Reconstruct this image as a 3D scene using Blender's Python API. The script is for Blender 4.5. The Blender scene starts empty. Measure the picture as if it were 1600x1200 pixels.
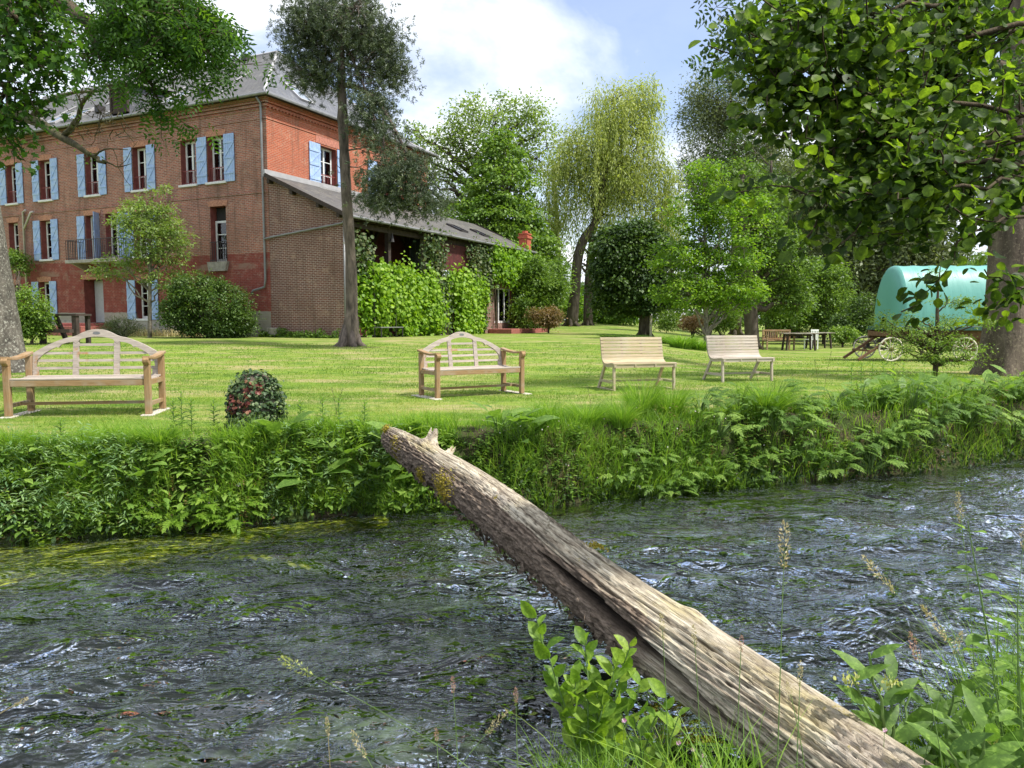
import bpy, math, random
import numpy as np
from mathutils import Vector, Matrix
R = math.radians
rng = np.random.default_rng(7)
random.seed(7)
SC = bpy.context.scene
COL = SC.collection

# ---------------------------------------------------------------- camera
F_PX, CAM_H, HOR = 1202.0, 1.15, 502.0
PITCH = math.atan((600 - HOR) / F_PX)
cd = bpy.data.cameras.new('camera')
cd.sensor_fit = 'HORIZONTAL'; cd.sensor_width = 36.0
cd.lens = 36.0 * F_PX / 1600.0
cd.clip_start = 0.05; cd.clip_end = 3000
cam = bpy.data.objects.new('camera', cd); COL.objects.link(cam)
cam.location = (0, 0, CAM_H)
cam.rotation_euler = (R(90) - PITCH, 0, 0)
SC.camera = cam

# ---------------------------------------------------------------- sun, sky, exposure
SUN_EL, SUN_AZ = R(58), R(112)          # azimuth clockwise from +Y (north)
sd = bpy.data.lights.new('sun', 'SUN'); sd.energy = 3.9; sd.angle = R(3); sd.color = (1, .96, .90)
sun = bpy.data.objects.new('sun', sd); COL.objects.link(sun)
sdir = Vector((math.sin(SUN_AZ) * math.cos(SUN_EL), math.cos(SUN_AZ) * math.cos(SUN_EL), math.sin(SUN_EL)))
sun.rotation_euler = sdir.to_track_quat('Z', 'Y').to_euler()
sun.location = (20, 5, 30)
SKY_STRENGTH = 0.135
EXPOSURE = 0.76

SC.view_settings.view_transform = 'Standard'
SC.view_settings.look = 'None'
SC.view_settings.exposure = EXPOSURE
SC.view_settings.gamma = 1
SC.render.engine = 'CYCLES'
SC.cycles.use_denoising = True
SC.cycles.max_bounces = 7
SC.cycles.diffuse_bounces = 3
SC.cycles.glossy_bounces = 3
SC.cycles.transmission_bounces = 4
SC.cycles.transparent_max_bounces = 8
SC.cycles.sample_clamp_direct = 2.2
SC.cycles.sample_clamp_indirect = 4.0
SC.cycles.caustics_reflective = False
SC.cycles.caustics_refractive = False

class NT:
    """small helper for node trees"""
    def __init__(s, tree):
        s.t = tree; s.t.nodes.clear()
    def n(s, typ, ins=None, **kw):
        nd = s.t.nodes.new('ShaderNode' + typ)
        for k, v in kw.items(): setattr(nd, k, v)
        if ins:
            for k, v in ins.items():
                sock = nd.inputs[k]
                if hasattr(v, 'links') or isinstance(v, bpy.types.NodeSocket): s.t.links.new(v, sock)
                else:
                    if isinstance(v, tuple) and len(v) == 3 and sock.type == 'RGBA': v = v + (1,)
                    sock.default_value = v
        return nd
    def ramp(s, fac, stops, interp='LINEAR'):
        nd = s.n('ValToRGB', {0: fac}); cr = nd.color_ramp; cr.interpolation = interp
        while len(cr.elements) < len(stops): cr.elements.new(.5)
        for e, (p, c) in zip(cr.elements, stops):
            e.position = p; e.color = (c, c, c, 1) if isinstance(c, (int, float)) else tuple(c) + (1,)
        return nd.outputs[0]
    def mix(s, f, a, b, typ='MIX'):
        nd = s.n('Mix', data_type='RGBA', blend_type=typ)
        for k, v in ((0, f), (6, a), (7, b)):
            sock = nd.inputs[k]
            if isinstance(v, bpy.types.NodeSocket): s.t.links.new(v, sock)
            else: sock.default_value = (tuple(v) + (1,)) if isinstance(v, tuple) else v
        return nd.outputs[2]
    def math(s, op, a, b=0.0, clamp=False):
        nd = s.n('Math', {0: a, 1: b}, operation=op); nd.use_clamp = clamp
        return nd.outputs[0]
    def noise(s, vec, scale, detail=4, rough=.55, dist=0.0):
        nd = s.n('TexNoise', {'Scale': scale, 'Detail': detail, 'Roughness': rough, 'Distortion': dist})
        if vec is not None: s.t.links.new(vec, nd.inputs['Vector'])
        return nd.outputs['Fac']
    def obj(s): return s.n('TexCoord').outputs['Object']
    def map(s, vec, scale=(1, 1, 1), loc=(0, 0, 0), rot=(0, 0, 0)):
        return s.n('Mapping', {'Vector': vec, 'Scale': scale, 'Location': loc, 'Rotation': rot}).outputs[0]
    def bump(s, h, strength=.4, dist=.02):
        return s.n('Bump', {'Height': h, 'Strength': strength, 'Distance': dist}).outputs[0]
    def out(s, sh): s.n('OutputMaterial', {'Surface': sh})
    def pbsdf(s, col, rough=.7, bump=None, metal=0.0, spec=.4, **ins):
        d = {'Base Color': col, 'Roughness': rough, 'Metallic': metal, 'Specular IOR Level': spec}
        d.update(ins)
        if bump is not None: d['Normal'] = bump
        return s.n('BsdfPrincipled', d).outputs[0]

def mat(name, fn):
    m = bpy.data.materials.new(name); m.use_nodes = True
    fn(NT(m.node_tree)); return m

# world: physical sky with broken cloud
w = bpy.data.worlds.new('World'); SC.world = w; w.use_nodes = True
k = NT(w.node_tree)
sky = k.n('TexSky', sky_type='NISHITA', sun_disc=False, sun_elevation=SUN_EL, sun_rotation=SUN_AZ,
          air_density=1.0, dust_density=1.2, ozone_density=1.5)
g = k.n('TexCoord').outputs['Generated']
sx = k.n('SeparateXYZ', {0: g})
zz = k.math('ADD', k.math('MAXIMUM', sx.outputs[2], 0.0), .35)
pv = k.n('CombineXYZ', {0: k.math('DIVIDE', sx.outputs[0], zz), 1: k.math('DIVIDE', sx.outputs[1], zz), 2: 0.0}).outputs[0]
n1 = k.noise(k.map(pv, loc=(3.1, 1.7, 0)), 1.9, 7, .56, .35)
n2 = k.noise(k.map(pv, loc=(8.1, 4.7, 2)), 3.4, 6, .6, .3)
n3 = k.noise(k.map(pv, loc=(1.1, 9.7, 5)), 1.1, 4, .5)
cov = k.ramp(n1, [(.42, 0.0), (.58, 1.0)])
cover = k.math('MAXIMUM', cov, k.ramp(n3, [(.52, 0.0), (.66, 1.0)]))
cover = k.math('MAXIMUM', cover, k.ramp(sx.outputs[2], [(.42, 0.0), (.60, .95)]))
cover = k.math('ADD', k.math('MULTIPLY', cover, .82), .14)
cc = k.mix(k.ramp(n2, [(.36, 0.0), (.62, 1.0)]), (3.9, 4.3, 5.1), (6.4, 6.6, 6.8))
skyc = k.mix(1.0, sky.outputs[0], (1.05, 1.0, 1.05), 'MULTIPLY')
mixc = k.mix(cover, skyc, cc)
k.n('OutputWorld', {'Surface': k.n('Background', {'Color': mixc, 'Strength': SKY_STRENGTH}).outputs[0]})

# ---------------------------------------------------------------- projection helpers (a pixel and a distance give a point)
def ray(px, py):
    u = (px - 800) / F_PX; v = (600 - py) / F_PX
    Y = math.cos(PITCH) + v * math.sin(PITCH)
    return u / Y, (v * math.cos(PITCH) - math.sin(PITCH)) / Y
def at(px, py, D):
    a, b = ray(px, py); return np.array([a * D, D, CAM_H + b * D])

# ---------------------------------------------------------------- terrain
def sm(t):
    t = np.clip(t, 0, 1); return t * t * (3 - 2 * t)
FB = np.array([(-40, 3.5), (-14, 5.2), (-8, 5.95), (-4.5, 6.50), (-2.95, 6.88), (-1.9, 7.4), (-1.0, 7.58), (.46, 7.83), (.9, 8.1), (2.17, 8.55), (3.9, 9.2), (5.2, 9.6), (7.2, 10.6), (12, 13.2), (20, 17.5), (60, 40)])
NB = np.array([(-40, -3), (-14, .8), (-4, 2.2), (-1, 2.65), (.1, 2.95), (.6, 3.35), (1.4, 3.4), (2, 3.3), (2.6, 3.7), (4, 4.4), (6, 5.4), (12, 9), (20, 13), (60, 34)])
def far_bank(x): return np.interp(x, FB[:, 0], FB[:, 1])
def near_bank(x): return np.interp(x, NB[:, 0], NB[:, 1])
WATER_Z = -.75
def perlin(x, y, seed=0):
    xi = np.floor(x).astype(np.int64); yi = np.floor(y).astype(np.int64)
    xf = x - xi; yf = y - yi
    def gr(ix, iy):
        h = (ix * 374761393 + iy * 668265263 + seed * 1442695041) & 0xffffffff
        h = ((h ^ (h >> 13)) * 1274126177) & 0xffffffff
        a = ((h ^ (h >> 16)) & 0xffff) / 65536.0 * 2 * np.pi
        return np.cos(a), np.sin(a)
    def dot(ix, iy, dx, dy):
        a, b = gr(ix, iy); return a * dx + b * dy
    u = xf * xf * xf * (xf * (xf * 6 - 15) + 10); v = yf * yf * yf * (yf * (yf * 6 - 15) + 10)
    a = dot(xi, yi, xf, yf); b = dot(xi + 1, yi, xf - 1, yf)
    c = dot(xi, yi + 1, xf, yf - 1); d = dot(xi + 1, yi + 1, xf - 1, yf - 1)
    return (a + u * (b - a)) + v * ((c + u * (d - c)) - (a + u * (b - a)))
def fbm(x, y, oct=4, seed=0):
    s = 0; a = 1.0
    for i in range(oct):
        s = s + a * perlin(x * 2 ** i, y * 2 ** i, seed + i * 17); a *= .5
    return s
def terrain(x, y):
    x = np.asarray(x, float); y = np.asarray(y, float)
    yy = np.maximum(y, 13)
    wl = 1 - sm((x - .12 * yy) / (.2 * yy))
    z = sm((y - 12.5) / 19) * (.45 * wl - .12 * (1 - wl)) + sm((y - 45) / 22) * .6 * wl
    z = z + .012 * perlin(x * .7, y * .7, 5) + .03 * sm((y - 10) / 10) * perlin(x * .2, y * .2, 6)
    d = y - far_bank(x)                      # far bank
    shelf = sm((-1.2 - x) / 1.6)
    bed = -1.35 + shelf * .47 * sm((d + 1.35) / .4)
    bed = np.where(d < -.05, bed, WATER_Z - .1)
    bed = bed + .03 * perlin(x * 2.2, y * 2.2, 9)
    e = d + .10 * perlin(x * 1.3, y * 1.3, 3) + .05 * perlin(x * 4, y * 4, 4)
    up = sm((e + .12) / .62)
    low = np.where(d < -.25, bed, bed + (WATER_Z - .12 - bed) * sm((d + .25) / .2))
    zf = low + (z - low) * up
    dn = near_bank(x) - y                    # near bank
    zn = WATER_Z - .5 + .45 * sm((dn + .5) / .5) + .42 * sm((dn + .02) / 1.3) + .04 * perlin(x * 2, y * 2, 8)
    mid = (far_bank(x) + near_bank(x)) * .5
    return np.where(y > mid, zf, zn)
def gz(x, y): return float(terrain(x, y))
def ground_at(px, py):
    """where the ray through a pixel meets the terrain"""
    a, b = ray(px, py); D = 4.0
    while D < 150:
        if CAM_H + b * D <= gz(a * D, D) and D > far_bank(a * D): break
        D += .02
    return a * D, D

# ---------------------------------------------------------------- mesh builders
def setp(o, label=None, cat=None, group=None, kind=None):
    if label: o['label'] = label
    if cat: o['category'] = cat
    if group: o['group'] = group
    if kind: o['kind'] = kind
    return o
def empty(name, loc, rz=0, label=None, cat=None, group=None):
    o = bpy.data.objects.new(name, None); COL.objects.link(o)
    o.location = loc; o.rotation_euler = (0, 0, rz); o.empty_display_size = .2
    return setp(o, label, cat, group)
def np_mesh(name, V, quads=None, tris=None, m=None, parent=None, tone=None, smooth=False, uv=None):
    V = np.ascontiguousarray(V, dtype=np.float32)
    me = bpy.data.meshes.new(name)
    nq = 0 if quads is None else len(quads); nt = 0 if tris is None else len(tris)
    idx = []
    if nq: idx.append(np.asarray(quads, np.int32).ravel())
    if nt: idx.append(np.asarray(tris, np.int32).ravel())
    idx = np.concatenate(idx)
    me.vertices.add(len(V)); me.vertices.foreach_set('co', V.ravel())
    me.loops.add(len(idx)); me.loops.foreach_set('vertex_index', idx)
    me.polygons.add(nq + nt)
    st = np.concatenate([np.arange(nq) * 4, nq * 4 + np.arange(nt) * 3]).astype(np.int32)
    me.polygons.foreach_set('loop_start', st)
    try: me.polygons.foreach_set('loop_total', np.concatenate([np.full(nq, 4), np.full(nt, 3)]).astype(np.int32))
    except Exception: pass
    if smooth: me.polygons.foreach_set('use_smooth', np.ones(nq + nt, dtype=bool))
    if tone is not None:
        at_ = me.attributes.new('tone', 'FLOAT', 'POINT'); at_.data.foreach_set('value', np.asarray(tone, np.float32))
    me.update(calc_edges=True)
    if m: me.materials.append(m)
    o = bpy.data.objects.new(name, me); COL.objects.link(o)
    if parent: o.parent = parent
    return o

class MB:
    def __init__(s): s.v = []; s.f = []
    def add(s, vs, fs):
        b = len(s.v); s.v += [tuple(v) for v in vs]; s.f += [tuple(b + i for i in f) for f in fs]; return s
    def box(s, x0, x1, y0, y1, z0, z1, M=None):
        vs = [Vector((x, y, z)) for z in (z0, z1) for y in (y0, y1) for x in (x0, x1)]
        if M: vs = [M @ v for v in vs]
        return s.add(vs, [(0, 2, 3, 1), (4, 5, 7, 6), (0, 1, 5, 4), (2, 6, 7, 3), (0, 4, 6, 2), (1, 3, 7, 5)])
    def bar(s, p, q, w, h, up=(0, 0, 1)):
        p = Vector(p); q = Vector(q); d = (q - p); L = d.length; d.normalize()
        x = d.cross(Vector(up)); 
        if x.length < 1e-4: x = d.cross(Vector((0, 1, 0)))
        x.normalize(); z = x.cross(d)
        vs = [a + x * (i * w / 2) + z * (j * h / 2) for a in (p, q) for j in (-1, 1) for i in (-1, 1)]
        return s.add(vs, [(0, 1, 3, 2), (4, 6, 7, 5), (0, 4, 5, 1), (2, 3, 7, 6), (0, 2, 6, 4), (1, 5, 7, 3)])
    def tube(s, pts, rad, n=8, cap=True):
        pts = [Vector(p) for p in pts]
        if not hasattr(rad, '__len__'): rad = [rad] * len(pts)
        rings = []; px = None
        for i, p in enumerate(pts):
            d = (pts[min(i + 1, len(pts) - 1)] - pts[max(i - 1, 0)]).normalized()
            if px is None:
                px = d.orthogonal().normalized()
            px = (px - d * px.dot(d)).normalized(); py = d.cross(px)
            rings.append([p + (px * math.cos(a) + py * math.sin(a)) * rad[i] for a in [2 * math.pi * j / n for j in range(n)]])
        vs = [v for r in rings for v in r]; fs = []
        for i in range(len(pts) - 1):
            for j in range(n):
                a = i * n + j; b = i * n + (j + 1) % n
                fs.append((a, b, b + n, a + n))
        if cap: fs += [tuple(range(n))[::-1], tuple(range((len(pts) - 1) * n, len(pts) * n))]
        return s.add(vs, fs)
    def prism(s, poly, y0, y1, axis='y'):
        """poly of (a, b) extruded along an axis"""
        n = len(poly)
        if axis == 'y': P = [(a, y0, b) for a, b in poly] + [(a, y1, b) for a, b in poly]
        elif axis == 'x': P = [(y0, a, b) for a, b in poly] + [(y1, a, b) for a, b in poly]
        else: P = [(a, b, y0) for a, b in poly] + [(a, b, y1) for a, b in poly]
        fs = [tuple(range(n)), tuple(range(2 * n - 1, n - 1, -1))] + [(i, i + n, (i + 1) % n + n, (i + 1) % n) for i in range(n)]
        return s.add(P, fs)
    def strip(s, top, bot, y0, y1):
        """solid band between two polylines (x, z), thickness along y"""
        n = len(top)
        P = [(a, y0, b) for a, b in top] + [(a, y0, b) for a, b in bot] + [(a, y1, b) for a, b in top] + [(a, y1, b) for a, b in bot]
        fs = []
        for i in range(n - 1):
            fs += [(i, i + 1, n + i + 1, n + i), (2 * n + i, 3 * n + i, 3 * n + i + 1, 2 * n + i + 1),
                   (i, 2 * n + i, 2 * n + i + 1, i + 1), (n + i, n + i + 1, 3 * n + i + 1, 3 * n + i)]
        fs += [(0, n, 3 * n, 2 * n), (n - 1, 3 * n - 1, 4 * n - 1, 2 * n - 1)]
        return s.add(P, fs)
    def build(s, name, m=None, parent=None, smooth=False, bevel=0.0):
        me = bpy.data.meshes.new(name); me.from_pydata([tuple(v) for v in s.v], [], s.f)
        import bmesh
        bm = bmesh.new(); bm.from_mesh(me); bmesh.ops.recalc_face_normals(bm, faces=bm.faces)
        if bevel > 0:
            bmesh.ops.bevel(bm, geom=[e for e in bm.edges], offset=bevel, segments=1, affect='EDGES', clamp_overlap=True)
        bm.to_mesh(me); bm.free()
        if smooth: me.polygons.foreach_set('use_smooth', [True] * len(me.polygons))
        if m: me.materials.append(m)
        o = bpy.data.objects.new(name, me); COL.objects.link(o)
        if parent: o.parent = parent
        return o
def build_split(b, name, m=None, parent=None, bevel=0.0, smooth=False):
    """every separate piece of a builder becomes an object of its own"""
    par = list(range(len(b.v)))
    def find(i):
        while par[i] != i: par[i] = par[par[i]]; i = par[i]
        return i
    for f in b.f:
        r0 = find(f[0])
        for i in f[1:]: par[find(i)] = r0
    gr = {}
    for f in b.f: gr.setdefault(find(f[0]), []).append(f)
    out = []
    for fs in gr.values():
        ids = sorted({i for f in fs for i in f}); mp = {i: n for n, i in enumerate(ids)}
        q = MB(); q.add([b.v[i] for i in ids], [tuple(mp[i] for i in f) for f in fs]); out.append(q.build(name, m, parent, smooth, bevel))
    return out
def copy_tree(o, parent=None):
    c = o.copy(); COL.objects.link(c)
    if parent: c.parent = parent
    for ch in list(o.children): copy_tree(ch, c)
    return c

# leaf templates: (verts, quads, tris) along +Y, normal +Z, length 1
LEAF4 = (np.array([(0, 0, 0), (.28, .45, .07), (0, 1, -.05), (-.28, .45, .07)]), np.array([(0, 1, 2, 3)]), None)
LEAFROUND = (np.array([(0, 0, 0), (.27, .16, .08), (.43, .50, .13), (.30, .86, .06), (.02, .97, -.06), (-.26, .90, .05), (-.41, .56, .12), (-.30, .20, .09), (0, .5, -.01)]),
             np.array([(0, 1, 2, 8), (8, 2, 3, 4), (8, 4, 5, 6), (0, 8, 6, 7)]), None)
LEAFLONG = (np.array([(0, 0, 0), (.13, .2, .03), (.17, .5, .0), (.09, .8, -.08), (0, 1, -.2), (-.09, .8, -.08), (-.17, .5, .0), (-.13, .2, .03), (0, .25, 0), (0, .5, -.02), (0, .8, -.1)]),
            np.array([(0, 1, 8, 7), (1, 2, 9, 8), (2, 3, 10, 9), (7, 8, 9, 6), (6, 9, 10, 5)]), np.array([(3, 4, 10), (10, 4, 5)]))
def _lobed():
    V = []; Q = []; T = []
    for i in range(5):
        y = .12 + i * .17; L = (.30, .40, .36, .26, .15)[i]
        for sg in (-1, 1):
            b = len(V)
            V += [(0, y - .05, 0), (sg * L * .5, y + .0, .04), (sg * L, y + .15 + .03 * i, -.02), (sg * L * .55, y + .13, .04), (0, y + .10, 0)]
            Q.append((b, b + 1, b + 3, b + 4)); T.append((b + 1, b + 2, b + 3))
            c = len(V)
            V += [(sg * L * .45, y - .0, .035), (sg * L * .72, y - .03, 0), (sg * L * .66, y + .07, .02)]; T.append((c, c + 1, c + 2))
    b = len(V); V += [(0, .85, 0), (.09, .93, 0), (0, 1.1, -.04), (-.09, .93, 0)]; Q.append((b, b + 1, b + 2, b + 3))
    b = len(V); V += [(-.012, -.35, 0), (.012, -.35, 0), (.008, .9, 0), (-.008, .9, 0)]; Q.append((b, b + 1, b + 2, b + 3))
    V = np.array(V); V[:, 2] -= .22 * np.clip(V[:, 1], 0, 2) ** 2
    return V, np.array(Q), np.array(T)
LOBED = _lobed()

def unit(a): return a / np.maximum(np.linalg.norm(a, axis=-1, keepdims=True), 1e-9)
def place(tmpl, P, d, nrm, s, wscale=None):
    """copy a template to every point: axis d, face normal nrm, size s"""
    V, Q, T = tmpl; N = len(P); kk = len(V)
    y = unit(d); x = unit(np.cross(y, nrm)); z = np.cross(x, y)
    s = np.broadcast_to(np.asarray(s, float), (N,))
    ws = s if wscale is None else s * wscale
    W = P[:, None, :] + (V[None, :, 0:1] * x[:, None, :] * ws[:, None, None] + V[None, :, 1:2] * y[:, None, :] * s[:, None, None] + V[None, :, 2:3] * z[:, None, :] * s[:, None, None])
    off = (np.arange(N) * kk)[:, None, None]
    q = None if Q is None else (Q[None] + off).reshape(-1, 4)
    t = None if T is None else (T[None] + off).reshape(-1, 3)
    return W.reshape(-1, 3), q, t, kk
class LV:
    """collects many placed templates into one mesh"""
    def __init__(s): s.V = []; s.Q = []; s.T = []; s.tone = []; s.n = 0
    def put(s, tmpl, P, d, nrm, size, tone, wscale=None):
        if len(P) == 0: return
        V, q, t, kk = place(tmpl, np.asarray(P, float), d, nrm, size, wscale)
        s.V.append(V)
        if q is not None: s.Q.append(q + s.n)
        if t is not None: s.T.append(t + s.n)
        s.tone.append(np.repeat(np.broadcast_to(np.asarray(tone, float), (len(P),)), kk)); s.n += len(V)
    def raw(s, V, q, tone, t=None):
        s.V.append(V)
        if q is not None: s.Q.append(np.asarray(q) + s.n)
        if t is not None: s.T.append(np.asarray(t) + s.n)
        s.tone.append(np.broadcast_to(np.asarray(tone, float), (len(V),))); s.n += len(V)
    def blades(s, P, h, wd, lean, tone, segs=3):
        """grass blades: lean = horizontal vector of the tip offset"""
        P = np.asarray(P, float); N = len(P); h = np.broadcast_to(h, (N,)); wd = np.broadcast_to(wd, (N,))
        a = rng.uniform(0, 2 * np.pi, N); side = np.stack([np.cos(a), np.sin(a), 0 * a], 1)
        L = []
        for i in range(segs + 1):
            t = i / segs
            c = P + np.stack([lean[:, 0] * t ** 2, lean[:, 1] * t ** 2, h * (t - .25 * t ** 3 * np.minimum(1, np.hypot(lean[:, 0], lean[:, 1]) / np.maximum(h, 1e-3)))], 1)
            ww = wd * (1 - t ** 1.6) * .5 + wd * .04
            L += [c - side * ww[:, None], c + side * ww[:, None]]
        V = np.stack(L, 1).reshape(-1, 3); kk = 2 * (segs + 1)
        base = (np.arange(N) * kk)[:, None]
        q = np.concatenate([np.stack([base[:, 0] + 2 * i, base[:, 0] + 2 * i + 1, base[:, 0] + 2 * i + 3, base[:, 0] + 2 * i + 2], 1) for i in range(segs)])
        s.V.append(V); s.Q.append(q + s.n); s.tone.append(np.repeat(np.broadcast_to(np.asarray(tone, float), (N,)), kk)); s.n += len(V)
    def build(s, name, m, parent=None, smooth=False):
        return np_mesh(name, np.concatenate(s.V), np.concatenate(s.Q) if s.Q else None, np.concatenate(s.T) if s.T else None, m, parent, np.concatenate(s.tone), smooth)
def rvec(n): return unit(rng.normal(size=(n, 3)))
# ---------------------------------------------------------------- materials
def leaf_mat(name, c0, c1, c2=None, trans=.35, rough=.5, spec=.35, mottle=0):
    """leaf colour varies leaf by leaf with the 'tone' attribute"""
    def f(k):
        t = k.n('Attribute', attribute_name='tone').outputs['Fac']
        stops = [(0.0, c0), (1.0, c1)] if c2 is None else [(0.0, c0), (.6, c1), (1.0, c2)]
        col = k.ramp(t, stops)
        if mottle:
            nn_ = k.noise(k.obj(), mottle, 4, .65, .4); col = k.mix(k.ramp(nn_, [(.35, .55), (.6, 0.0)]), col, tuple(x * .55 for x in c0)); col = k.mix(k.ramp(nn_, [(.56, 0.0), (.72, .6)]), col, tuple(x * 1.15 for x in (c2 or c1)))
        tc = k.mix(1.0, col, (1.7, 1.75, .75), 'MULTIPLY')
        a = k.pbsdf(col, rough, spec=spec)
        b = k.n('BsdfTranslucent', {'Color': tc}).outputs[0]
        k.out(k.n('MixShader', {0: trans, 1: a, 2: b}).outputs[0])
    return mat(name, f)
M = {}
M['leaf_green'] = leaf_mat('leaf_green', (.045, .09, .015), (.105, .185, .028), (.19, .29, .045))
M['leaf_bright'] = leaf_mat('leaf_bright', (.07, .15, .012), (.15, .27, .022), (.24, .36, .035), trans=.4)
M['leaf_maple'] = leaf_mat('leaf_maple', (.055, .115, .02), (.11, .20, .03), (.18, .28, .045), trans=.35)
M['leaf_dark'] = leaf_mat('leaf_dark', (.022, .048, .012), (.048, .095, .02), (.10, .165, .03), trans=.28)
M['leaf_ash'] = leaf_mat('leaf_ash', (.02, .055, .010), (.05, .12, .016), (.12, .22, .025), trans=.42, spec=.2)
M['leaf_alder'] = leaf_mat('leaf_alder', (.028, .058, .012), (.065, .125, .018), (.19, .29, .025), trans=.5, rough=.5, spec=.22, mottle=38)
M['leaf_willow'] = leaf_mat('leaf_willow', (.20, .26, .06), (.34, .39, .11), (.46, .49, .16), trans=.35)
M['leaf_grey'] = leaf_mat('leaf_grey', (.075, .10, .035), (.15, .185, .08), (.25, .29, .15), trans=.25)
M['leaf_loose'] = leaf_mat('leaf_loose', (.11, .17, .04), (.19, .27, .07), (.27, .35, .11), trans=.4)
M['leaf_pine'] = leaf_mat('leaf_pine', (.035, .055, .028), (.08, .11, .055), (.15, .18, .09), trans=.12)
M['leaf_vine'] = leaf_mat('leaf_vine', (.08, .17, .012), (.17, .31, .02), (.27, .40, .04), trans=.4)
M['leaf_rose'] = leaf_mat('leaf_rose', (.03, .06, .02), (.07, .12, .035), (.14, .15, .06), trans=.25)
M['leaf_ivy'] = leaf_mat('leaf_ivy', (.025, .055, .018), (.07, .12, .04), (.18, .23, .09), trans=.15)
M['leaf_red'] = leaf_mat('leaf_red', (.09, .022, .018), (.17, .045, .03), (.28, .14, .08), trans=.15)
M['leaf_bronze'] = leaf_mat('leaf_bronze', (.12, .10, .035), (.26, .16, .07), (.36, .24, .12), trans=.25)
M['grass'] = leaf_mat('grass', (.08, .17, .02), (.17, .31, .035), (.30, .43, .07), trans=.42)
M['grass_lawn'] = leaf_mat('grass_lawn', (.075, .15, .014), (.18, .29, .03), (.45, .41, .17), trans=.38)
M['herb'] = leaf_mat('herb', (.075, .15, .03), (.16, .28, .05), (.29, .42, .085), trans=.38, spec=.25, mottle=45)
M['herb_blue'] = leaf_mat('herb_blue', (.10, .19, .085), (.17, .28, .12), (.27, .39, .17), trans=.3)
M['herb_light'] = leaf_mat('herb_light', (.10, .20, .022), (.20, .34, .035), (.31, .43, .06), trans=.45, mottle=70)
M['straw'] = leaf_mat('straw', (.30, .25, .12), (.45, .38, .2), (.55, .5, .3), trans=.2)
M['pinkseed'] = leaf_mat('pinkseed', (.30, .15, .12), (.45, .25, .2), (.5, .38, .22), trans=.2)
M['flower'] = leaf_mat('flower', (.55, .2, .45), (.7, .45, .65), (.85, .8, .8), trans=.3)
M['cream'] = leaf_mat('cream_flower', (.35, .4, .12), (.55, .55, .22), (.65, .62, .35), trans=.3)
M['weed'] = leaf_mat('water_weed', (.14, .17, .01), (.34, .36, .015), (.60, .58, .05), trans=.2)

def bark(name, c0, c1, sc=6, lich=None, stretch=.25, bs=.7):
    def f(k):
        o = k.obj(); v = k.map(o, (1, 1, stretch))
        n = k.noise(v, sc, 6, .65, .4); n2 = k.noise(o, sc * .35, 4)
        c = k.mix(k.ramp(n, [(.32, 0.0), (.68, 1.0)]), c0, c1)
        c = k.mix(k.ramp(n2, [(.4, 0.0), (.7, .5)]), c, tuple(x * .7 for x in c0))
        if lich:
            nl = k.noise(o, sc * 3.2, 6, .75)
            c = k.mix(k.ramp(nl, [(.53, 0.0), (.62, .75)]), c, lich)
        k.out(k.pbsdf(c, .92, k.bump(n, bs, .04), spec=.2))
    return mat(name, f)
M['bark'] = bark('bark', (.045, .035, .025), (.15, .125, .095))
M['bark_pine'] = bark('bark_pine', (.05, .042, .036), (.24, .19, .155), 7)
M['bark_grey'] = bark('bark_grey', (.10, .085, .065), (.34, .29, .23), 5, (.34, .35, .26))
M['bark_lichen'] = bark('bark_lichen', (.05, .045, .038), (.17, .15, .125), 6, (.40, .39, .33), .6)
M['bark_big'] = bark('bark_big', (.055, .042, .032), (.19, .15, .115), 5, (.24, .20, .14), .2, 1.0)
M['twig'] = bark('twig', (.05, .04, .025), (.13, .10, .06), 20)
M['twig_moss'] = bark('twig_moss', (.035, .03, .02), (.12, .11, .05), 14)

def f_lawn(k):
    o = k.obj()
    big = k.noise(o, .16, 5, .6); med = k.noise(o, .9, 5, .65, .5); fine = k.noise(k.map(o, (1, .55, 1)), 28, 4, .7)
    streak = k.noise(k.map(o, (.5, 2.6, 1)), .8, 5, .6, .3)
    c = k.mix(k.ramp(big, [(.35, 0.0), (.65, 1.0)]), (.11, .20, .02), (.19, .28, .032))
    c = k.mix(k.ramp(med, [(.3, 0.0), (.75, .75)]), c, (.27, .34, .05))
    c = k.mix(k.ramp(streak, [(.48, 0.0), (.62, .75)]), c, (.36, .33, .12))
    clover = k.noise(o, 2.6, 5, .7, .6)
    c = k.mix(k.ramp(clover, [(.50, 0.0), (.60, .65)]), c, (.07, .15, .018))
    c = k.mix(k.ramp(fine, [(.3, .5), (.7, 0.0)]), c, (.05, .11, .012))
    bare = k.noise(k.map(o, (1, 2.2, 1), (3, 5, 0)), .42, 6, .65)
    c = k.mix(k.ramp(bare, [(.52, 0.0), (.62, .7)]), c, (.36, .29, .15))
    k.out(k.pbsdf(c, .95, k.bump(fine, .8, .04), spec=.15))
M['lawn'] = mat('lawn', f_lawn)
def f_soil(k):
    o = k.obj(); n = k.noise(o, 9, 6, .7)
    c = k.mix(n, (.025, .02, .012), (.09, .075, .04))
    c = k.mix(k.ramp(k.noise(o, 3, 4), [(.45, 0.0), (.6, .8)]), c, (.04, .07, .012))
    k.out(k.pbsdf(c, .95, k.bump(n, .9, .05), spec=.2))
M['soil'] = mat('soil', f_soil)
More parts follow.
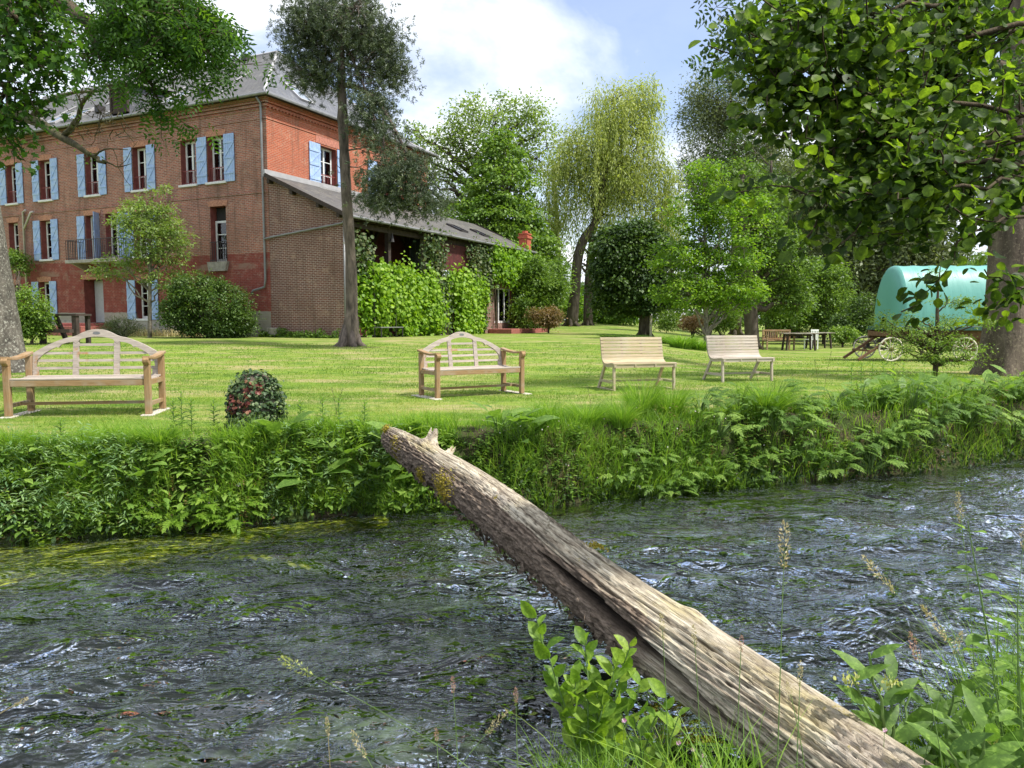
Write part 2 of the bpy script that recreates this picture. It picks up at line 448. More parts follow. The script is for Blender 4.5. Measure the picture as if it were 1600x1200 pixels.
def f_bed(k):
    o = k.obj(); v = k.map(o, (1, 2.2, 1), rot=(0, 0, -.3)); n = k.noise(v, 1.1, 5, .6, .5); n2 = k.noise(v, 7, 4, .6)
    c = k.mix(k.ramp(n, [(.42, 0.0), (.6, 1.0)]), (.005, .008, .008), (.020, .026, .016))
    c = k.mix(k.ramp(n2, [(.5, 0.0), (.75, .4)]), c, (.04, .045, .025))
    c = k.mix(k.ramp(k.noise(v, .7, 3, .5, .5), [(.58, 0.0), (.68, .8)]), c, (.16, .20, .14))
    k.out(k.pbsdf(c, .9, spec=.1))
M['bed'] = mat('riverbed', f_bed)
def f_shallow(k):
    o = k.obj(); v = k.map(o, (1, 3, 1), rot=(0, 0, -.3)); n = k.noise(v, 6, 5, .65, .5)
    c = k.ramp(n, [(.35, (.05, .06, .008)), (.5, (.20, .22, .015)), (.68, (.42, .42, .04))])
    k.out(k.pbsdf(c, .9, spec=.1))
M['shallow'] = mat('shallow_weedy_bed', f_shallow)
def f_water(k):
    o = k.obj(); v = k.map(o, (1, 1.7, 1), rot=(0, 0, -.3))
    n = k.noise(v, 5.5, 2.5, .5, 1.1); n2 = k.noise(v, 15, 1.5, .5, .5)
    ms = k.ramp(k.noise(v, .8, 4, .6, 1.2), [(.40, .12), (.60, 1.0)])
    h = k.math('MULTIPLY', k.math('ADD', n, k.math('MULTIPLY', n2, .30)), ms)
    b = k.bump(h, 1.0, .13)
    fr = k.n('Fresnel', {'IOR': 1.33, 'Normal': b}).outputs[0]
    fr = k.math('ADD', k.math('MULTIPLY', fr, 4.1), -.05); fr = k.math('MAXIMUM', k.math('MINIMUM', fr, .95), .02)
    gl = k.n('BsdfGlossy', {'Color': (.92, .95, 1.0), 'Roughness': .03, 'Normal': b}).outputs[0]
    tr = k.n('BsdfTransparent', {'Color': (.76, .82, .72)}).outputs[0]
    k.out(k.n('MixShader', {0: fr, 1: tr, 2: gl}).outputs[0])
M['water'] = mat('water', f_water)

def brick_tex(k, vec, c1, c2, mort, msize=.012, scale=1.0, bw=.24, rh=.075):
    return k.n('TexBrick', {'Vector': vec, 'Color1': c1, 'Color2': c2, 'Mortar': mort, 'Scale': scale, 'Mortar Size': msize,
                            'Mortar Smooth': .2, 'Bias': 0.0, 'Brick Width': bw, 'Row Height': rh})
def wall_mat(name, axis, c1, c2, mort, paint=True, msize=.012, patch=(.16, .10, .07), top=3.7):
    """axis: which horizontal object axis runs along the wall; paint = weathered red limewash on the lower storey"""
    def f(k):
        o = k.obj(); s = k.n('SeparateXYZ', {0: o})
        v = k.n('CombineXYZ', {0: s.outputs[axis], 1: s.outputs[2], 2: 0.0}).outputs[0]
        b = brick_tex(k, v, c1, c2, mort, msize)
        c = b.outputs[0]
        n = k.noise(v, .55, 6, .65); n2 = k.noise(v, 2.3, 6, .7, .6); nf = k.noise(v, 14, 4, .7)
        c = k.mix(k.ramp(n, [(.42, 0.0), (.66, .55)]), c, patch)
        c = k.mix(k.ramp(n2, [(.55, 0.0), (.66, .5)]), c, (.46, .32, .23))
        c = k.mix(k.ramp(nf, [(.3, .35), (.55, 0.0)]), c, (.05, .03, .02))
        stn = k.noise(k.map(v, (2.2, .16, 1)), 1.6, 5, .6)
        c = k.mix(k.ramp(stn, [(.52, 0.0), (.66, .45)]), c, (.11, .07, .05))
        if paint:
            z = k.math('ADD', s.outputs[2], k.math('MULTIPLY', k.math('SUBTRACT', k.noise(v, 1.6, 4), .5), .12))
            pf = k.math('MULTIPLY', k.math('LESS_THAN', z, top), k.math('GREATER_THAN', z, 1.14))
            wear = k.ramp(k.noise(v, 2.6, 6, .72), [(.34, .25), (.5, .95)])
            red = k.mix(k.noise(v, 3, 5), (.12, .018, .016), (.30, .045, .035))
            pc = k.mix(.35, red, c, 'MULTIPLY'); pc = k.mix(.25, red, c)
            c = k.mix(k.math('MULTIPLY', pf, wear), c, pc)
            band = k.math('COMPARE', z, 3.15); band.node.inputs[2].default_value = .13
            bf = k.math('MULTIPLY', band, k.ramp(k.noise(v, 1.1, 5), [(.45, 0.0), (.6, .7)]))
            c = k.mix(bf, c, (.30, .20, .15))
            stone = k.mix(k.noise(v, 2.5, 6, .7), (.22, .19, .15), (.46, .42, .35))
            c = k.mix(k.math('LESS_THAN', z, 1.14), c, stone)
        k.out(k.pbsdf(c, .9, k.bump(k.math('ADD', k.math('MULTIPLY', b.outputs[1], -1.0), k.math('MULTIPLY', nf, .6)), .5, .02), spec=.2))
    return mat(name, f)
M['brick_front'] = wall_mat('brick_front', 0, (.46, .155, .10), (.26, .09, .065), (.42, .32, .26), True, .014)
M['brick_side'] = wall_mat('brick_side', 1, (.50, .115, .05), (.36, .08, .04), (.46, .27, .19), False, patch=(.36, .12, .07))
M['brick_annex'] = wall_mat('brick_annex', 0, (.22, .085, .06), (.15, .065, .05), (.48, .40, .34), False, .011, (.14, .075, .055))
M['brick_annex_long'] = wall_mat('brick_annex_long', 1, (.25, .10, .07), (.2, .09, .06), (.45, .36, .3), False, .014)
def plain(name, c, rough=.6, var=.15, sc=8, metal=0.0, spec=.4, bs=.15, dirt=None, stretch=(1, 1, 1)):
    def f(k):
        v = k.map(k.obj(), stretch); n = k.noise(v, sc, 5, .6)
        a = tuple(x * (1 - var) for x in c); b = tuple(min(1, x * (1 + var)) for x in c)
        col = k.mix(k.ramp(n, [(.3, 0.0), (.7, 1.0)]), a, b)
        if dirt:
            col = k.mix(k.ramp(k.noise(v, sc * .4, 6, .7), [(.48, 0.0), (.62, .75)]), col, dirt)
        k.out(k.pbsdf(col, rough, k.bump(n, bs, .01), metal, spec))
    return mat(name, f)
M['shutter'] = plain('shutter_blue', (.31, .43, .68), .6, .16, 7, dirt=(.44, .54, .66))
M['white'] = plain('white_paint', (.74, .74, .72), .5, .06, 6)
M['sill'] = plain('sill_white', (.66, .64, .62), .7, .12, 6)
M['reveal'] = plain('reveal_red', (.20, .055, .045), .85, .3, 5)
M['rail_red'] = plain('rail_red', (.22, .05, .045), .6, .2, 20)
M['iron'] = plain('iron', (.04, .035, .035), .5, .3, 20)
M['zinc'] = plain('zinc', (.22, .22, .22), .45, .2, 4, .3)
M['lead'] = plain('lead_flashing', (.36, .35, .35), .6, .15, 3)
M['pipe_white'] = plain('pipe_white', (.5, .45, .42), .5, .15, 5)
M['darkred'] = plain('dark_red_boards', (.085, .02, .018), .8, .4, 5)
M['darkwood'] = plain('dark_timber', (.05, .035, .028), .85, .4, 6)
M['stone'] = plain('stone', (.33, .30, .26), .9, .3, 5)
M['step_red'] = plain('brick_step', (.30, .10, .08), .85, .35, 9)
M['curtain'] = plain('curtain', (.62, .62, .60), .9, .12, 9, stretch=(6, 6, .3))
M['curtain_blue'] = plain('curtain_blue', (.05, .09, .26), .9, .4, 9, stretch=(6, 6, .3))
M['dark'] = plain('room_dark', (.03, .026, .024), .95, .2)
M['door_grey'] = plain('door_grey', (.42, .43, .43), .6, .1, 5)
M['terracotta'] = plain('chimney_brick', (.42, .11, .06), .85, .35, 9)
def f_glass(k):
    fr = k.n('Fresnel', {'IOR': 1.5}).outputs[0]
    fr = k.math('ADD', k.math('MULTIPLY', fr, 1.0), .05)
    k.out(k.n('MixShader', {0: fr, 1: k.n('BsdfTransparent', {'Color': (.75, .8, .8)}).outputs[0], 2: k.n('BsdfGlossy', {'Roughness': .03}).outputs[0]}).outputs[0])
M['glass'] = mat('glass', f_glass)
def f_sky_glass(k):
    k.out(k.pbsdf((.25, .3, .36), .08, spec=1.0, metal=.4))
M['glass_roof'] = mat('glass_roof', f_sky_glass)
def slate(name, axis, c0, c1, lich):
    def f(k):
        o = k.obj(); s = k.n('SeparateXYZ', {0: o})
        v = k.n('CombineXYZ', {0: s.outputs[axis], 1: k.math('MULTIPLY', s.outputs[2], 1.3), 2: 0.0}).outputs[0]
        b = brick_tex(k, v, c0, c1, tuple(x * .45 for x in c0), .012, 1.0, .26, .17)
        n = k.noise(v, .45, 6, .65); n2 = k.noise(v, 3.2, 6, .72)
        c = k.mix(k.ramp(n, [(.35, 0.0), (.7, .6)]), b.outputs[0], tuple(x * .6 for x in c0))
        c = k.mix(k.ramp(n2, [(.55, 0.0), (.68, .6)]), c, lich)
        st = k.noise(k.map(v, (3, .25, 1)), 1.5, 4); c = k.mix(k.ramp(st, [(.55, 0.0), (.75, .4)]), c, (.11, .10, .075))
        k.out(k.pbsdf(c, .62, k.bump(b.outputs[1], .4, .02), spec=.35))
    return mat(name, f)
M['slate'] = slate('slate_front', 0, (.10, .097, .095), (.135, .13, .125), (.22, .21, .165))
M['slate_side'] = slate('slate_side', 1, (.11, .115, .13), (.15, .155, .17), (.24, .24, .22))
M['slate_annex'] = slate('slate_annex', 1, (.085, .08, .075), (.14, .13, .12), (.30, .28, .19))
def wood(name, c0, c1, grey, gf=(.4, .6), sc=3, axis=0, rough=.75):
    def f(k):
        st = [5, 5, 5]; st[axis] = .5
        o = k.obj(); v = k.map(o, tuple(st)); n = k.noise(v, sc * 3, 6, .65, .3); n2 = k.noise(o, sc, 5, .6)
        c = k.mix(k.ramp(n, [(.3, 0.0), (.7, 1.0)]), c0, c1)
        c = k.mix(k.ramp(n2, [(gf[0], 0.0), (gf[1], 1.0)]), c, grey)
        c = k.mix(k.ramp(n, [(.25, .4), (.4, 0.0)]), c, tuple(x * .35 for x in c0))
        k.out(k.pbsdf(c, rough, k.bump(n, .35, .008), spec=.3))
    return mat(name, f)
M['teak'] = wood('teak', (.23, .135, .06), (.36, .235, .12), (.34, .27, .19), (.45, .68))
M['teak_leg'] = wood('teak_leg', (.23, .135, .06), (.36, .235, .12), (.34, .27, .19), (.48, .75), axis=2)
M['teak_grey'] = wood('teak_weathered', (.27, .23, .19), (.47, .41, .345), (.34, .19, .08), (.56, .64))
M['teak_seat'] = wood('teak_seat', (.33, .28, .23), (.50, .43, .37), (.38, .26, .15), (.58, .75))
M['slatwood'] = wood('slat_wood', (.36, .285, .17), (.50, .415, .27), (.43, .37, .28), (.45, .7))
M['slatgrey'] = wood('slat_wood_grey', (.38, .325, .26), (.51, .45, .37), (.42, .34, .25), (.45, .7))
M['paver'] = plain('paver', (.50, .45, .38), .9, .2, 8)
M['wood_table'] = wood('wood_table', (.15, .12, .09), (.28, .24, .19), (.42, .38, .32), (.45, .6))
# ---------------------------------------------------------------- ground, banks, riverbed, water
def axis_pts(segs):
    out = []
    for a, b, st in segs: out += list(np.arange(a, b, st))
    out.append(segs[-1][1]); return np.array(out)
gx = axis_pts([(-420, -60, 30), (-60, -16, 2), (-16, -7, .3), (-7, 9, .1), (9, 16, .25), (16, 60, 2), (60, 420, 30)])
gy = axis_pts([(-60, -4, 8), (-4, 1, .5), (1, 12, .09), (12, 20, .3), (20, 90, 1.0), (90, 600, 30)])
GX, GY = np.meshgrid(gx, gy); GZ = terrain(GX, GY)
nx, ny = len(gx), len(gy)
Vg = np.stack([GX.ravel(), GY.ravel(), GZ.ravel()], 1)
ii = (np.arange(ny - 1)[:, None] * nx + np.arange(nx - 1)[None]).ravel()
Qg = np.stack([ii, ii + 1, ii + nx + 1, ii + nx], 1)
cx = Vg[Qg].mean(1); dF = cx[:, 1] - far_bank(cx[:, 0]); dN = near_bank(cx[:, 0]) - cx[:, 1]
def sub(mask, name, m):
    q = Qg[mask]; u, inv = np.unique(q, return_inverse=True)
    o = np_mesh(name, Vg[u], inv.reshape(q.shape), None, m, smooth=True)
    return setp(o, kind='structure')
sub(dF > .75, 'lawn', M['lawn'])
sub((dF <= .75) & (dF > -.3), 'far_bank', M['soil'])
shal = (dF <= -.3) & (dF > -.30 - .50 * sm((-1.5 - cx[:, 0]) / 2.6)) & (cx[:, 0] < -1.5)
sub((dF <= -.3) & (dN <= .1) & ~shal, 'riverbed', M['bed'])
sub(shal, 'shallow_bed', M['shallow'])
sub(dN > .1, 'near_bank', M['soil'])

# water: a real rippled surface running along the river
wx = axis_pts([(-30, -8, .4), (-8, -5.2, .08), (-5.2, 9.5, .028), (9.5, 14, .08), (14, 50, .6)])
wy = axis_pts([(-3, 1.8, .2), (1.8, 10.6, .025), (10.6, 40, .3)])
WX, WY = np.meshgrid(wx, wy)
fa = .33; ca, sa = math.cos(fa), math.sin(fa)
U = WX * ca + WY * sa; V_ = -WX * sa + WY * ca
wu = U + .42 * fbm(U * .8, V_ * 1.0, 3, 40); wv = V_ + .34 * fbm(U * .8 + 9, V_ * 1.0, 3, 41)
rough = .10 + .90 * sm((fbm(WX * .55 + .25 * WY, WY * .95, 3, 42) + .38) / .75)
st_ = .35 + .65 * sm((fbm(wu * .55, wv * 2.2, 3, 43) + .35) / .8)      # streaks along the current
h = .05 * perlin(wu * .75, wv * 1.5, 50)
h += .045 * perlin(wu * 1.6, wv * 3.1, 55)
h += .052 * (.28 - np.abs(perlin(wu * 2.3, wv * 4.2, 51))) * (.35 + .65 * rough)
h += .030 * (.25 - np.abs(perlin(wu * 4.6, wv * 8.6, 52))) * rough * st_
h += .0125 * perlin(wu * 9, wv * 18, 53) * rough * st_
h += .0045 * perlin(wu * 20, wv * 36, 54) * rough * st_
amp = np.clip((far_bank(WX) - WY) / .6, .2, 1) * (1 - .65 * sm((-1.0 - WX) / 1.5) * sm((1.15 - (far_bank(WX) - WY)) / .4))
# standing waves below the log and a curl downstream of it
for (bx, by, rx, ry, a) in ((2.3, 4.6, .75, .32, .05), (1.2, 5.6, .6, .25, .035), (3.3, 4.5, .6, .2, .035), (1.6, 6.3, .7, .22, .03)):
    uu = (WX - bx) * ca + (WY - by) * sa; vv = -(WX - bx) * sa + (WY - by) * ca
    h += a * np.exp(-(uu / rx) ** 2 - (vv / ry) ** 2) * np.cos(uu * 7 + vv * 10 + 2 * perlin(WX * 2, WY * 2, 60))
Vw = np.stack([WX.ravel(), WY.ravel(), (WATER_Z + h * amp).ravel()], 1)
nxw, nyw = len(wx), len(wy)
ii = (np.arange(nyw - 1)[:, None] * nxw + np.arange(nxw - 1)[None]).ravel()
Qw = np.stack([ii, ii + 1, ii + nxw + 1, ii + nxw], 1)
cw = Vw[Qw].mean(1); keep = (cw[:, 1] < far_bank(cw[:, 0]) + .5) & (cw[:, 1] > near_bank(cw[:, 0]) - .9)
q = Qw[keep]; u_, inv = np.unique(q, return_inverse=True)
setp(np_mesh('river_water', Vw[u_], inv.reshape(q.shape), None, M['water'], smooth=True), kind='structure')

# yellow-green weed streaming under the surface along the far bank
N = 15000
x = rng.uniform(-7.5, -1.2, N); wdt = .15 + 1.0 * sm((-1.3 - x) / 3.0)
d = -rng.uniform(0, 1, N) ** .8 * wdt - .02
y = far_bank(x) + d; z = WATER_Z - rng.uniform(.03, .10, N)
L = LV()
dirn = unit(np.stack([-np.ones(N), -.33 + .25 * rng.normal(size=N), .05 * rng.normal(size=N)], 1))
L.put(LEAFLONG, np.stack([x, y, z], 1), dirn, unit(np.array([[0, 0, 1.0]]) + .5 * rng.normal(size=(N, 3))), rng.uniform(.10, .24, N),
      np.clip(.6 + .9 * perlin(x * 3, y * 6, 70) + .2 * rng.normal(size=N), 0, 1), wscale=.35)
setp(L.build('water_weed', M['weed']), 'yellow-green river weed streaming under the water along the far bank', 'water weed', kind='stuff')

# mown grass of the lawn: short blades near the benches, sparser and broader further off
L = LV()
for (y0, y1, n, hh, ww) in ((7.4, 11, 120000, .035, .0055), (11, 16, 120000, .038, .008), (16, 27, 90000, .045, .016)):
    y = rng.uniform(y0, y1, n); x = rng.uniform(-.72, .72, n) * y
    mk = (y > far_bank(x) + .55); x, y = x[mk], y[mk]; n_ = len(x)
    dens = .5 + .9 * fbm(x * .9, y * .9, 3, 80)
    mk = rng.uniform(0, 1, n_) < np.clip(dens, .25, 1); x, y = x[mk], y[mk]; n_ = len(x)
    hgt = hh * rng.uniform(.5, 1.4, n_) * (1 + .4 * perlin(x * 2, y * 2, 81))
    lean = rng.normal(size=(n_, 2)) * hgt[:, None] * .6
    tone = np.clip(.42 + .95 * fbm(x * .45, y * .9, 4, 82) + .2 * rng.normal(size=n_), 0, 1)
    L.blades(np.stack([x, y, terrain(x, y) - .004], 1), hgt, ww, lean, tone, segs=1)
setp(L.build('lawn_grass', M['grass_lawn']), 'short mown sunlit grass of the lawn around the benches', 'lawn grass', kind='stuff')
# ---------------------------------------------------------------- brick house (local x = along the front, local y = into the depth)
HZ = .45
HX, HY = -10.604, 34.0
HROT = R(-25.5914)
house = empty('brick_house', (HX, HY, HZ), HROT, 'three-storey red brick house with slate hipped roof and light blue shutters', 'house')
FX0 = -30.0; SD = 13.1; EZ = 10.85 - HZ
Z = lambda a: a - HZ
def frame_M(face):
    """wall frame: u along the wall, v outward, z up"""
    if face == 'front': return Matrix(((1, 0, 0, 0), (0, -1, 0, 0), (0, 0, 1, 0), (0, 0, 0, 1)))
    return Matrix(((0, 1, 0, 0), (1, 0, 0, 0), (0, 0, 1, 0), (0, 0, 0, 1)))       # side wall x = 0
MF, MS = frame_M('front'), frame_M('side')
def wall_holes(name, Mx, u0, u1, z0, z1, holes, m, depth=.38, mrev=None, parent=house):
    us = sorted({u0, u1} | {h[0] for h in holes} | {h[1] for h in holes}); zs = sorted({z0, z1} | {h[2] for h in holes} | {h[3] for h in holes})
    b = MB()
    for i in range(len(us) - 1):
        for j in range(len(zs) - 1):
            cu, cz = (us[i] + us[i + 1]) / 2, (zs[j] + zs[j + 1]) / 2
            if any(h[0] < cu < h[1] and h[2] < cz < h[3] for h in holes): continue
            b.add([Mx @ Vector(p) for p in ((us[i], 0, zs[j]), (us[i + 1], 0, zs[j]), (us[i + 1], 0, zs[j + 1]), (us[i], 0, zs[j + 1]))], [(0, 1, 2, 3)])
    o = b.build(name, m, parent)
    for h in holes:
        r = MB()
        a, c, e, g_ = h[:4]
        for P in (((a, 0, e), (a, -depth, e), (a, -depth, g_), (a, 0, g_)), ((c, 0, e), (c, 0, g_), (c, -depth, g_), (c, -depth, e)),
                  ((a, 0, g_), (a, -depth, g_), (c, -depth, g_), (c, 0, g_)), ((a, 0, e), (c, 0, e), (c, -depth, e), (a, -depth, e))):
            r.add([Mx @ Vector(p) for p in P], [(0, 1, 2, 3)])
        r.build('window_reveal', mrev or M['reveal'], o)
    return o
def window(Mx, u0, u1, z0, z1, curtain=None, rail=False, sill=True, split=2, rows=3, inset=.29, door=False, parent=house, name='window'):
    f = MB(); t = .095; y0, y1 = -inset - .05, -inset
    bx = lambda a, b_, c, d_, e=y0, g_=y1: f.box(a, b_, e, g_, c, d_, Mx)
    bx(u0, u0 + t, z0, z1); bx(u1 - t, u1, z0, z1); bx(u0 + t, u1 - t, z1 - t, z1); bx(u0 + t, u1 - t, z0, z0 + t + .03)
    for s in range(1, split):
        c = u0 + (u1 - u0) * s / split; bx(c - .05, c + .05, z0 + t, z1 - t, y0 - .003, y1 + .012)
    for r_ in range(1, rows):
        c = z0 + (z1 - z0) * r_ / rows
        for s in range(split):
            a = u0 + (u1 - u0) * s / split + .05; b_ = u0 + (u1 - u0) * (s + 1) / split - .05
            bx(a, b_, c - .018, c + .018, y0 + .01, y1 - .004)
    fr = f.build(name, M['white'], parent)
    g_ = MB().box(u0 + t / 2, u1 - t / 2, -inset - .03, -inset - .022, z0 + t / 2, z1 - t / 2, Mx).build('pane', M['glass'], fr)
    if curtain:
        c = MB(); n = 26
        for (a, b_) in (((u0 + .06, u0 + (u1 - u0) * .47), (u0 + (u1 - u0) * .53, u1 - .06)) if curtain != 'one' else ((u0 + .06, u1 - .06),)):
            P = [(a + (b_ - a) * i / n, -inset - .16 + .025 * math.sin(i * 1.9)) for i in range(n + 1)]
            vs = [Mx @ Vector((p[0], p[1], zz_)) for zz_ in (z0 + .05, z1 - .05) for p in P]
            c.add(vs, [(i, i + 1, i + n + 2, i + n + 1) for i in range(n)])
        c.build('curtain', M['curtain_blue'] if curtain == 'blue' else M['curtain'], fr)
    d = MB().box(u0 - .3, u1 + .3, -inset - 2.2, -inset - 2.1, z0 - .3, z1 + .3, Mx)
    if sill: MB().box(u0 - .12, u1 + .12, -inset + .01, .10, z0 - .11, z0 - .004, Mx).build('sill', M['sill'], fr, bevel=.01)
    if rail:
        rb = MB(); rb.box(u0, u1, -.10, -.075, z0 + .62, z0 + .65, Mx); rb.box(u0, u1, -.10, -.075, z0 + .06, z0 + .085, Mx)
        n = max(4, int((u1 - u0) / .12))
        for i in range(n + 1):
            c = u0 + .02 + (u1 - u0 - .04) * i / n; rb.box(c - .009, c + .009, -.098, -.078, z0 + .01, z0 + .66, Mx)
        rb.build('railing', M['rail_red'] if rail == 'red' else M['iron'], fr)
    return fr
def shutter(Mx, u0, u1, z0, z1, hinge='r', ang=0.0, parent=house):
    w_ = u1 - u0; b = MB(); n = 5
    for i in range(n):
        b.box(i * w_ / n + .003, (i + 1) * w_ / n - .003, 0, .028, 0, z1 - z0)
    for zz_ in (.18, .5, .82):
        c = (z1 - z0) * zz_; b.box(.01, w_ - .01, .028, .052, c - .045, c + .045)
    for a, c in ((.18, .5), (.5, .82)):
        b.bar((.05, .0395, (z1 - z0) * a + .04), (w_ - .05, .0395, (z1 - z0) * c - .04), .022, .07, up=(0, 0, 1))
    T = Matrix.Translation((u0, .035, z0))
    if ang:
        px = 0 if hinge == 'l' else w_
        T = T @ Matrix.Translation((px, 0, 0)) @ Matrix.Rotation(ang, 4, 'Z') @ Matrix.Translation((-px, 0, 0))
    b.v = [tuple(Mx @ (T @ Vector(v))) for v in b.v]
    s = b.build('shutter', M['shutter'], parent)
    hb = MB()
    for zz_ in (.18, .82):
        c = z0 + (z1 - z0) * zz_
        hx = u0 - .03 if hinge == 'l' else u1 - .03
        hb.box(hx, hx + .06, .0, .036, c - .02, c + .02, Mx)
    build_split(hb, 'hinge', M['iron'], s)
    return s
# openings: centre, width, z0, z1, options
FW = []
def fwin(c, w_, z0, z1, left=True, right=True, sw=.54, **kw):
    FW.append((c - w_ / 2, c + w_ / 2, Z(z0), Z(z1)))
    a, b = c - w_ / 2, c + w_ / 2
    if left: shutter(MF, a - sw - .02, a - .02, Z(z0) - .05, Z(z1) + .03, 'r')
    if right: shutter(MF, b + .02, b + sw + .02, Z(z0) - .05, Z(z1) + .03, 'l')
    window(MF, a, b, Z(z0), Z(z1), **kw)
T0, T1 = 7.42, 9.42
for c in (-26.4, -22.0): fwin(c, .92, T0, T1, rail='iron', curtain='one')
fwin(-17.75, .86, T0, T1, rail='red', curtain=None)
fwin(-14.95, .92, T0, T1, rail='red', curtain='one')
fwin(-11.33, .98, T0, T1, rail='red')
fwin(-7.92, .98, T0, T1, rail='red')
fwin(-4.74, .92, T0, T1, left=False, right=False, rail='red', curtain='one')
fwin(-3.0, 1.02, T0, T1, left=True, right=True, rail='red', sw=.62)
fwin(-17.83, .8, 4.6, 6.4, left=False, right=False, curtain='white')
fwin(-15.1, .86, 4.38, 6.36, curtain='white')
for c in (-26.4, -22.0): fwin(c, .9, 4.4, 6.36, curtain='one')
fwin(-10.05, .95, 4.28, 6.42, left=False, right=True, rows=3, sill=False, sw=.60)
fwin(-8.0, .95, 4.28, 6.34, left=True, right=True, sw=.54)
# balcony door with a half-open shutter
FW.append((-12.0, -10.95, Z(4.22), Z(6.42)))
window(MF, -12.0, -10.95, Z(4.22), Z(6.42), sill=False, rows=3)
shutter(MF, -12.6, -12.04, Z(4.26), Z(6.42), 'r')
shutter(MF, -10.93, -10.38, Z(4.26), Z(6.5), 'l', ang=R(62))
# tall narrow window with blue curtain, low railing and a stone base
FW.append((-3.46, -2.5, Z(3.86), Z(6.32)))
wn = window(MF, -3.46, -2.5, Z(3.86), Z(5.72), curtain='blue', split=1, rows=3, sill=False)
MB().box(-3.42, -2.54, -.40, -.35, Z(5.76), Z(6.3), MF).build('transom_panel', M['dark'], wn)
rb = MB(); rb.box(-3.5, -2.46, .03, .055, Z(4.72), Z(4.75), MF); rb.box(-3.5, -2.46, .03, .055, Z(3.9), Z(3.93), MF)
for i in range(9): c = -3.48 + i * .127; rb.box(c - .009, c + .009, .033, .052, Z(3.85), Z(4.75), MF)
rb.build('railing', M['iron'], wn)
MB().prism([(-3.6, Z(3.84)), (-2.36, Z(3.84)), (-2.5, Z(3.42)), (-3.5, Z(3.42))], -.16, -.002).build('stone_sill', M['stone'], wn)
# ground floor
fwin(-15.45, .88, 1.28, 3.2)
fwin(-8.05, .95, 1.28, 3.12, sw=.58)
fwin(-17.95, .8, 1.9, 3.1, left=False, right=False)
fwin(-22.0, .9, 1.28, 3.2)
FW.append((-12.34, -10.9, Z(1.08), Z(3.24)))
dm = MB(); dm.box(-12.3, -11.62, -.62, -.56, Z(1.1), Z(3.22), MF)
dm.box(-11.58, -10.92, -.6, -.54, Z(1.1), Z(3.22), MF)
door = dm.build('entrance_door', M['door_grey'], house)
MB().box(-11.45, -11.05, -.54, -.53, Z(2.3), Z(3.05), MF).build('pane', M['glass_roof'], door)
MB().box(-11.54, -11.46, -.535, -.5, Z(2.05), Z(2.15), MF).build('door_handle', M['iron'], door)
rv = MB(); rv.box(-12.44, -12.34, -.64, -.38, Z(1.08), Z(3.3), MF); rv.box(-10.9, -10.8, -.64, -.38, Z(1.08), Z(3.3), MF)
build_split(rv, 'door_reveal', M['reveal'], door)

fw = wall_holes('front_wall', MF, FX0, 0, -.8, EZ, FW, M['brick_front'])
SW = [(3.5, 4.72, Z(7.5), Z(9.45)), (8.05, 9.2, Z(7.5), Z(9.45))]
wall_holes('side_wall', MS, 0, SD, -.8, EZ, SW, M['brick_side'])
for a, b, c, d in SW:
    window(MS, a, b, c, d, rail='red', curtain='one', rows=3)
    shutter(MS, a - .80, a - .02, c - .05, d + .03, 'r'); shutter(MS, b + .02, b + .80, c - .05, d + .03, 'l')
MB().box(FX0, -.02, SD - .3, SD, -.8, EZ).build('rear_wall', M['brick_front'], house)
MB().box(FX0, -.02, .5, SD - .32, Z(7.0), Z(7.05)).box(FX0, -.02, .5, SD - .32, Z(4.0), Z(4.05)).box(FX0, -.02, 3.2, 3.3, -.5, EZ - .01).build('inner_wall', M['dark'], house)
# string courses and corbelled cornice
sc_ = MB()
for z0, h_, p in ((6.74, .07, .035), (9.88, .07, .03), (10.28, .06, .04), (10.40, .10, .08), (10.54, .10, .13), (10.66, .12, .18)):
    sc_.box(FX0, p, -p, -.001, Z(z0), Z(z0) + h_)
build_split(sc_, 'cornice', M['brick_front'], house)
sc_ = MB()
for z0, h_, p in ((9.88, .07, .03), (10.28, .06, .04), (10.40, .10, .08), (10.54, .10, .13), (10.66, .12, .18)):
    sc_.box(.001, p, .001, SD, Z(z0), Z(z0) + h_)
build_split(sc_, 'cornice', M['brick_side'], house); sc_ = MB()
for i in range(60): sc_.box(.001, .11, .1 + i * .217, .2 + i * .217, Z(10.345), Z(10.395))
sc_.build('brick_dentils', M['brick_side'], house)
# segmental brick lintels
lt = MB()
for a, b, c, d in FW[2:]:
    lt.prism([(a - .08, d + .012), (b + .08, d + .012), (b + .14, d + .24), ((a + b) / 2, d + .30), (a - .14, d + .24)], -.022, -.002)
build_split(lt, 'lintel', plain('lintel_brick', (.40, .19, .12), .9, .4, 14), house)
lt = MB()
for a, b, c, d in SW: lt.prism([(a - .3, d + .2), (a - .25, d + .48), (b + .25, d + .48), (b + .3, d + .2)], 0, 1, 'x') if False else lt.add([MS @ Vector(p) for p in ((a - .3, .02, d + .08), (b + .3, .02, d + .08), (b + .25, .02, d + .5), (a - .25, .02, d + .5))], [(0, 1, 2, 3)])
build_split(lt, 'lintel', plain('lintel_pink', (.42, .17, .12), .9, .3, 10), house)

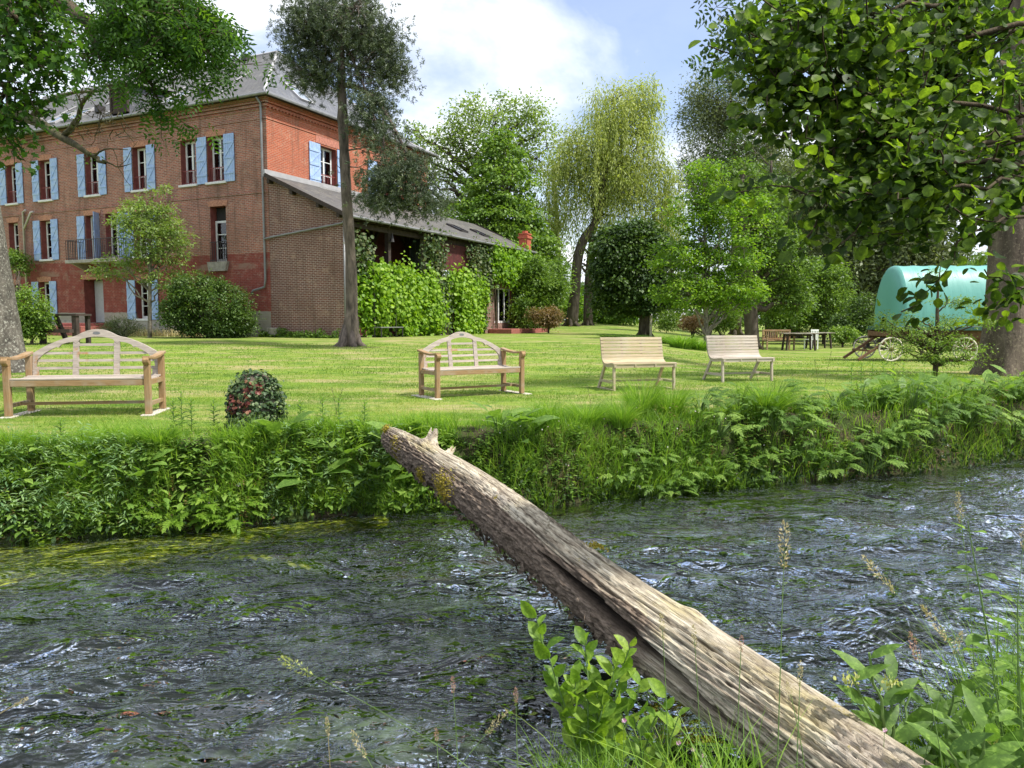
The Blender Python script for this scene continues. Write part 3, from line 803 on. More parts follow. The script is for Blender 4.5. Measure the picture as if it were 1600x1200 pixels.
# roof: hipped, with bell-cast eaves
def hip_roof():
    ov = .42; ez = Z(10.82); A = (FX0 - ov, -ov); B = (ov, SD + ov)
    def ring(i, z): return [(A[0] + i, A[1] + i, z), (B[0] - i, A[1] + i, z), (B[0] - i, B[1] - i, z), (A[0] + i, B[1] - i, z)]
    r0 = ring(0, ez); r1 = ring(1.0, ez + .52); rz = Z(15.4)
    rx0, rx1 = -24.6, -5.2; ym = SD / 2
    pt = [(rx0, ym, rz), (rx1, ym, rz)]
    front = [r0[0], r0[1], r1[1], r1[0], pt[1], pt[0]]
    f = MB(); f.add(front, [(0, 1, 2, 3), (3, 2, 4, 5)]); f.add([r0[2], r0[3], r1[3], r1[2], pt[0], pt[1]], [(0, 1, 2, 3), (3, 2, 4, 5)])
    a = f.build('roof', M['slate'], house)
    s = MB(); s.add([r0[1], r0[2], r1[2], r1[1], pt[1]], [(0, 1, 2, 3), (3, 2, 4)]); s.add([r0[3], r0[0], r1[0], r1[3], pt[0]], [(0, 1, 2, 3), (3, 2, 4)])
    build_split(s, 'hip_slope', M['slate_side'], a)
    l = MB()
    for e in ((r0[1], r1[1], pt[1]), (r0[2], r1[2], pt[1])): l.tube(e, .075, 6)
    l.tube([pt[0], pt[1]], .09, 6); build_split(l, 'ridge_flashing', M['lead'], a)
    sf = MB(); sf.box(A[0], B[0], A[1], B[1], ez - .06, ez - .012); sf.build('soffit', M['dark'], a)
    g_ = MB(); g_.tube([(A[0], A[1] - .06, ez - .03), (B[0] + .06, A[1] - .06, ez - .03), (B[0] + .06, B[1], ez - .03)], .07, 8); g_.build('gutter', M['zinc'], a)
    # a point on the front slope at x, at fraction t up from the bell-cast ring
    def fs(x, t): return Vector((x, r1[0][1] + (ym - r1[0][1]) * t, r1[0][2] + (rz - r1[0][2]) * t))
    def ss(y, t): return Vector((r1[1][0] + (rx1 - r1[1][0]) * t, y, r1[1][2] + (rz - r1[1][2]) * t))
    def rw(P, ax, w_, t0, t1, fn):
        # a roof window lying on the slope
        p0, p1 = fn(P - w_ / 2, t0), fn(P + w_ / 2, t0); p2, p3 = fn(P + w_ / 2, t1), fn(P - w_ / 2, t1)
        nrm = (p1 - p0).cross(p3 - p0).normalized()
        if nrm.z < 0: nrm = -nrm
        b = MB(); cs = (p0, p1, p2, p3)
        for i in range(4): b.bar(cs[i] + nrm * .05, cs[(i + 1) % 4] + nrm * .05, .09, .10, up=nrm)
        fr = b.build('roof_window', M['lead'], a)
        q = [c + nrm * .06 for c in cs] + [c + nrm * .03 for c in cs]
        MB().add(q, [(0, 1, 2, 3), (7, 6, 5, 4), (0, 4, 5, 1), (2, 6, 7, 3), (1, 5, 6, 2), (0, 3, 7, 4)]).build('pane', M['glass_roof'], fr)
    for x_, t0, t1 in ((-6.9, .03, .25), (-15.6, .03, .24), (-14.1, .03, .24), (-18.4, .03, .24), (-10.6, .03, .24)): rw(x_, 'x', .95, t0, t1, fs)
    for y_, t0, t1 in ((3.6, .05, .25), (9.0, .05, .25)): rw(y_, 'y', .95, t0, t1, ss)
    sl = MB()
    for x_, t0, t1 in ((-3.6, .05, .2), (-4.2, .32, .5), (-6.2, .32, .52), (-8.0, .25, .4), (-13.2, .3, .5), (-16.6, .25, .42), (-11.8, .2, .4)):
        p, q = fs(x_, t0), fs(x_ - .02, t1); sl.bar(p + Vector((0, -.03, .03)), q + Vector((0, -.03, .03)), .10, .03)
    p, q = ss(4.6, .30), ss(4.6, .5); sl.bar(p + Vector((.03, 0, .04)), q + Vector((.03, 0, .04)), .10, .03)
    build_split(sl, 'roof_flashing', M['lead'], a)
    vt = MB()
    for x_, t in ((-5.0, .13), (-6.9, .93), (-12.4, .15)):
        p = fs(x_, t); vt.box(p.x - .16, p.x + .16, p.y - .3, p.y + .1, p.z - .1, p.z + .24)
    build_split(vt, 'roof_vent', M['iron'], a)
    # dormers
    for x_ in (-9.1, -20.6):
        d = MB(); y0 = -.12; z0 = ez + .3; w_ = .62; h_ = 1.25
        d.box(x_ - w_, x_ - w_ + .12, y0, y0 + .12, z0, z0 + h_); d.box(x_ + w_ - .12, x_ + w_, y0, y0 + .12, z0, z0 + h_)
        d.box(x_ - w_ + .12, x_ + w_ - .12, y0 + .06, y0 + .1, z0, z0 + h_ - .01)
        dd = d.build('dormer', M['darkwood'], a)
        c = MB(); c.prism([(y0 + .13, z0 - .1), (y0 + .13, z0 + h_), (y0 + 2.2, z0 + h_), (y0 + 2.2, z0 + 1.2)], x_ - w_ + .02, x_ - w_ + .07, 'x')
        c.prism([(y0 + .13, z0 - .1), (y0 + .13, z0 + h_), (y0 + 2.2, z0 + h_), (y0 + 2.2, z0 + 1.2)], x_ + w_ - .07, x_ + w_ - .02, 'x'); build_split(c, 'cheek', M['slate_side'], dd)
        r_ = MB(); r_.add([(x_ - w_ - .2, y0 - .35, z0 + h_), (x_ + w_ + .2, y0 - .35, z0 + h_), (x_ + w_ + .2, y0 + 3.0, z0 + h_ + .35), (x_ - w_ - .2, y0 + 3.0, z0 + h_ + .35), (x_, y0 + .5, z0 + h_ + .75), (x_, y0 + 3.4, z0 + h_ + .8)],
                          [(0, 1, 4), (1, 2, 5, 4), (3, 0, 4, 5), (0, 3, 2, 1)]); r_.build('dormer_roof', M['slate'], dd)
hip_roof()
# pipes
p = MB(); p.tube([(-.18, -.36, Z(10.72)), (-.18, -.14, Z(10.5)), (-.18, -.12, Z(10.2)), (-.18, -.10, Z(3.0)), (-.22, -.12, Z(2.65)), (-.9, -.12, Z(2.5)), (-1.0, -.12, Z(2.35))], .05, 8)
p.build('downpipe', M['zinc'], house, smooth=True)
p = MB(); p.tube([(-16.75, -.12, .2), (-16.75, -.12, Z(6.9)), (-16.4, -.2, Z(6.95))], .06, 8); p.tube([(-16.72, -.12, Z(6.0)), (-15.9, -.25, Z(6.8)), (-15.7, -.25, Z(6.82))], .06, 8)
build_split(p, 'vent_pipe', M['pipe_white'], house, smooth=True)
# balcony
b = MB().box(-12.35, -8.7, -.95, -.02, Z(4.0), Z(4.16)); bal = b.build('balcony', M['stone'], house, bevel=.01)
b = MB()
for x0, y0, x1, y1 in ((-12.3, -.9, -8.75, -.9), (-12.3, -.9, -12.3, -.05), (-8.75, -.9, -8.75, -.05)):
    b.bar((x0, y0, Z(5.12)), (x1, y1, Z(5.12)), .04, .03); b.bar((x0, y0, Z(4.24)), (x1, y1, Z(4.24)), .03, .02)
    n = int(max(abs(x1 - x0), abs(y1 - y0)) / .12)
    for i in range(n + 1):
        t = i / n; b.box(x0 + (x1 - x0) * t - .009, x0 + (x1 - x0) * t + .009, y0 + (y1 - y0) * t - .009, y0 + (y1 - y0) * t + .009, Z(4.16), Z(5.11))
b.build('railing', M['iron'], bal)
b = MB()
for x_ in (-12.0, -10.5, -9.0): b.prism([(-.85, Z(4.0)), (-.02, Z(4.0)), (-.02, Z(3.62))], x_ - .06, x_ + .06, 'x')
build_split(b, 'bracket', M['stone'], bal)
# entrance step and threshold slab
MB().box(-13.0, -10.3, -1.7, -.01, -.6, Z(.92)).box(-12.7, -10.6, -1.2, -.008, Z(.92), Z(1.07)).build('doorstep', M['step_red'], house, bevel=.02)
build_split(MB().box(-16.9, -13.1, -.06, -.002, -.6, Z(1.2)).box(-10.2, -6.4, -.06, -.002, -.6, Z(1.2)), 'plinth', M['stone'], house)
MB().box(.02, .55, -.35, -.01, -.4, .42).build('corner_block', M['stone'], house, bevel=.03)

# ---------------------------------------------------------------- open annex (lean-to) along the side of the house
an = empty('lean_to_annex', (HX, HY, HZ), HROT, 'low open-fronted brick annex with long lean-to slate roof beside the house', 'annex')
AW = 4.05; RZ0 = Z(7.48); RZ1 = Z(5.50); AL = 18.5
slope = (RZ1 - RZ0) / 4.45
b = MB(); b.prism([(0.02, -.8), (AW, -.8), (AW, RZ0 + slope * AW - .14), (0.02, RZ0 - .14)], .0, .34)
b.build('end_wall', M['brick_annex'], an)
y0, y1 = -.28, AL + .2
rv = [(0.03, y0, RZ0), (4.45, y0, RZ1), (4.45, y1, RZ1), (0.03, y1, RZ0)]
rb = MB().add([Vector(v) for v in rv] + [Vector(v) - Vector((0, 0, .09)) for v in rv], [(0, 1, 2, 3), (7, 6, 5, 4), (0, 4, 5, 1), (1, 5, 6, 2), (2, 6, 7, 3), (3, 7, 4, 0)])
ar = rb.build('roof', M['slate_annex'], an)
MB().box(.035, .10, y0, SD, RZ0 - .02, RZ0 + .20).build('flashing', M['lead'], ar)
build_split(MB().bar((.1, y0 - .02, RZ0 - .05), (4.45, y0 - .02, RZ1 - .05), .04, .17).bar((.1, y1 + .02, RZ0 - .05), (4.45, y1 + .02, RZ1 - .05), .04, .17), 'bargeboard', M['darkwood'], ar)
MB().tube([(4.52, y0, RZ1 - .06), (4.52, y1, RZ1 - .06)], .065, 8).build('gutter', M['zinc'], ar)
pf = MB()
for x_ in (.25, 1.5, 2.9, 3.95): pf.box(x_ - .07, x_ + .07, y0 + .01, .0, RZ0 + slope * x_ - .3, RZ0 + slope * x_ - .1)
for i in range(32): yy_ = .5 + i * .58; pf.box(3.4, 4.42, yy_ - .04, yy_ + .04, RZ1 - .16, RZ1 - .03)
build_split(pf, 'rafter', M['darkwood'], ar)
for yy_, tt in ((11.9, (.50, .70)), (14.6, (.50, .70))):
    b = MB(); xa, xb = 4.45 * tt[0], 4.45 * tt[1]
    cs = [Vector((xa, yy_ - .4, RZ0 + slope * xa)), Vector((xb, yy_ - .4, RZ0 + slope * xb)), Vector((xb, yy_ + .4, RZ0 + slope * xb)), Vector((xa, yy_ + .4, RZ0 + slope * xa))]
    for i in range(4): b.bar(cs[i] + Vector((0, 0, .05)), cs[(i + 1) % 4] + Vector((0, 0, .05)), .08, .1)
    fr = b.build('roof_window', M['iron'], ar)
    MB().add([c + Vector((0, 0, .04)) for c in cs], [(0, 1, 2, 3)]).build('pane', M['glass_roof'], fr)
ch = MB().box(3.62, 4.18, 18.0, 18.6, Z(4.9), Z(6.30)).box(3.56, 4.24, 17.94, 18.66, Z(6.30), Z(6.42)).box(3.62, 4.18, 18.0, 18.6, Z(6.42), Z(6.55)).box(3.58, 4.22, 17.97, 18.63, Z(6.55), Z(6.62))
chm = ch.build('chimney', M['terracotta'], an)
MB().tube([(3.9, 18.3, Z(6.6)), (3.9, 18.3, Z(6.78))], .19, 10).build('chimney_pot', M['terracotta'], chm)
# timber frame of the open part
for yy_ in (.5, 3.3, 6.3, 9.2, 11.4): MB().box(AW - .22, AW - .02, yy_ - .1, yy_ + .1, -.3, RZ1 + .02).build('post', M['darkwood'] if yy_ != 6.3 else M['wood_table'], an)
MB().box(AW - .22, AW - .03, .35, 18.3, Z(5.12), Z(5.34)).build('header_beam', M['darkwood'], an)
b = MB(); b.box(1.95, 2.12, .35, 11.4, Z(3.5), Z(3.7))
for yy_ in (1.9, 4.8, 7.8, 10.4):
    b.box(1.95, 2.10, yy_ - .09, yy_ + .09, -.3, Z(6.2)); b.bar((2.03, yy_ + .1, Z(5.0)), (2.03, yy_ + .9, Z(6.0)), .13, .15, up=(1, 0, 0)); b.bar((2.03, yy_ - .1, Z(5.0)), (2.03, yy_ - .9, Z(6.0)), .13, .15, up=(1, 0, 0))
b.build('timber_frame', M['darkwood'], an)
MB().box(1.84, 1.94, .34, 11.4, -.5, Z(6.35)).build('inner_boards', M['darkred'], an)
for yy_ in (3.0, 8.6):
    fr = MB().box(1.945, 1.99, yy_ - .55, yy_ + .55, Z(3.8), Z(5.6)).build('window', M['zinc'], an)
    MB().box(1.995, 2.0, yy_ - .45, yy_ - .05, Z(3.9), Z(5.5)).box(1.995, 2.0, yy_ + .05, yy_ + .45, Z(3.9), Z(5.5)).build('pane', M['glass_roof'], fr)
MB().box(.05, AW, .34, 11.5, -.55, .02).build('floor_slab', M['stone'], an)
# closed part with the white french window
MXS = Matrix(((0, 1, 0, AW), (1, 0, 0, 0), (0, 0, 1, 0), (0, 0, 0, 1)))
wall_holes('long_wall', MXS, 11.5, AL, -.8, Z(5.36), [(13.75, 16.0, Z(1.05), Z(3.1))], M['brick_annex_long'], depth=.3, parent=an)
MB().box(AW + .003, AW + .04, 7.0, 13.4, Z(3.75), Z(5.10)).build('red_boards', M['darkred'], an)
MB().box(.05, AW - .32, AL - .3, AL, -.8, Z(5.3)).build('rear_wall', M['brick_annex_long'], an)
window(MXS, 13.75, 16.0, Z(1.05), Z(3.1), curtain='white', sill=False, split=3, rows=1, inset=.12, parent=an, name='french_window')
MB().box(AW + .03, AW + 1.5, 12.9, 18.4, -.6, Z(.72)).build('brick_step', M['step_red'], an, bevel=.02)
p = MB(); p.tube([(-.13, -.14, Z(4.72)), (.1, -.1, Z(4.78)), (4.0, -.1, Z(5.18)), (4.25, -.1, Z(5.32))], .045, 8); p.tube([(4.1, -.06, Z(5.2)), (4.1, -.06, -.3)], .045, 8)
build_split(p, 'gutter_pipe', M['zinc'], an, smooth=True)
lm = MB().tube([(AW + .12, 3.3, Z(5.1)), (AW + .12, 3.3, Z(4.9)), (AW + .12, 3.3, Z(4.72))], [.03, .07, .11], 8).build('wall_lamp', M['iron'], an)
def HW(x, y, z=0.0):
    """house-local point in the world"""
    c, s = math.cos(HROT), math.sin(HROT)
    return np.array([HX + x * c - y * s, HY + x * s + y * c, HZ + z])
# ---------------------------------------------------------------- garden benches
def arched_bench(loc, rz, label, weather=0):
    t = empty('garden_bench', loc, rz, label, 'bench', 'arched teak benches on the lawn')
    W = .79; yf, yr = -.29, .30
    for sx in (-1, 1):
        x = sx * W
        b = MB().box(x - .036, x + .036, yf - .036, yf + .036, 0, .60)
        # scrolled head of the front post
        b.prism([(yf - .036, .60), (yf - .07, .635), (yf - .075, .67), (yf - .05, .70), (yf, .71), (yf + .036, .69), (yf + .036, .60)], x - .036, x + .036, 'x')
        b.build('leg', M['teak_leg'], t, bevel=.006)
        MB().box(x - .036, x + .036, yr - .036, yr + .036, 0, .70).build('leg', M['teak_leg'], t, bevel=.006)
        a = MB(); top = [(yf - .05, .715), (-.1, .70), (.1, .715), (yr + .05, .755)]
        a.prism(top + [(p, q - .035) for p, q in top[::-1]], x - .05 if sx < 0 else x - .04, x + .04 if sx < 0 else x + .05, 'x'); a.build('armrest', M['teak'], t, bevel=.005)
        s = MB(); s.box(x - .022, x + .022, yf + .036, yr - .036, .10, .145); s.box(x - .022, x + .022, yf + .036, yr - .036, .36, .42); build_split(s, 'side_rail', M['teak'], t)
    MB().box(-W + .022, W - .022, -.03, .01, .105, .14).build('stretcher', M['teak'], t)
    MB().box(-W + .036, W - .036, yf - .02, yf + .02, .355, .425).build('apron', M['teak'], t, bevel=.004); MB().box(-W + .036, W - .036, yr - .02, yr + .02, .355, .415).build('rear_apron', M['teak'], t, bevel=.004)
    s = MB()
    for i in range(7):
        y = yf - .02 + i * .088; z = .43 - .018 * math.sin(i / 6 * math.pi); s.box(-W + .0, W - .0, y, y + .072, z, z + .022)
    s.build('seat', M['teak_seat'], t, bevel=.003)
    # arched top rail with shoulders and cusps
    xs = [i * .025 for i in range(0, 31)]
    def topz(x):
        return float(np.interp(x, [0, .06, .12, .18, .24, .29, .34, .42, .50, .58, .66, .75], [1.035, 1.03, 1.015, .988, .955, .938, .930, .905, .872, .835, .79, .735]))
    def botz(x):
        if x < .21: return .94 - .9 * x * x * 1.0
        if x < .27: return float(np.interp(x, [.21, .235, .27], [.90, .845, .875]))
        if x < .60: return float(np.interp(x, [.27, .36, .42, .45, .48, .55, .60], [.875, .862, .84, .80, .81, .77, .74]))
        return float(np.interp(x, [.60, .66, .70, .72, .75], [.74, .69, .64, .50, .50]))
    xx = sorted(set([-x for x in xs] + xs))
    k0 = MB(); k0.strip([(x, topz(abs(x))) for x in xx], [(x, botz(abs(x))) for x in xx], yr - .02, yr + .02)
    k0.v = [(v[0], v[1] + (v[2] - .45) * .16, v[2]) for v in k0.v]
    rail = k0.build('top_rail', M['teak_grey'], t)
    pl = MB(); n = 18
    pl.add([(.045 * math.cos(2 * math.pi * i / n), yr - .024 + (.985 - .45) * .16, .985 + .02 * math.sin(2 * math.pi * i / n)) for i in range(n)] + [(.045 * math.cos(2 * math.pi * i / n), yr - .0 + (.985 - .45) * .16, .985 + .02 * math.sin(2 * math.pi * i / n)) for i in range(n)],
           [tuple(range(n))] + [(i, (i + 1) % n, n + (i + 1) % n, n + i) for i in range(n)])
    pl.build('plaque', M['zinc'], rail)
    def tilt(b): b.v = [(v[0], v[1] + (v[2] - .45) * .16, v[2]) for v in b.v]; return b
    for x in (-.245, .245):
        tilt(MB().box(x - .034, x + .034, yr - .016, yr + .016, .42, botz(abs(x)) + .02)).build('stile', M['teak_grey'], t)
    for x in (-.715, .715):
        tilt(MB().box(x - .034, x + .034, yr - .016, yr + .016, .42, .56)).build('stile', M['teak_grey'], t)
    for z, e in ((.54, .70), (.635, .69), (.73, .63), (.835, .23)):
        tilt(MB().box(-e, e, yr - .008, yr + .008, z - .016, z + .016)).build('back_slat', M['teak_grey'] if weather == 0 or z > .7 else M['teak_seat'], t)
    return t
def put_on_ground(x, y): return (x, y, gz(x, y))
bA = arched_bench(put_on_ground(-5.29, 9.56), R(9), 'large arched-back teak bench, weathered grey, at the left beside the tree trunk')
bA.location.z = .0
bB = arched_bench(put_on_ground(-.62, 12.0), R(32), 'smaller-looking arched-back teak bench turned slightly away, in the middle of the lawn', 1)
bB.scale = (.94, .94, .94)
def paving(bench, sx, label):
    c, s = math.cos(bench.rotation_euler.z), math.sin(bench.rotation_euler.z)
    x = sx * .79; p = (bench.location.x + x * c, bench.location.y + x * s)
    o = MB().box(-.07, .07, -.40, .42, -.05, .018).build('paving_strip', M['paver'], bevel=.006)
    o.location = (p[0], p[1], gz(*p) + .0); o.rotation_euler = (0, 0, bench.rotation_euler.z)
    setp(o, label, 'paving slab', 'pale slabs under the arched benches')
    return o
for be, nm in ((bA, 'large left arched bench'), (bB, 'middle arched bench')):
    zs = [paving(be, sx, f'pale stone slab under the {w_} feet of the {nm}') for sx, w_ in ((-1, 'left'), (1, 'right'))]
    be.location.z = max(o.location.z for o in zs) + .012
    for o in zs: o.location.z = be.location.z - .018

def slat_bench(loc, rz, m, label, runner=True):
    t = empty('slatted_bench', loc, rz, label, 'bench', 'curved slatted benches on the lawn')
    W = .54
    prof = [(-.34, .435), (-.25, .445), (-.15, .435), (-.05, .425), (.05, .425), (.13, .445), (.185, .49), (.215, .56), (.235, .64), (.25, .72), (.27, .80), (.295, .875)]
    P = np.array(prof); seg = np.r_[0, np.cumsum(np.hypot(*np.diff(P, axis=0).T))]
    def pt(s): return np.interp(s, seg, P[:, 0]), np.interp(s, seg, P[:, 1])
    n = 16
    for i in range(n):
        s_ = (i + .5) / n * seg[-1]; y, z = pt(s_); y1, z1 = pt(s_ + .01); a = math.atan2(z1 - z, y1 - y)
        Mx = Matrix.Translation((0, y, z)) @ Matrix.Rotation(a, 4, 'X')
        MB().box(-W - .03, W + .03, -.0245, .0245, 0, .018, Mx).build('slat', m, t)
    for x in (-W, -.18, .18, W):
        th = .02 if abs(x) > .3 else .012
        b = MB(); b.prism([(y, z - .001) for y, z in prof] + [(y - (.012 if z > .5 else 0), z - .045 + (.02 if z > .6 else 0)) if z < .5 else (y + .035, z - .01) for y, z in prof[::-1]], x - th, x + th, 'x')
        b.build('side_frame' if abs(x) > .3 else 'slat_support', m, t)
    for x in (-W, W):
        MB().bar((x, -.27, .40), (x, -.29, .0), .05, .035, up=(1, 0, 0)).build('leg', m, t)
        MB().bar((x, .12, .41), (x, .40, .0), .055, .035, up=(1, 0, 0)).build('leg', m, t)
        MB().bar((x, -.28, .14), (x, .30, .14), .03, .04).build('side_rail', m, t)
        if runner: MB().box(x - .018, x + .018, -.32, .44, -.005, .022).build('runner', m, t)
    MB().bar((-W, .1, .14), (W, .1, .14), .04, .03).build('stretcher', m, t)
    MB().box(-W, W, -.325, -.305, .385, .43).build('apron', m, t)
    return t
slat_bench(put_on_ground(2.13, 13.05), R(15), M['slatwood'], 'honey-coloured curved slatted bench next to the arched bench in the middle of the lawn')
slat_bench(put_on_ground(4.42, 14.95), R(17), M['slatgrey'], 'paler greyish curved slatted bench, the right one of the two slatted benches', False)

# far picnic group
t = empty('wooden_bench', put_on_ground(*at(1216, 545, 34.2)[:2]), R(6), 'orange wooden garden bench beside the picnic tables at the far side of the lawn', 'bench')
for x in (-.62, .62):
    MB().box(x - .03, x + .03, -.25, -.19, 0, .64).build('leg', M['teak'], t); MB().box(x - .03, x + .03, .2, .26, 0, .9).build('leg', M['teak'], t)
    MB().box(x - .035, x + .035, -.27, .22, .63, .66).build('armrest', M['teak'], t)
MB().box(-.65, .65, -.25, .22, .40, .44).build('seat', M['teak'], t)
b = MB().box(-.6, .6, .21, .25, .82, .90).box(-.6, .6, .21, .25, .46, .52)
for i in range(14): b.box(-.56 + i * .086, -.525 + i * .086, .22, .24, .5, .83)
b.build('backrest', M['teak'], t)
def table(px, D, w_, label, rz=0):
    p = at(px, 540, D); t = empty('picnic_table', put_on_ground(p[0], p[1]), rz, label, 'table', 'wooden tables at the far side of the lawn')
    b = MB()
    for i in range(5): b.box(-w_ / 2, w_ / 2, -.4 + i * .165, -.245 + i * .165, .72, .755)
    b.build('table_top', M['wood_table'], t)
    for x in (-w_ / 2 + .2, w_ / 2 - .2):
        for y in (-.33, .33): MB().bar((x, y * .8, .72), (x + (.06 if x > 0 else -.06), y, 0), .07, .07).build('leg', M['darkwood'], t)
    MB().box(-w_ / 2 + .2, w_ / 2 - .2, -.03, .03, .62, .70).build('apron', M['darkwood'], t)
    return t
table(1248, 33.6, 1.5, 'grey-topped wooden table right next to the far orange bench', R(-4))
table(1279, 36.5, 1.2, 'second grey-topped wooden table behind and right of the first far table', R(3))
p = at(1267, 540, 35.3); t = empty('garden_chair', put_on_ground(p[0], p[1]), R(200), 'small white garden chair between the two far wooden tables', 'chair')
MB().box(-.22, .22, -.22, .22, .42, .45).build('seat', M['white'], t)
for x in (-.2, .2):
    for y in (-.2, .2): MB().box(x - .02, x + .02, y - .02, y + .02, 0, .42).build('leg', M['white'], t)
b = MB()
for i in range(5): b.box(-.2 + i * .09, -.16 + i * .09, .2, .23, .45, .84)
b.box(-.22, .22, .2, .23, .84, .90); b.build('backrest', M['white'], t)

# dark timber picnic frame in front of the house
p = at(104, 530, 26.5); t = empty('wooden_trestle', put_on_ground(p[0], p[1]), R(-14), 'dark brown wooden picnic trestle in front of the house, behind the left bench', 'picnic table')
tz = t.location.z
b = MB().box(-.85, .75, -.35, .35, 1.05 - .1, 1.02); b.build('table_top', M['darkwood'], t)
for x in (-.75, .62): MB().box(x - .09, x + .09, -.3, -.16, 0, .95).build('leg', M['darkwood'], t)
MB().bar((-.7, .3, .95), (-.25, .3, 0), .12, .12).build('leg', M['darkwood'], t); MB().bar((.62, .3, .95), (.62, .3, 0), .12, .12).build('leg', M['darkwood'], t)
MB().box(-1.0, .62, -.5, -.32, .38, .50).build('seat', M['darkwood'], t)

# ---------------------------------------------------------------- bow-top wagon
def f_canvas(k):
    o = k.obj(); n = k.noise(k.map(o, (3, .6, .5)), 1.5, 5, .6); n2 = k.noise(o, .8, 4)
    c = k.mix(n, (.085, .28, .24), (.14, .38, .325)); c = k.mix(k.ramp(n2, [(.5, 0.0), (.7, .4)]), c, (.16, .40, .355))
    k.out(k.pbsdf(c, .46, k.bump(n, .5, .04), spec=.45))
M['canvas'] = mat('canvas_teal', f_canvas)
M['wheel'] = plain('wheel_cream', (.62, .56, .44), .7, .25, 12)
M['wagonwood'] = plain('wagon_wood', (.16, .085, .045), .8, .35, 8)
M['wagongreen'] = plain('wagon_green', (.035, .10, .09), .5, .2, 6)
wp = at(1392, 549, 23.2)
wg = empty('covered_wagon', (wp[0], wp[1], gz(wp[0], wp[1])), R(-3), 'old bow-top wagon with turquoise canvas cover and cream spoked wheels behind the sapling', 'wagon')
def arch(j, n=28, bulge=1.0):
    a = math.pi * j / n; c, s = math.cos(a), math.sin(a)
    y = .98 - (1.04 * bulge) * math.copysign(abs(c) ** .86, c); z = 1.06 + 1.88 * bulge * abs(s) ** .86
    return y, z
nxw_ = 40; n = 28; V = []; F = []; X0 = .42
for i in range(nxw_ + 1):
    u = i / nxw_; x = X0 + (3.17 - X0) * u; sag = 1 - .010 * abs(math.sin(u * math.pi * 5))
    for j in range(n + 1):
        y, z = arch(j, n, sag); V.append((x, y, z))
for i in range(nxw_):
    for j in range(n):
        a = i * (n + 1) + j; F.append((a, a + 1, a + n + 2, a + n + 1))
b = MB().add(V, F); cover = b.build('canvas_cover', M['canvas'], wg, smooth=True)
for x, nm, dp in ((X0, -1, .26), (3.17, 1, .10)):
    Vv = []
    for q_ in range(7):
        a_ = q_ / 6 * math.pi / 2; sc_q = max(.02, math.cos(a_)) ** .40
        Vv += [(x + nm * dp * math.sin(a_), .98 + (arch(j)[0] - .98) * sc_q, 1.06 + (arch(j)[1] - 1.06) * (sc_q * .75 + .25 * math.cos(a_))) for j in range(n + 1)]
    b = MB().add(Vv, [(q_ * (n + 1) + j, q_ * (n + 1) + j + 1, (q_ + 1) * (n + 1) + j + 1, (q_ + 1) * (n + 1) + j) for q_ in range(6) for j in range(n)]); b.build('end_curtain', M['canvas'], wg, smooth=True)
hb = MB()
for x in (3.17,): hb.tube([(x, arch(j)[0], arch(j)[1]) for j in range(n + 1)], .022, 6)
build_split(hb, 'hoop', M['wagongreen'], cover)
MB().box(.05, 3.25, -.06, 2.02, .94, 1.06).build('ledge', M['wagongreen'], wg, bevel=.01)
b = MB().box(.0, 3.6, .20, .30, .70, .94).box(.0, 3.6, 1.66, 1.76, .70, .94); 
for x in (.0, .8, 1.6, 2.4, 3.3): b.box(x, x + .08, .30, 1.66, .76, .90)
b.box(.3, 3.4, .31, 1.65, .90, .938)
b.build('chassis', M['wagonwood'], wg)
MB().box(2.0, 3.3, .4, 1.5, .30, .755).build('storage_box', M['wagonwood'], wg, bevel=.01)
for x in (0.0, 2.17):
    MB().tube([(x, -.02, .375), (x, 1.98, .375)], .04, 8).build('axle', M['iron'], wg)
    b = MB()
    for y in (.25, 1.7):
        for s_ in (1, -1): b.tube([(x + .42 * c_, y, .60 + s_ * .10 * math.sqrt(max(0, 1 - c_ * c_))) for c_ in [i / 5 - 1 for i in range(11)]], .016, 5)
        b.box(x - .05, x + .05, y - .03, y + .03, .38, .52)
    build_split(b, 'leaf_spring', M['iron'], wg)
    for y in (0.0, 1.96):
        wh = empty('wheel', (x, y, .375)); wh.parent = wg
        r_ = MB(); r_.tube([(.345 * math.cos(a), 0, .345 * math.sin(a)) for a in [2 * math.pi * i / 40 for i in range(41)]], .028, 6, False); r_.build('rim', M['wheel'], wh, smooth=True)
        sp = MB()
        for i in range(12):
            a = 2 * math.pi * (i + .3) / 12; sp.tube([(.05 * math.cos(a), 0, .05 * math.sin(a)), (.2 * math.cos(a), 0, .2 * math.sin(a)), (.335 * math.cos(a), 0, .335 * math.sin(a))], [.020, .013, .018], 6)
        build_split(sp, 'spoke', M['wheel'], wh)
        MB().tube([(0, -.10, 0), (0, -.06, 0), (0, .06, 0), (0, .09, 0)], [.035, .06, .06, .04], 12).build('hub', M['wagonwood'], wh)
for y in (.3, 1.5):
    MB().bar((.25, y, .80), (-.85, y - .05, .05), .09, .07).build('shaft', M['wagonwood'], wg)
MB().bar((-.55, .25, .32), (-.55, 1.5, .32), .06, .06).build('crossbar', M['wagonwood'], wg)

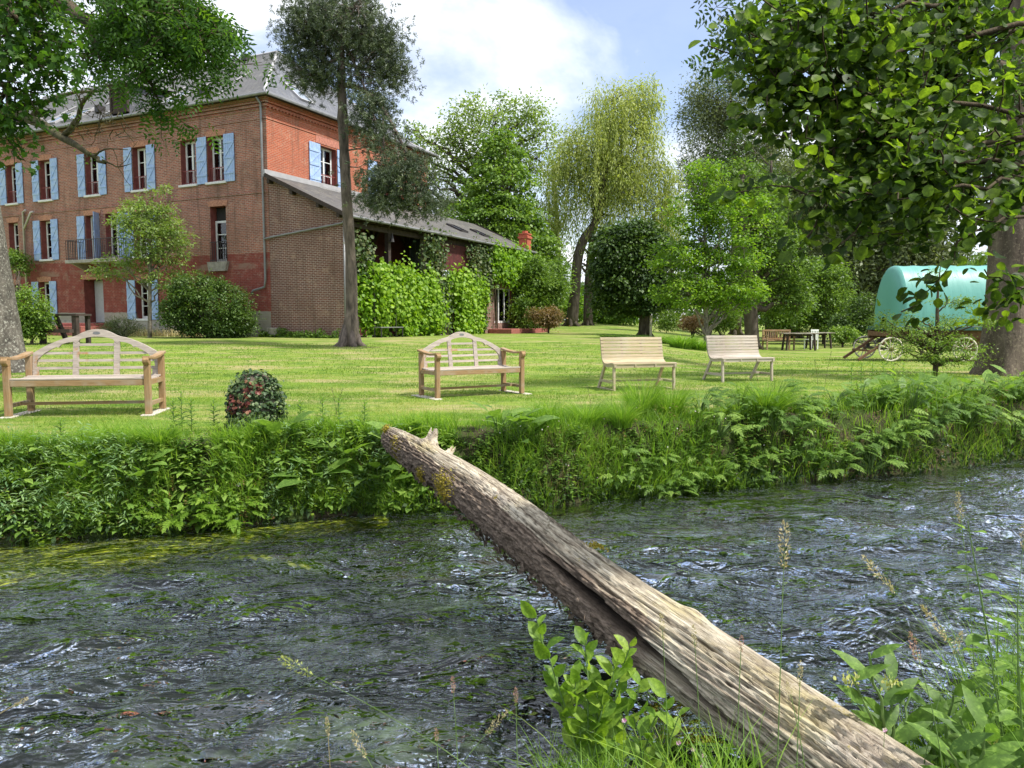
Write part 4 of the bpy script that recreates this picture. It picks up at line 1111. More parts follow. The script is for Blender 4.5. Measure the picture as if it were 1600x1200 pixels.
# ---------------------------------------------------------------- fallen log across the river
def make_log():
    Tp = np.array([-1.22, 7.62, .055]); Np = np.array([1.13, 2.9, -.485]); d = (Tp - Np) / np.linalg.norm(Tp - Np)
    S = Np - d * 1.15; L = np.linalg.norm(Tp - S)
    X = Vector(d); Yv = Vector((0, 0, 1)).cross(X).normalized(); Zv = X.cross(Yv)   # Yv points to the camera's left side
    nth, nx = 220, 700
    s = np.linspace(0, 1, nx)[:, None]; th = np.linspace(0, 2 * np.pi, nth, endpoint=False)[None]
    x = s * L
    Rb = np.interp(s, [0, .2, .45, .6, .75, .88, .95, .985, 1.0], [.208, .196, .178, .170, .158, .140, .124, .098, .035])
    cth, sth = np.cos(th), np.sin(th)
    cx, cy = cth * 3, sth * 3
    # twisted grain: grooves run along the log with slow drift
    def cyl(f, sx, seed, oct=4):
        tw = th + .35 * np.sin(x * .9) + .12 * x
        a = fbm(np.cos(tw) * f + x * sx, np.sin(tw) * f + 31.0 + x * sx * .37, oct, seed)
        return a
    r = Rb * (1 + .10 * perlin(x * .9 + 0 * th, 0 * x + cth * .8, 90) + .06 * cyl(1.2, .35, 91, 3))
    groove = np.abs(cyl(5.0, .22, 92, 4)); r = r - .016 * np.exp(-(groove / .10) ** 2)
    g2 = np.abs(cyl(11.0, .18, 98, 3)); r = r - .018 * np.exp(-(g2 / .07) ** 2)
    r += .010 * cyl(9, .5, 93, 3)
    # remains of bark on the side facing the camera (left, low) with a ragged edge
    ang = (th - np.pi * 1.0 + np.pi) % (2 * np.pi) - np.pi
    side = np.cos(th - R(-18))       # +1 at left / low side
    edge = .38 + .30 * fbm(x * 2.2, th * 1.3 + 0 * x, 4, 94) + .25 * np.clip(.35 - s, 0, 1) * 3
    bk = sm((side - edge) / .05) * sm((.985 - s) / .02) * sm((s - .28) / .03)
    r += bk * (.020 + .024 * fbm(x * 12, th * 8 + 0 * x, 4, 95))
    # long open crack with a hollow behind it
    cpos = R(22) + .28 * (s - .42) / .15 + .05 * perlin(x * 3, 0 * x, 96)
    cw = np.interp(s, [.18, .28, .37, .44, .48], [.0, .15, .22, .10, 0]) + 1e-4
    dd = np.abs((th - cpos + np.pi) % (2 * np.pi) - np.pi)
    crack = np.exp(-(dd / cw) ** 4) * (cw > .01); r -= .13 * crack
    # flared knots and broken branch stubs near the tip
    for (ks, kt, kr, kh) in ((.30, 2.2, .10, .02), (.535, .25, .05, .05), (.62, 2.9, .09, .018), (.845, 2.0, .12, .05)):
        q = ((x - ks * L) ** 2 + (Rb * ((th - kt + np.pi) % (2 * np.pi) - np.pi)) ** 2) / kr ** 2; r += kh * np.exp(-q * 2)
    wob = .025 * np.sin(x * 1.1 + 1) ; wob2 = .02 * np.sin(x * 1.7)
    PX = x + .012 * cyl(6, 1.5, 97, 2) * (s > .97)
    PY = r * cth + wob; PZ = r * sth * .93 + wob2
    V = np.stack([PX + 0 * th, PY, PZ], 2).reshape(-1, 3)
    a = np.arange(nx - 1)[:, None] * nth; j = np.arange(nth)[None]; j2 = (j + 1) % nth
    Q = np.stack([a + j, a + nth + j, a + nth + j2, a + j2], 2).reshape(-1, 4)
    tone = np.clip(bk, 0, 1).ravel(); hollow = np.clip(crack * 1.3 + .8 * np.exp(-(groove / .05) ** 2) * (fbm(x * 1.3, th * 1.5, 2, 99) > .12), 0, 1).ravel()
    def f(k):
        o = k.obj(); t = k.n('Attribute', attribute_name='tone').outputs['Fac']
        v = k.map(o, (.55, 6, 6)); n = k.noise(v, 3.2, 8, .72, .25); v2 = k.map(o, (.35, 11, 11)); n2 = k.noise(v2, 5, 5, .7, .5)
        c = k.ramp(n, [(.36, (.12, .09, .06)), (.45, (.39, .33, .245)), (.55, (.60, .53, .40)), (.68, (.72, .66, .54))])
        c = k.mix(k.ramp(k.noise(o, 2.2, 6, .7), [(.5, 0.0), (.64, .65)]), c, (.36, .30, .245))
        c = k.mix(k.ramp(k.noise(k.map(o, (1, 1.6, 1.6)), 1.6, 5, .7), [(.52, 0.0), (.66, .6)]), c, (.50, .42, .20))
        c = k.mix(k.ramp(n2, [(.30, .9), (.45, 0.0)]), c, (.07, .05, .035))
        c = k.mix(k.ramp(k.noise(o, 26, 3, .6), [(.64, 0.0), (.7, .35)]), c, (.62, .56, .46))
        barkc = k.mix(k.ramp(k.noise(k.map(o, (1, 3, 3)), 20, 6, .7), [(.3, 0.0), (.7, 1.0)]), (.06, .042, .03), (.36, .28, .21))
        c = k.mix(t, c, barkc)
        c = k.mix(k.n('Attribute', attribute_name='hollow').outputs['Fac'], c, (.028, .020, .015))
        v3 = k.map(o, (.9, 34, 34)); n3 = k.noise(v3, 2.2, 4, .7, .3)
        c = k.mix(k.ramp(n3, [(.36, .75), (.46, 0.0)]), c, (.11, .08, .055))
        lich = k.ramp(k.noise(o, 3.1, 5, .75), [(.66, 0.0), (.70, .9)])
        c = k.mix(lich, c, (.34, .27, .05))
        h = k.math('ADD', n, k.math('MULTIPLY', n2, .8))
        k.out(k.pbsdf(c, .88, k.bump(h, .9, .022), spec=.2))
    M['log'] = mat('log_wood', f)
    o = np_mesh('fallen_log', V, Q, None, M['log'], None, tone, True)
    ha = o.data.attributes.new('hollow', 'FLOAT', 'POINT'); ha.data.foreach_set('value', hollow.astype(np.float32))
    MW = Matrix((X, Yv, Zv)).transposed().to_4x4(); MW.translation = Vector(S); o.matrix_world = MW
    setp(o, 'weathered grey-brown fallen tree trunk lying across the river from bank to bank', 'log')
    # stubs
    def stub(sx, a, r0, hgt, lean, name='branch_stub'):
        b = MB(); n = 14; c = Vector((sx, .15 * math.cos(a), .15 * math.sin(a))) ; ax = Vector((lean, math.cos(a), math.sin(a))).normalized()
        px = ax.orthogonal().normalized(); py = ax.cross(px); rings = []
        for i in range(6):
            t_ = i / 5; rr = r0 * (1.5 - .9 * t_ + .1 * math.sin(9 * t_))
            for j in range(n):
                q = 2 * math.pi * j / n; w2 = 1 + .3 * math.sin(j * 2.3 + sx) ; hh = hgt * t_ * (1 + (.35 * math.sin(j * 1.7) if i == 5 else 0))
                rings.append(c + ax * (hh - .03) + (px * math.cos(q) + py * math.sin(q)) * rr * w2)
        b.add(rings, [(i * n + j, i * n + (j + 1) % n, (i + 1) * n + (j + 1) % n, (i + 1) * n + j) for i in range(5) for j in range(n)] + [tuple(range(5 * n, 6 * n))])
        b.build(name, M['log'], o, smooth=False)
    stub(L * .845, R(115), .045, .12, .35); stub(L * .80, R(140), .03, .09, .5); stub(L * .50, R(95), .008, .05, .1)
    # bark flakes hanging along the low side
    fl = LV(); n = 420
    ss = rng.uniform(.28, .97, n); aa = R(-40) + rng.normal(size=n) * .35; rr = np.interp(ss, [0, .45, .75, .95], [.24, .215, .19, .145])
    P = np.stack([ss * L, rr * np.cos(aa), rr * np.sin(aa) * .93], 1); nr = np.stack([0 * aa, np.cos(aa), np.sin(aa)], 1)
    fl.put(LEAF4, P - .01 * nr, unit(np.stack([rng.choice([-1, 1], n) * 1.0, 0 * aa, -.3 + .5 * rng.normal(size=n)], 1) + .35 * nr), nr + .3 * rvec(n), rng.uniform(.03, .10, n), 1.0, wscale=rng.uniform(.4, 1.0, n))
    fl.build('bark_flakes', M['log'], o)['kind'] = 'stuff'
    # moss tufts
    mo = LV()
    for (ms, ma, mr, nn) in ((.90, R(-5), .10, 900), (.70, R(10), .10, 700), (.97, R(40), .05, 300), (.42, R(100), .035, 150), (.78, R(-10), .06, 300)):
        a2 = ma + rng.normal(size=nn) * mr / .16 * .5; sx = ms * L + rng.normal(size=nn) * mr * .8
        rr = np.interp(sx / L, [0, .45, .75, .9, 1], [.23, .21, .185, .155, .11]) + .008
        P = np.stack([sx, rr * np.cos(a2), rr * np.sin(a2) * .93], 1); nr = np.stack([0 * a2, np.cos(a2), np.sin(a2)], 1)
        mo.put(LEAF4, P, unit(nr + .8 * rvec(nn)), rvec(nn), rng.uniform(.008, .022, nn), rng.uniform(.2, 1, nn))
    mo.build('moss', leaf_mat('moss', (.10, .09, .01), (.28, .23, .02), (.45, .36, .05), trans=.1), o)['kind'] = 'stuff'
    return o, MW, L
LOG, LOGM, LOGL = make_log()
# ---------------------------------------------------------------- trees
def px_blob(px, py, rx, ry, D, dd=None):
    c = at(px, py, D); s = D / F_PX
    return (c, np.array([rx * s, (dd if dd else rx * s * .9), ry * s]))
def curve(p, q, sag=0.0, n=6, wob=.0, up0=None):
    p, q = np.array(p, float), np.array(q, float); L = np.linalg.norm(q - p)
    t = np.linspace(0, 1, n)[:, None]
    c = p + (q - p) * t
    if up0 is not None:
        m = (p + q) / 2 + np.array(up0) * L
        c = (1 - t) ** 2 * p + 2 * t * (1 - t) * m + t ** 2 * q
    c[:, 2] += -sag * L * (t[:, 0] * (1 - t[:, 0])) * 4 * .25
    c[1:-1] += rng.normal(size=(n - 2, 3)) * wob * L
    return c
def sample_blobs(blobs, n, inner=.35):
    vol = np.array([b[1].prod() ** .8 for b in blobs]); idx = rng.choice(len(blobs), n, p=vol / vol.sum())
    u = rvec(n); r = rng.uniform(inner ** 3, 1, n) ** (1 / 3)
    return np.array([blobs[i][0] for i in idx]) + u * r[:, None] * np.array([blobs[i][1] for i in idx])
def tree(name, label, cat, trunk, tr, blobs, m_leaf, m_bark, ncl=200, per=60, clr=.5, leaf=.15, wsc=1.0, limbs=8, tmpl=LEAF4, droop=.3,
         flat=.6, group=None, brr=1.0, inner=.35, crown='crown', tone_sp=.35, tone0=.5, nrm_up=1.0, twigs=True, sides=5, lump=.5, attach=(.35, .98), root=None, kind=None):
    T = [np.array(p, float) for p in trunk]
    ro = empty(name, T[0], 0, label, cat, group)
    if root is not None: ro.location = root
    o0 = np.array(ro.location)
    cl = sample_blobs(blobs, ncl, inner)
    b = MB(); nT = 12 if len(T) > 3 else 8
    # smooth trunk
    tt = np.linspace(0, 1, len(T)); t2 = np.linspace(0, 1, max(len(T) * 3, 8))
    P = np.stack([np.interp(t2, tt, np.array(T)[:, k_]) for k_ in range(3)], 1)
    for _ in range(2): P[1:-1] = (P[:-2] + 2 * P[1:-1] + P[2:]) / 4
    rr = np.interp(t2, tt, tr)
    b.tube(P - o0, rr, 14)
    # root flare ridges
    for i in range(6):
        a = i * 1.05 + rng.uniform(0, .5); r0 = rr[0]
        b.tube([P[0] - o0 + np.array([math.cos(a) * r0 * 1.7, math.sin(a) * r0 * 1.7, -.12 * r0 - .05]), P[0] - o0 + np.array([math.cos(a) * r0 * .75, math.sin(a) * r0 * .75, r0 * .6]), P[0] - o0 + np.array([math.cos(a) * r0 * .5, math.sin(a) * r0 * .5, r0 * 2.2])], [r0 * .25, r0 * .38, r0 * .2], 7)
    b.build('trunk', m_bark, ro, smooth=True)
    br = MB(); pts = []; prs = []
    li = rng.choice(len(cl), min(limbs, len(cl)), replace=False)
    lo, hi = attach
    for i in li:
        tgt = cl[i]; zt = P[:, 2]; 
        want = np.clip((tgt[2] - np.hypot(*(tgt[:2] - P[-1][:2])) * .55 - zt[0]) / max(zt[-1] - zt[0], .1), lo, hi)
        k_ = int(want * (len(P) - 1)); r0 = rr[k_] * .55 * brr
        c = curve(P[k_], tgt, 0, 9, .03, up0=(0, 0, .12)); rad = np.linspace(max(r0, .012), max(.12 * r0, .006), 9)
        br.tube(c - o0, rad, 6, False); pts.append(c); prs.append(rad)
    k_ = int(lo * len(P)); pts.append(P[k_:]); prs.append(rr[k_:])
    A = np.concatenate(pts); AR = np.concatenate(prs)
    if twigs:
        for c0 in cl:
            d2 = ((A - c0) ** 2).sum(1) + np.where(A[:, 2] > c0[2] + .3 * clr, 4 * clr ** 2, 0); j = int(d2.argmin())
            r0 = min(AR[j] * .6, .006 * brr * 2 + .018 * math.sqrt(d2[j])); c = curve(A[j], c0, 0, 5, .05, up0=(0, 0, .06))
            br.tube(c - o0, np.linspace(r0, r0 * .3, 5), 4 if sides < 6 else sides, False)
    br.build('branches', m_bark, ro, smooth=True)
    N = ncl * per; ci = np.repeat(np.arange(ncl), per)
    u = rng.normal(size=(N, 3)) * np.array([1, 1, flat]) * .55
    P_ = cl[ci] + u * clr * rng.uniform(.55, 1.35, ncl)[ci][:, None]
    P_[:, 2] -= droop * .5 * (u[:, 0] ** 2 + u[:, 1] ** 2) * clr
    d = unit(unit(u + 1e-6) + .7 * rvec(N) + np.array([0, 0, -droop])); nr = unit(np.array([0, 0, nrm_up]) + .75 * rvec(N))
    tone = np.clip(tone0 + tone_sp * (rng.normal(size=ncl) * lump)[ci] + tone_sp * .5 * rng.normal(size=N), 0, 1)
    L = LV(); L.put(tmpl, P_ - o0, d, nr, leaf * rng.uniform(.65, 1.25, N), tone, wscale=wsc)
    L.build(crown, m_leaf, ro)
    if kind: ro['kind'] = kind
    return ro, cl, P
def tpts(*pp):
    """trunk through pixels at given distances: (px, py, D)"""
    return [at(*p) for p in pp]
def base(px, D, more):
    a = ray(px, 500)[0]; return [np.array([a * D, D, gz(a * D, D) - .05])] + [at(*p) for p in more]
B = px_blob
# 1. loose ash far behind the annex
tree('ash_tree', 'tall loose light-green tree with open crown behind the annex roof', 'tree', base(748, 62, [(745, 380, 62), (752, 300, 62), (765, 220, 62)]), [.55, .42, .3, .08],
     [B(690, 270, 62, 72, 62), B(765, 215, 70, 62, 62), B(840, 235, 52, 70, 62), B(700, 360, 55, 50, 62), B(650, 240, 35, 45, 61), B(805, 170, 40, 32, 62), B(725, 175, 35, 30, 61)],
     M['leaf_loose'], M['bark'], 680, 26, .8, .27, 1.0, limbs=44, brr=1.3, inner=.2, attach=(.25, .95), tone_sp=.45)
# 2. dense bright conical tree
tree('hornbeam_tree', 'dense bright green cone-shaped tree just behind the annex roof', 'tree', base(785, 55, [(785, 400, 55), (785, 250, 55)]), [.4, .3, .06],
     [B(783, 245, 30, 40, 55), B(783, 300, 58, 55, 55), B(770, 350, 78, 50, 55), B(790, 400, 88, 55, 55), B(770, 450, 85, 45, 55), B(830, 440, 40, 50, 55)],
     M['leaf_maple'], M['bark'], 900, 60, .62, .26, 1.2, limbs=20, flat=.35, droop=.5, inner=.6, tone_sp=.4, tone0=.7)
# 3. leafy willow with hanging strands
def willow():
    D = 57
    T = base(893, D, [(899, 450, D), (902, 400, D), (913, 370, D), (935, 345, D), (940, 300, D), (950, 230, D), (960, 160, D)])
    blobs = [B(965, 165, 48, 38, D), B(930, 215, 55, 45, D), B(985, 225, 55, 55, D), B(1030, 300, 28, 50, D), B(890, 255, 32, 40, D), B(960, 280, 60, 40, D), B(1000, 150, 35, 25, D)]
    ro, cl, P = tree('willow_tree', 'tall weeping willow with yellowish hanging foliage and bent dark trunk', 'tree', T, [.46, .38, .36, .34, .28, .22, .16, .06],
                     blobs, M['leaf_willow'], M['bark'], 420, 46, .8, .26, .6, limbs=22, droop=.8, flat=.8, attach=(.5, .97), inner=.4, brr=.8)
    o0 = np.array(ro.location); L = LV(); st = MB()
    s0 = sample_blobs(blobs + [B(1045, 310, 20, 40, D), B(880, 300, 30, 40, D), B(1045, 330, 22, 40, D), B(860, 290, 22, 40, D)], 1050, .55)
    anchors = s0[:170]
    for i_ in range(1150):
        c = anchors[i_ % 170] + rng.normal(size=3) * np.array([.42, .42, .3]); base_ln = 2.0 + 4.5 * ((i_ % 170) * .618 % 1)
        ln = base_ln * rng.uniform(.6, 1.1) * (1.0 if c[2] < 15 else .7); m = int(ln / .11); t = np.linspace(0, 1, m)
        off = rng.normal(size=2) * .3
        x = c[0] + off[0] * t ** .5 + .05 * np.sin(t * 9 + c[0]); y = c[1] + off[1] * t ** .5; z = c[2] - ln * t ** 1.1
        Pm = np.stack([x, y, np.maximum(z, 3.2)], 1) + .06 * rng.normal(size=(m, 3))
        d = unit(np.array([0, 0, -1.0]) + .45 * rvec(m)); tn = np.clip(.5 + .22 * math.sin((i_ % 170) * 2.1) + .15 * rng.normal() + .12 * rng.normal(size=m), 0, 1)
        L.put(LEAF4, Pm - o0, d, rvec(m), rng.uniform(.16, .30, m), tn, wscale=.5)
    L.build('hanging_foliage', M['leaf_willow'], ro)
    return ro
willow()
tree('willow_tree', 'upright second willow trunk standing right of the bent willow trunk', 'tree', base(919, 58, [(919, 440, 58), (924, 380, 58), (930, 320, 58)]), [.38, .3, .22, .08],
     [B(935, 330, 30, 40, 58), B(915, 400, 25, 30, 58)], M['leaf_willow'], M['bark'], 60, 30, .6, .22, .5, limbs=8, droop=.9)
tree('birch_tree', 'slender sparse tree with bare pale stems left of the willow', 'tree', base(872, 66, [(873, 420, 66), (870, 330, 66), (862, 250, 66)]), [.28, .22, .15, .04],
     [B(868, 300, 35, 60, 66), B(855, 380, 30, 50, 66), B(885, 350, 25, 60, 66)], M['leaf_loose'], M['bark_grey'], 130, 16, .8, .22, 1, limbs=22, attach=(.2, .9), inner=.1, brr=1.3)
# 4. dark round linden
tree('linden_tree', 'dark green round-headed tree with short thick trunk in the centre background', 'tree', base(1008, 41, [(1009, 470, 41), (1008, 400, 41)]), [.36, .30, .12],
     [B(985, 425, 58, 62, 41), B(965, 400, 42, 50, 41), B(1020, 400, 40, 50, 41), B(990, 368, 38, 28, 41), B(950, 455, 30, 35, 41), B(1010, 460, 55, 28, 41)],
     M['leaf_dark'], M['bark'], 620, 62, .42, .19, 1.25, limbs=16, flat=.45, droop=.6, inner=.6, tone_sp=.5, tone0=.6)
st = MB().box(-.06, .06, -.05, .05, 0, 1.15).build('wooden_stake', M['wheel'], bevel=.01); p = at(1017, 505, 40.4); st.location = (p[0], p[1], gz(p[0], p[1]))
setp(st, 'pale upright wooden board standing against the linden trunk', 'post')
# 5. young yellow-green oak
tree('young_oak', 'young yellow-green tree with a thin straight trunk behind the right slatted bench', 'tree', base(1104, 31.5, [(1103, 470, 31.5), (1101, 380, 31.5), (1100, 265, 31.5)]), [.10, .085, .06, .015],
     [B(1102, 280, 32, 35, 31.5), B(1080, 330, 48, 35, 31.5), B(1130, 330, 42, 38, 31.5), B(1060, 400, 50, 30, 31.5), B(1140, 400, 55, 35, 31.5), B(1075, 455, 60, 28, 31.5), B(1145, 455, 55, 30, 31.5), B(1105, 380, 40, 60, 31.5), B(1185, 330, 25, 30, 31.5)],
     M['leaf_bright'], M['bark_grey'], 560, 42, .33, .13, 1.1, limbs=34, flat=.32, droop=.35, inner=.25, attach=(.15, .95), tone_sp=.5, brr=1.2)
# 6. grey willows behind on the right
tree('grey_willow', 'tall silvery grey-green willow reaching above the young oak', 'tree', base(1150, 66, [(1150, 400, 66), (1150, 280, 66), (1140, 130, 66)]), [.5, .4, .3, .05],
     [B(1125, 160, 52, 60, 66), B(1095, 190, 38, 55, 66), B(1170, 200, 60, 60, 66), B(1160, 290, 80, 60, 66), B(1105, 270, 45, 50, 66), B(1210, 280, 60, 60, 66)],
     M['leaf_grey'], M['bark'], 760, 66, .85, .26, .6, limbs=40, flat=1.0, droop=.1, inner=.1, attach=(.1, .9), brr=1.0, nrm_up=.2)
tree('grey_willow', 'broad dull grey-green willow behind the picnic tables', 'tree', base(1240, 58, [(1240, 400, 58), (1250, 280, 58)]), [.5, .4, .1],
     [B(1230, 330, 70, 70, 58), B(1290, 300, 70, 75, 58), B(1250, 400, 80, 60, 58), B(1200, 420, 50, 50, 58), B(1320, 380, 60, 70, 58)],
     M['leaf_grey'], M['bark'], 800, 66, .8, .28, .9, limbs=16, flat=.9, droop=.2, inner=.4, tone0=.5, nrm_up=.3)
tree('grey_willow', 'dark grey-green willow standing behind the covered wagon', 'tree', base(1390, 48, [(1390, 420, 48), (1395, 300, 48)]), [.45, .35, .1],
     [B(1370, 350, 70, 80, 48), B(1330, 430, 60, 60, 48), B(1420, 400, 80, 80, 48), B(1440, 280, 80, 80, 48), B(1360, 260, 60, 60, 48)],
     M['leaf_grey'], M['bark'], 900, 70, .7, .26, .95, limbs=16, flat=.8, droop=.2, inner=.4, tone0=.35, nrm_up=.3)
tree('alder_tree', 'green tree with a thick dark trunk right of the young oak', 'tree', base(1177, 35.5, [(1172, 470, 35.5), (1168, 400, 35.5), (1160, 280, 35.5)]), [.34, .30, .27, .10],
     [B(1195, 375, 50, 45, 36), B(1215, 430, 55, 40, 36), B(1190, 330, 40, 40, 36), B(1235, 470, 40, 30, 36), B(1160, 300, 40, 50, 36)],
     M['leaf_green'], M['bark'], 380, 46, .45, .15, 1.1, limbs=20, flat=.5, droop=.3, inner=.3, tone0=.55)
tree('spruce_tree', 'very dark tree mass glimpsed behind the young oak and grey willows', 'tree', base(1205, 50, [(1205, 400, 50), (1205, 240, 50)]), [.4, .3, .05],
     [B(1195, 300, 45, 60, 50), B(1200, 380, 60, 60, 50), B(1180, 450, 60, 40, 50), B(1150, 250, 25, 50, 50)],
     M['leaf_dark'], M['bark'], 300, 50, .6, .22, .7, limbs=14, flat=.5, droop=.5, inner=.3, tone0=.5)
def shrub(name, label, cat, px, D, blobs, m, ncl=120, per=50, clr=.3, leaf=.1, group=None, **kw):
    b0 = base(px, D, [])[0]; top = max(b[0][2] for b in blobs)
    kw.setdefault('limbs', 12); kw.setdefault('inner', .45)
    return tree(name, label, cat, [b0, b0 + np.array([0, 0, max(.25, (top - b0[2]) * .35)])], [.06, .04], blobs, m, M['bark'], ncl, per, clr, leaf, group=group, attach=(.1, .8), crown='foliage', **kw)
shrub('round_shrub_tree', 'rounded mid-green small tree behind the far picnic tables', 'tree', 1287, 43, [B(1285, 470, 48, 42, 43), B(1290, 430, 35, 25, 43), B(1265, 500, 30, 22, 43), B(1310, 500, 25, 20, 43)], M['leaf_green'], 320, 54, .42, .15, tone0=.6)
shrub('leafy_shrub', 'bushy green shrub between the dark trunk and the far wooden bench', 'shrub', 1225, 43, [B(1222, 480, 35, 38, 43), B(1235, 440, 30, 25, 43)], M['leaf_green'], 200, 50, .4, .15, tone0=.75)
shrub('leafy_shrub', 'low dark shrub at the lawn edge left of the wagon', 'shrub', 1335, 40, [B(1325, 508, 28, 18, 40), B(1352, 490, 22, 30, 40)], M['leaf_dark'], 150, 46, .35, .14, tone0=.7)
shrub('leafy_shrub', 'small pale-green shrub beside the lawn just left of the wagon shafts', 'shrub', 1318, 38, [B(1318, 522, 20, 10, 38)], M['leaf_green'], 50, 40, .25, .12, tone0=.8)
# shrubs right of the annex and centre background
shrub('leafy_shrub', 'tall green shrub crowding the far right corner of the annex', 'shrub', 835, 47, [B(832, 440, 26, 40, 47), B(815, 485, 18, 30, 46), B(855, 455, 28, 30, 48), B(870, 430, 20, 25, 49)], M['leaf_green'], 340, 50, .42, .17, tone0=.6)
shrub('bronze_shrub', 'low bronze-pink shrub at the end of the annex', 'shrub', 857, 45, [B(857, 494, 22, 15, 45), B(835, 492, 10, 10, 44.5)], M['leaf_bronze'], 110, 44, .28, .12, tone0=.3)
shrub('leafy_shrub', 'light green shrub filling the gap right of the willow trunks', 'shrub', 945, 62, [B(945, 488, 30, 16, 62), B(900, 480, 25, 18, 66), B(975, 490, 25, 12, 60)], M['leaf_bright'], 200, 40, .6, .25, tone0=.4)
shrub('flowering_shrub', 'shrub with orange-yellow young leaves in the flower bed behind the slatted benches', 'shrub', 1082, 38, [B(1082, 503, 18, 10, 38)], M['leaf_bronze'], 60, 36, .25, .11, tone0=.8)
shrub('leafy_shrub', 'mid-green shrub in the flower bed behind the right slatted bench', 'shrub', 1130, 39, [B(1125, 495, 28, 18, 39), B(1045, 500, 18, 12, 39.5)], M['leaf_green'], 120, 44, .32, .12, tone0=.6)
# flower bed edge: strap-leaved clumps
def strap_clump(px, D, r, h_, n, label, m='grass', group='strap-leaved clumps in the flower bed'):
    a = ray(px, 520)[0]; x0, y0 = a * D, D; L = LV()
    an_ = rng.uniform(0, 2 * np.pi, n); rr = r * np.sqrt(rng.uniform(0, 1, n)) * .5
    P = np.stack([rr * np.cos(an_), rr * np.sin(an_), 0 * rr], 1); ln = rng.uniform(.4, 1.0, n) * r
    L.blades(P, h_ * rng.uniform(.6, 1.1, n), .03, np.stack([ln * np.cos(an_), ln * np.sin(an_)], 1), rng.uniform(0, .8, n), 5)
    o = L.build('grass_clump', M[m]); o.location = (x0, y0, gz(x0, y0) - .02)
    return setp(o, label, 'plant', group)
strap_clump(1065, 28.5, .75, .62, 420, 'dense strap-leaved clump between the two slatted benches, behind them')
strap_clump(1092, 29, .6, .5, 320, 'strap-leaved clump just left of the young oak trunk')
strap_clump(1030, 31, .7, .4, 320, 'low strap-leaved clump behind the left slatted bench top')
strap_clump(955, 33, .8, .28, 260, 'low dark clump at the left end of the flower bed')
strap_clump(985, 32, .8, .3, 260, 'low dark clump between the left clump and the linden trunk')
strap_clump(1135, 31, 1.0, .35, 260, 'low clump behind the right slatted bench, right of the oak trunk')
# distant wood closing the view
L = LV(); N = 90000
x = rng.uniform(-150, 150, N); y = 92 + rng.uniform(0, 14, N) + 6 * perlin(x * .06, x * 0, 5)
top = 5.5 + 3.0 * fbm(x * .07, 0 * x, 3, 77) + 6 * sm((x - 45) / 25) + 3 * sm((-x - 5) / 20)
z = rng.uniform(0, 1, N) ** .7 * top
L.put(LEAF4, np.stack([x, y, z + .4], 1), rvec(N), rvec(N) + np.array([0, 0, .6]), rng.uniform(.4, .9, N), np.clip(.4 + .5 * fbm(x * .2, z * .3, 3, 78) + .15 * rng.normal(size=N), 0, 1))
setp(L.build('distant_wood', M['leaf_green']), 'distant hazy green wood along the far edge of the grounds', 'wood', kind='stuff')

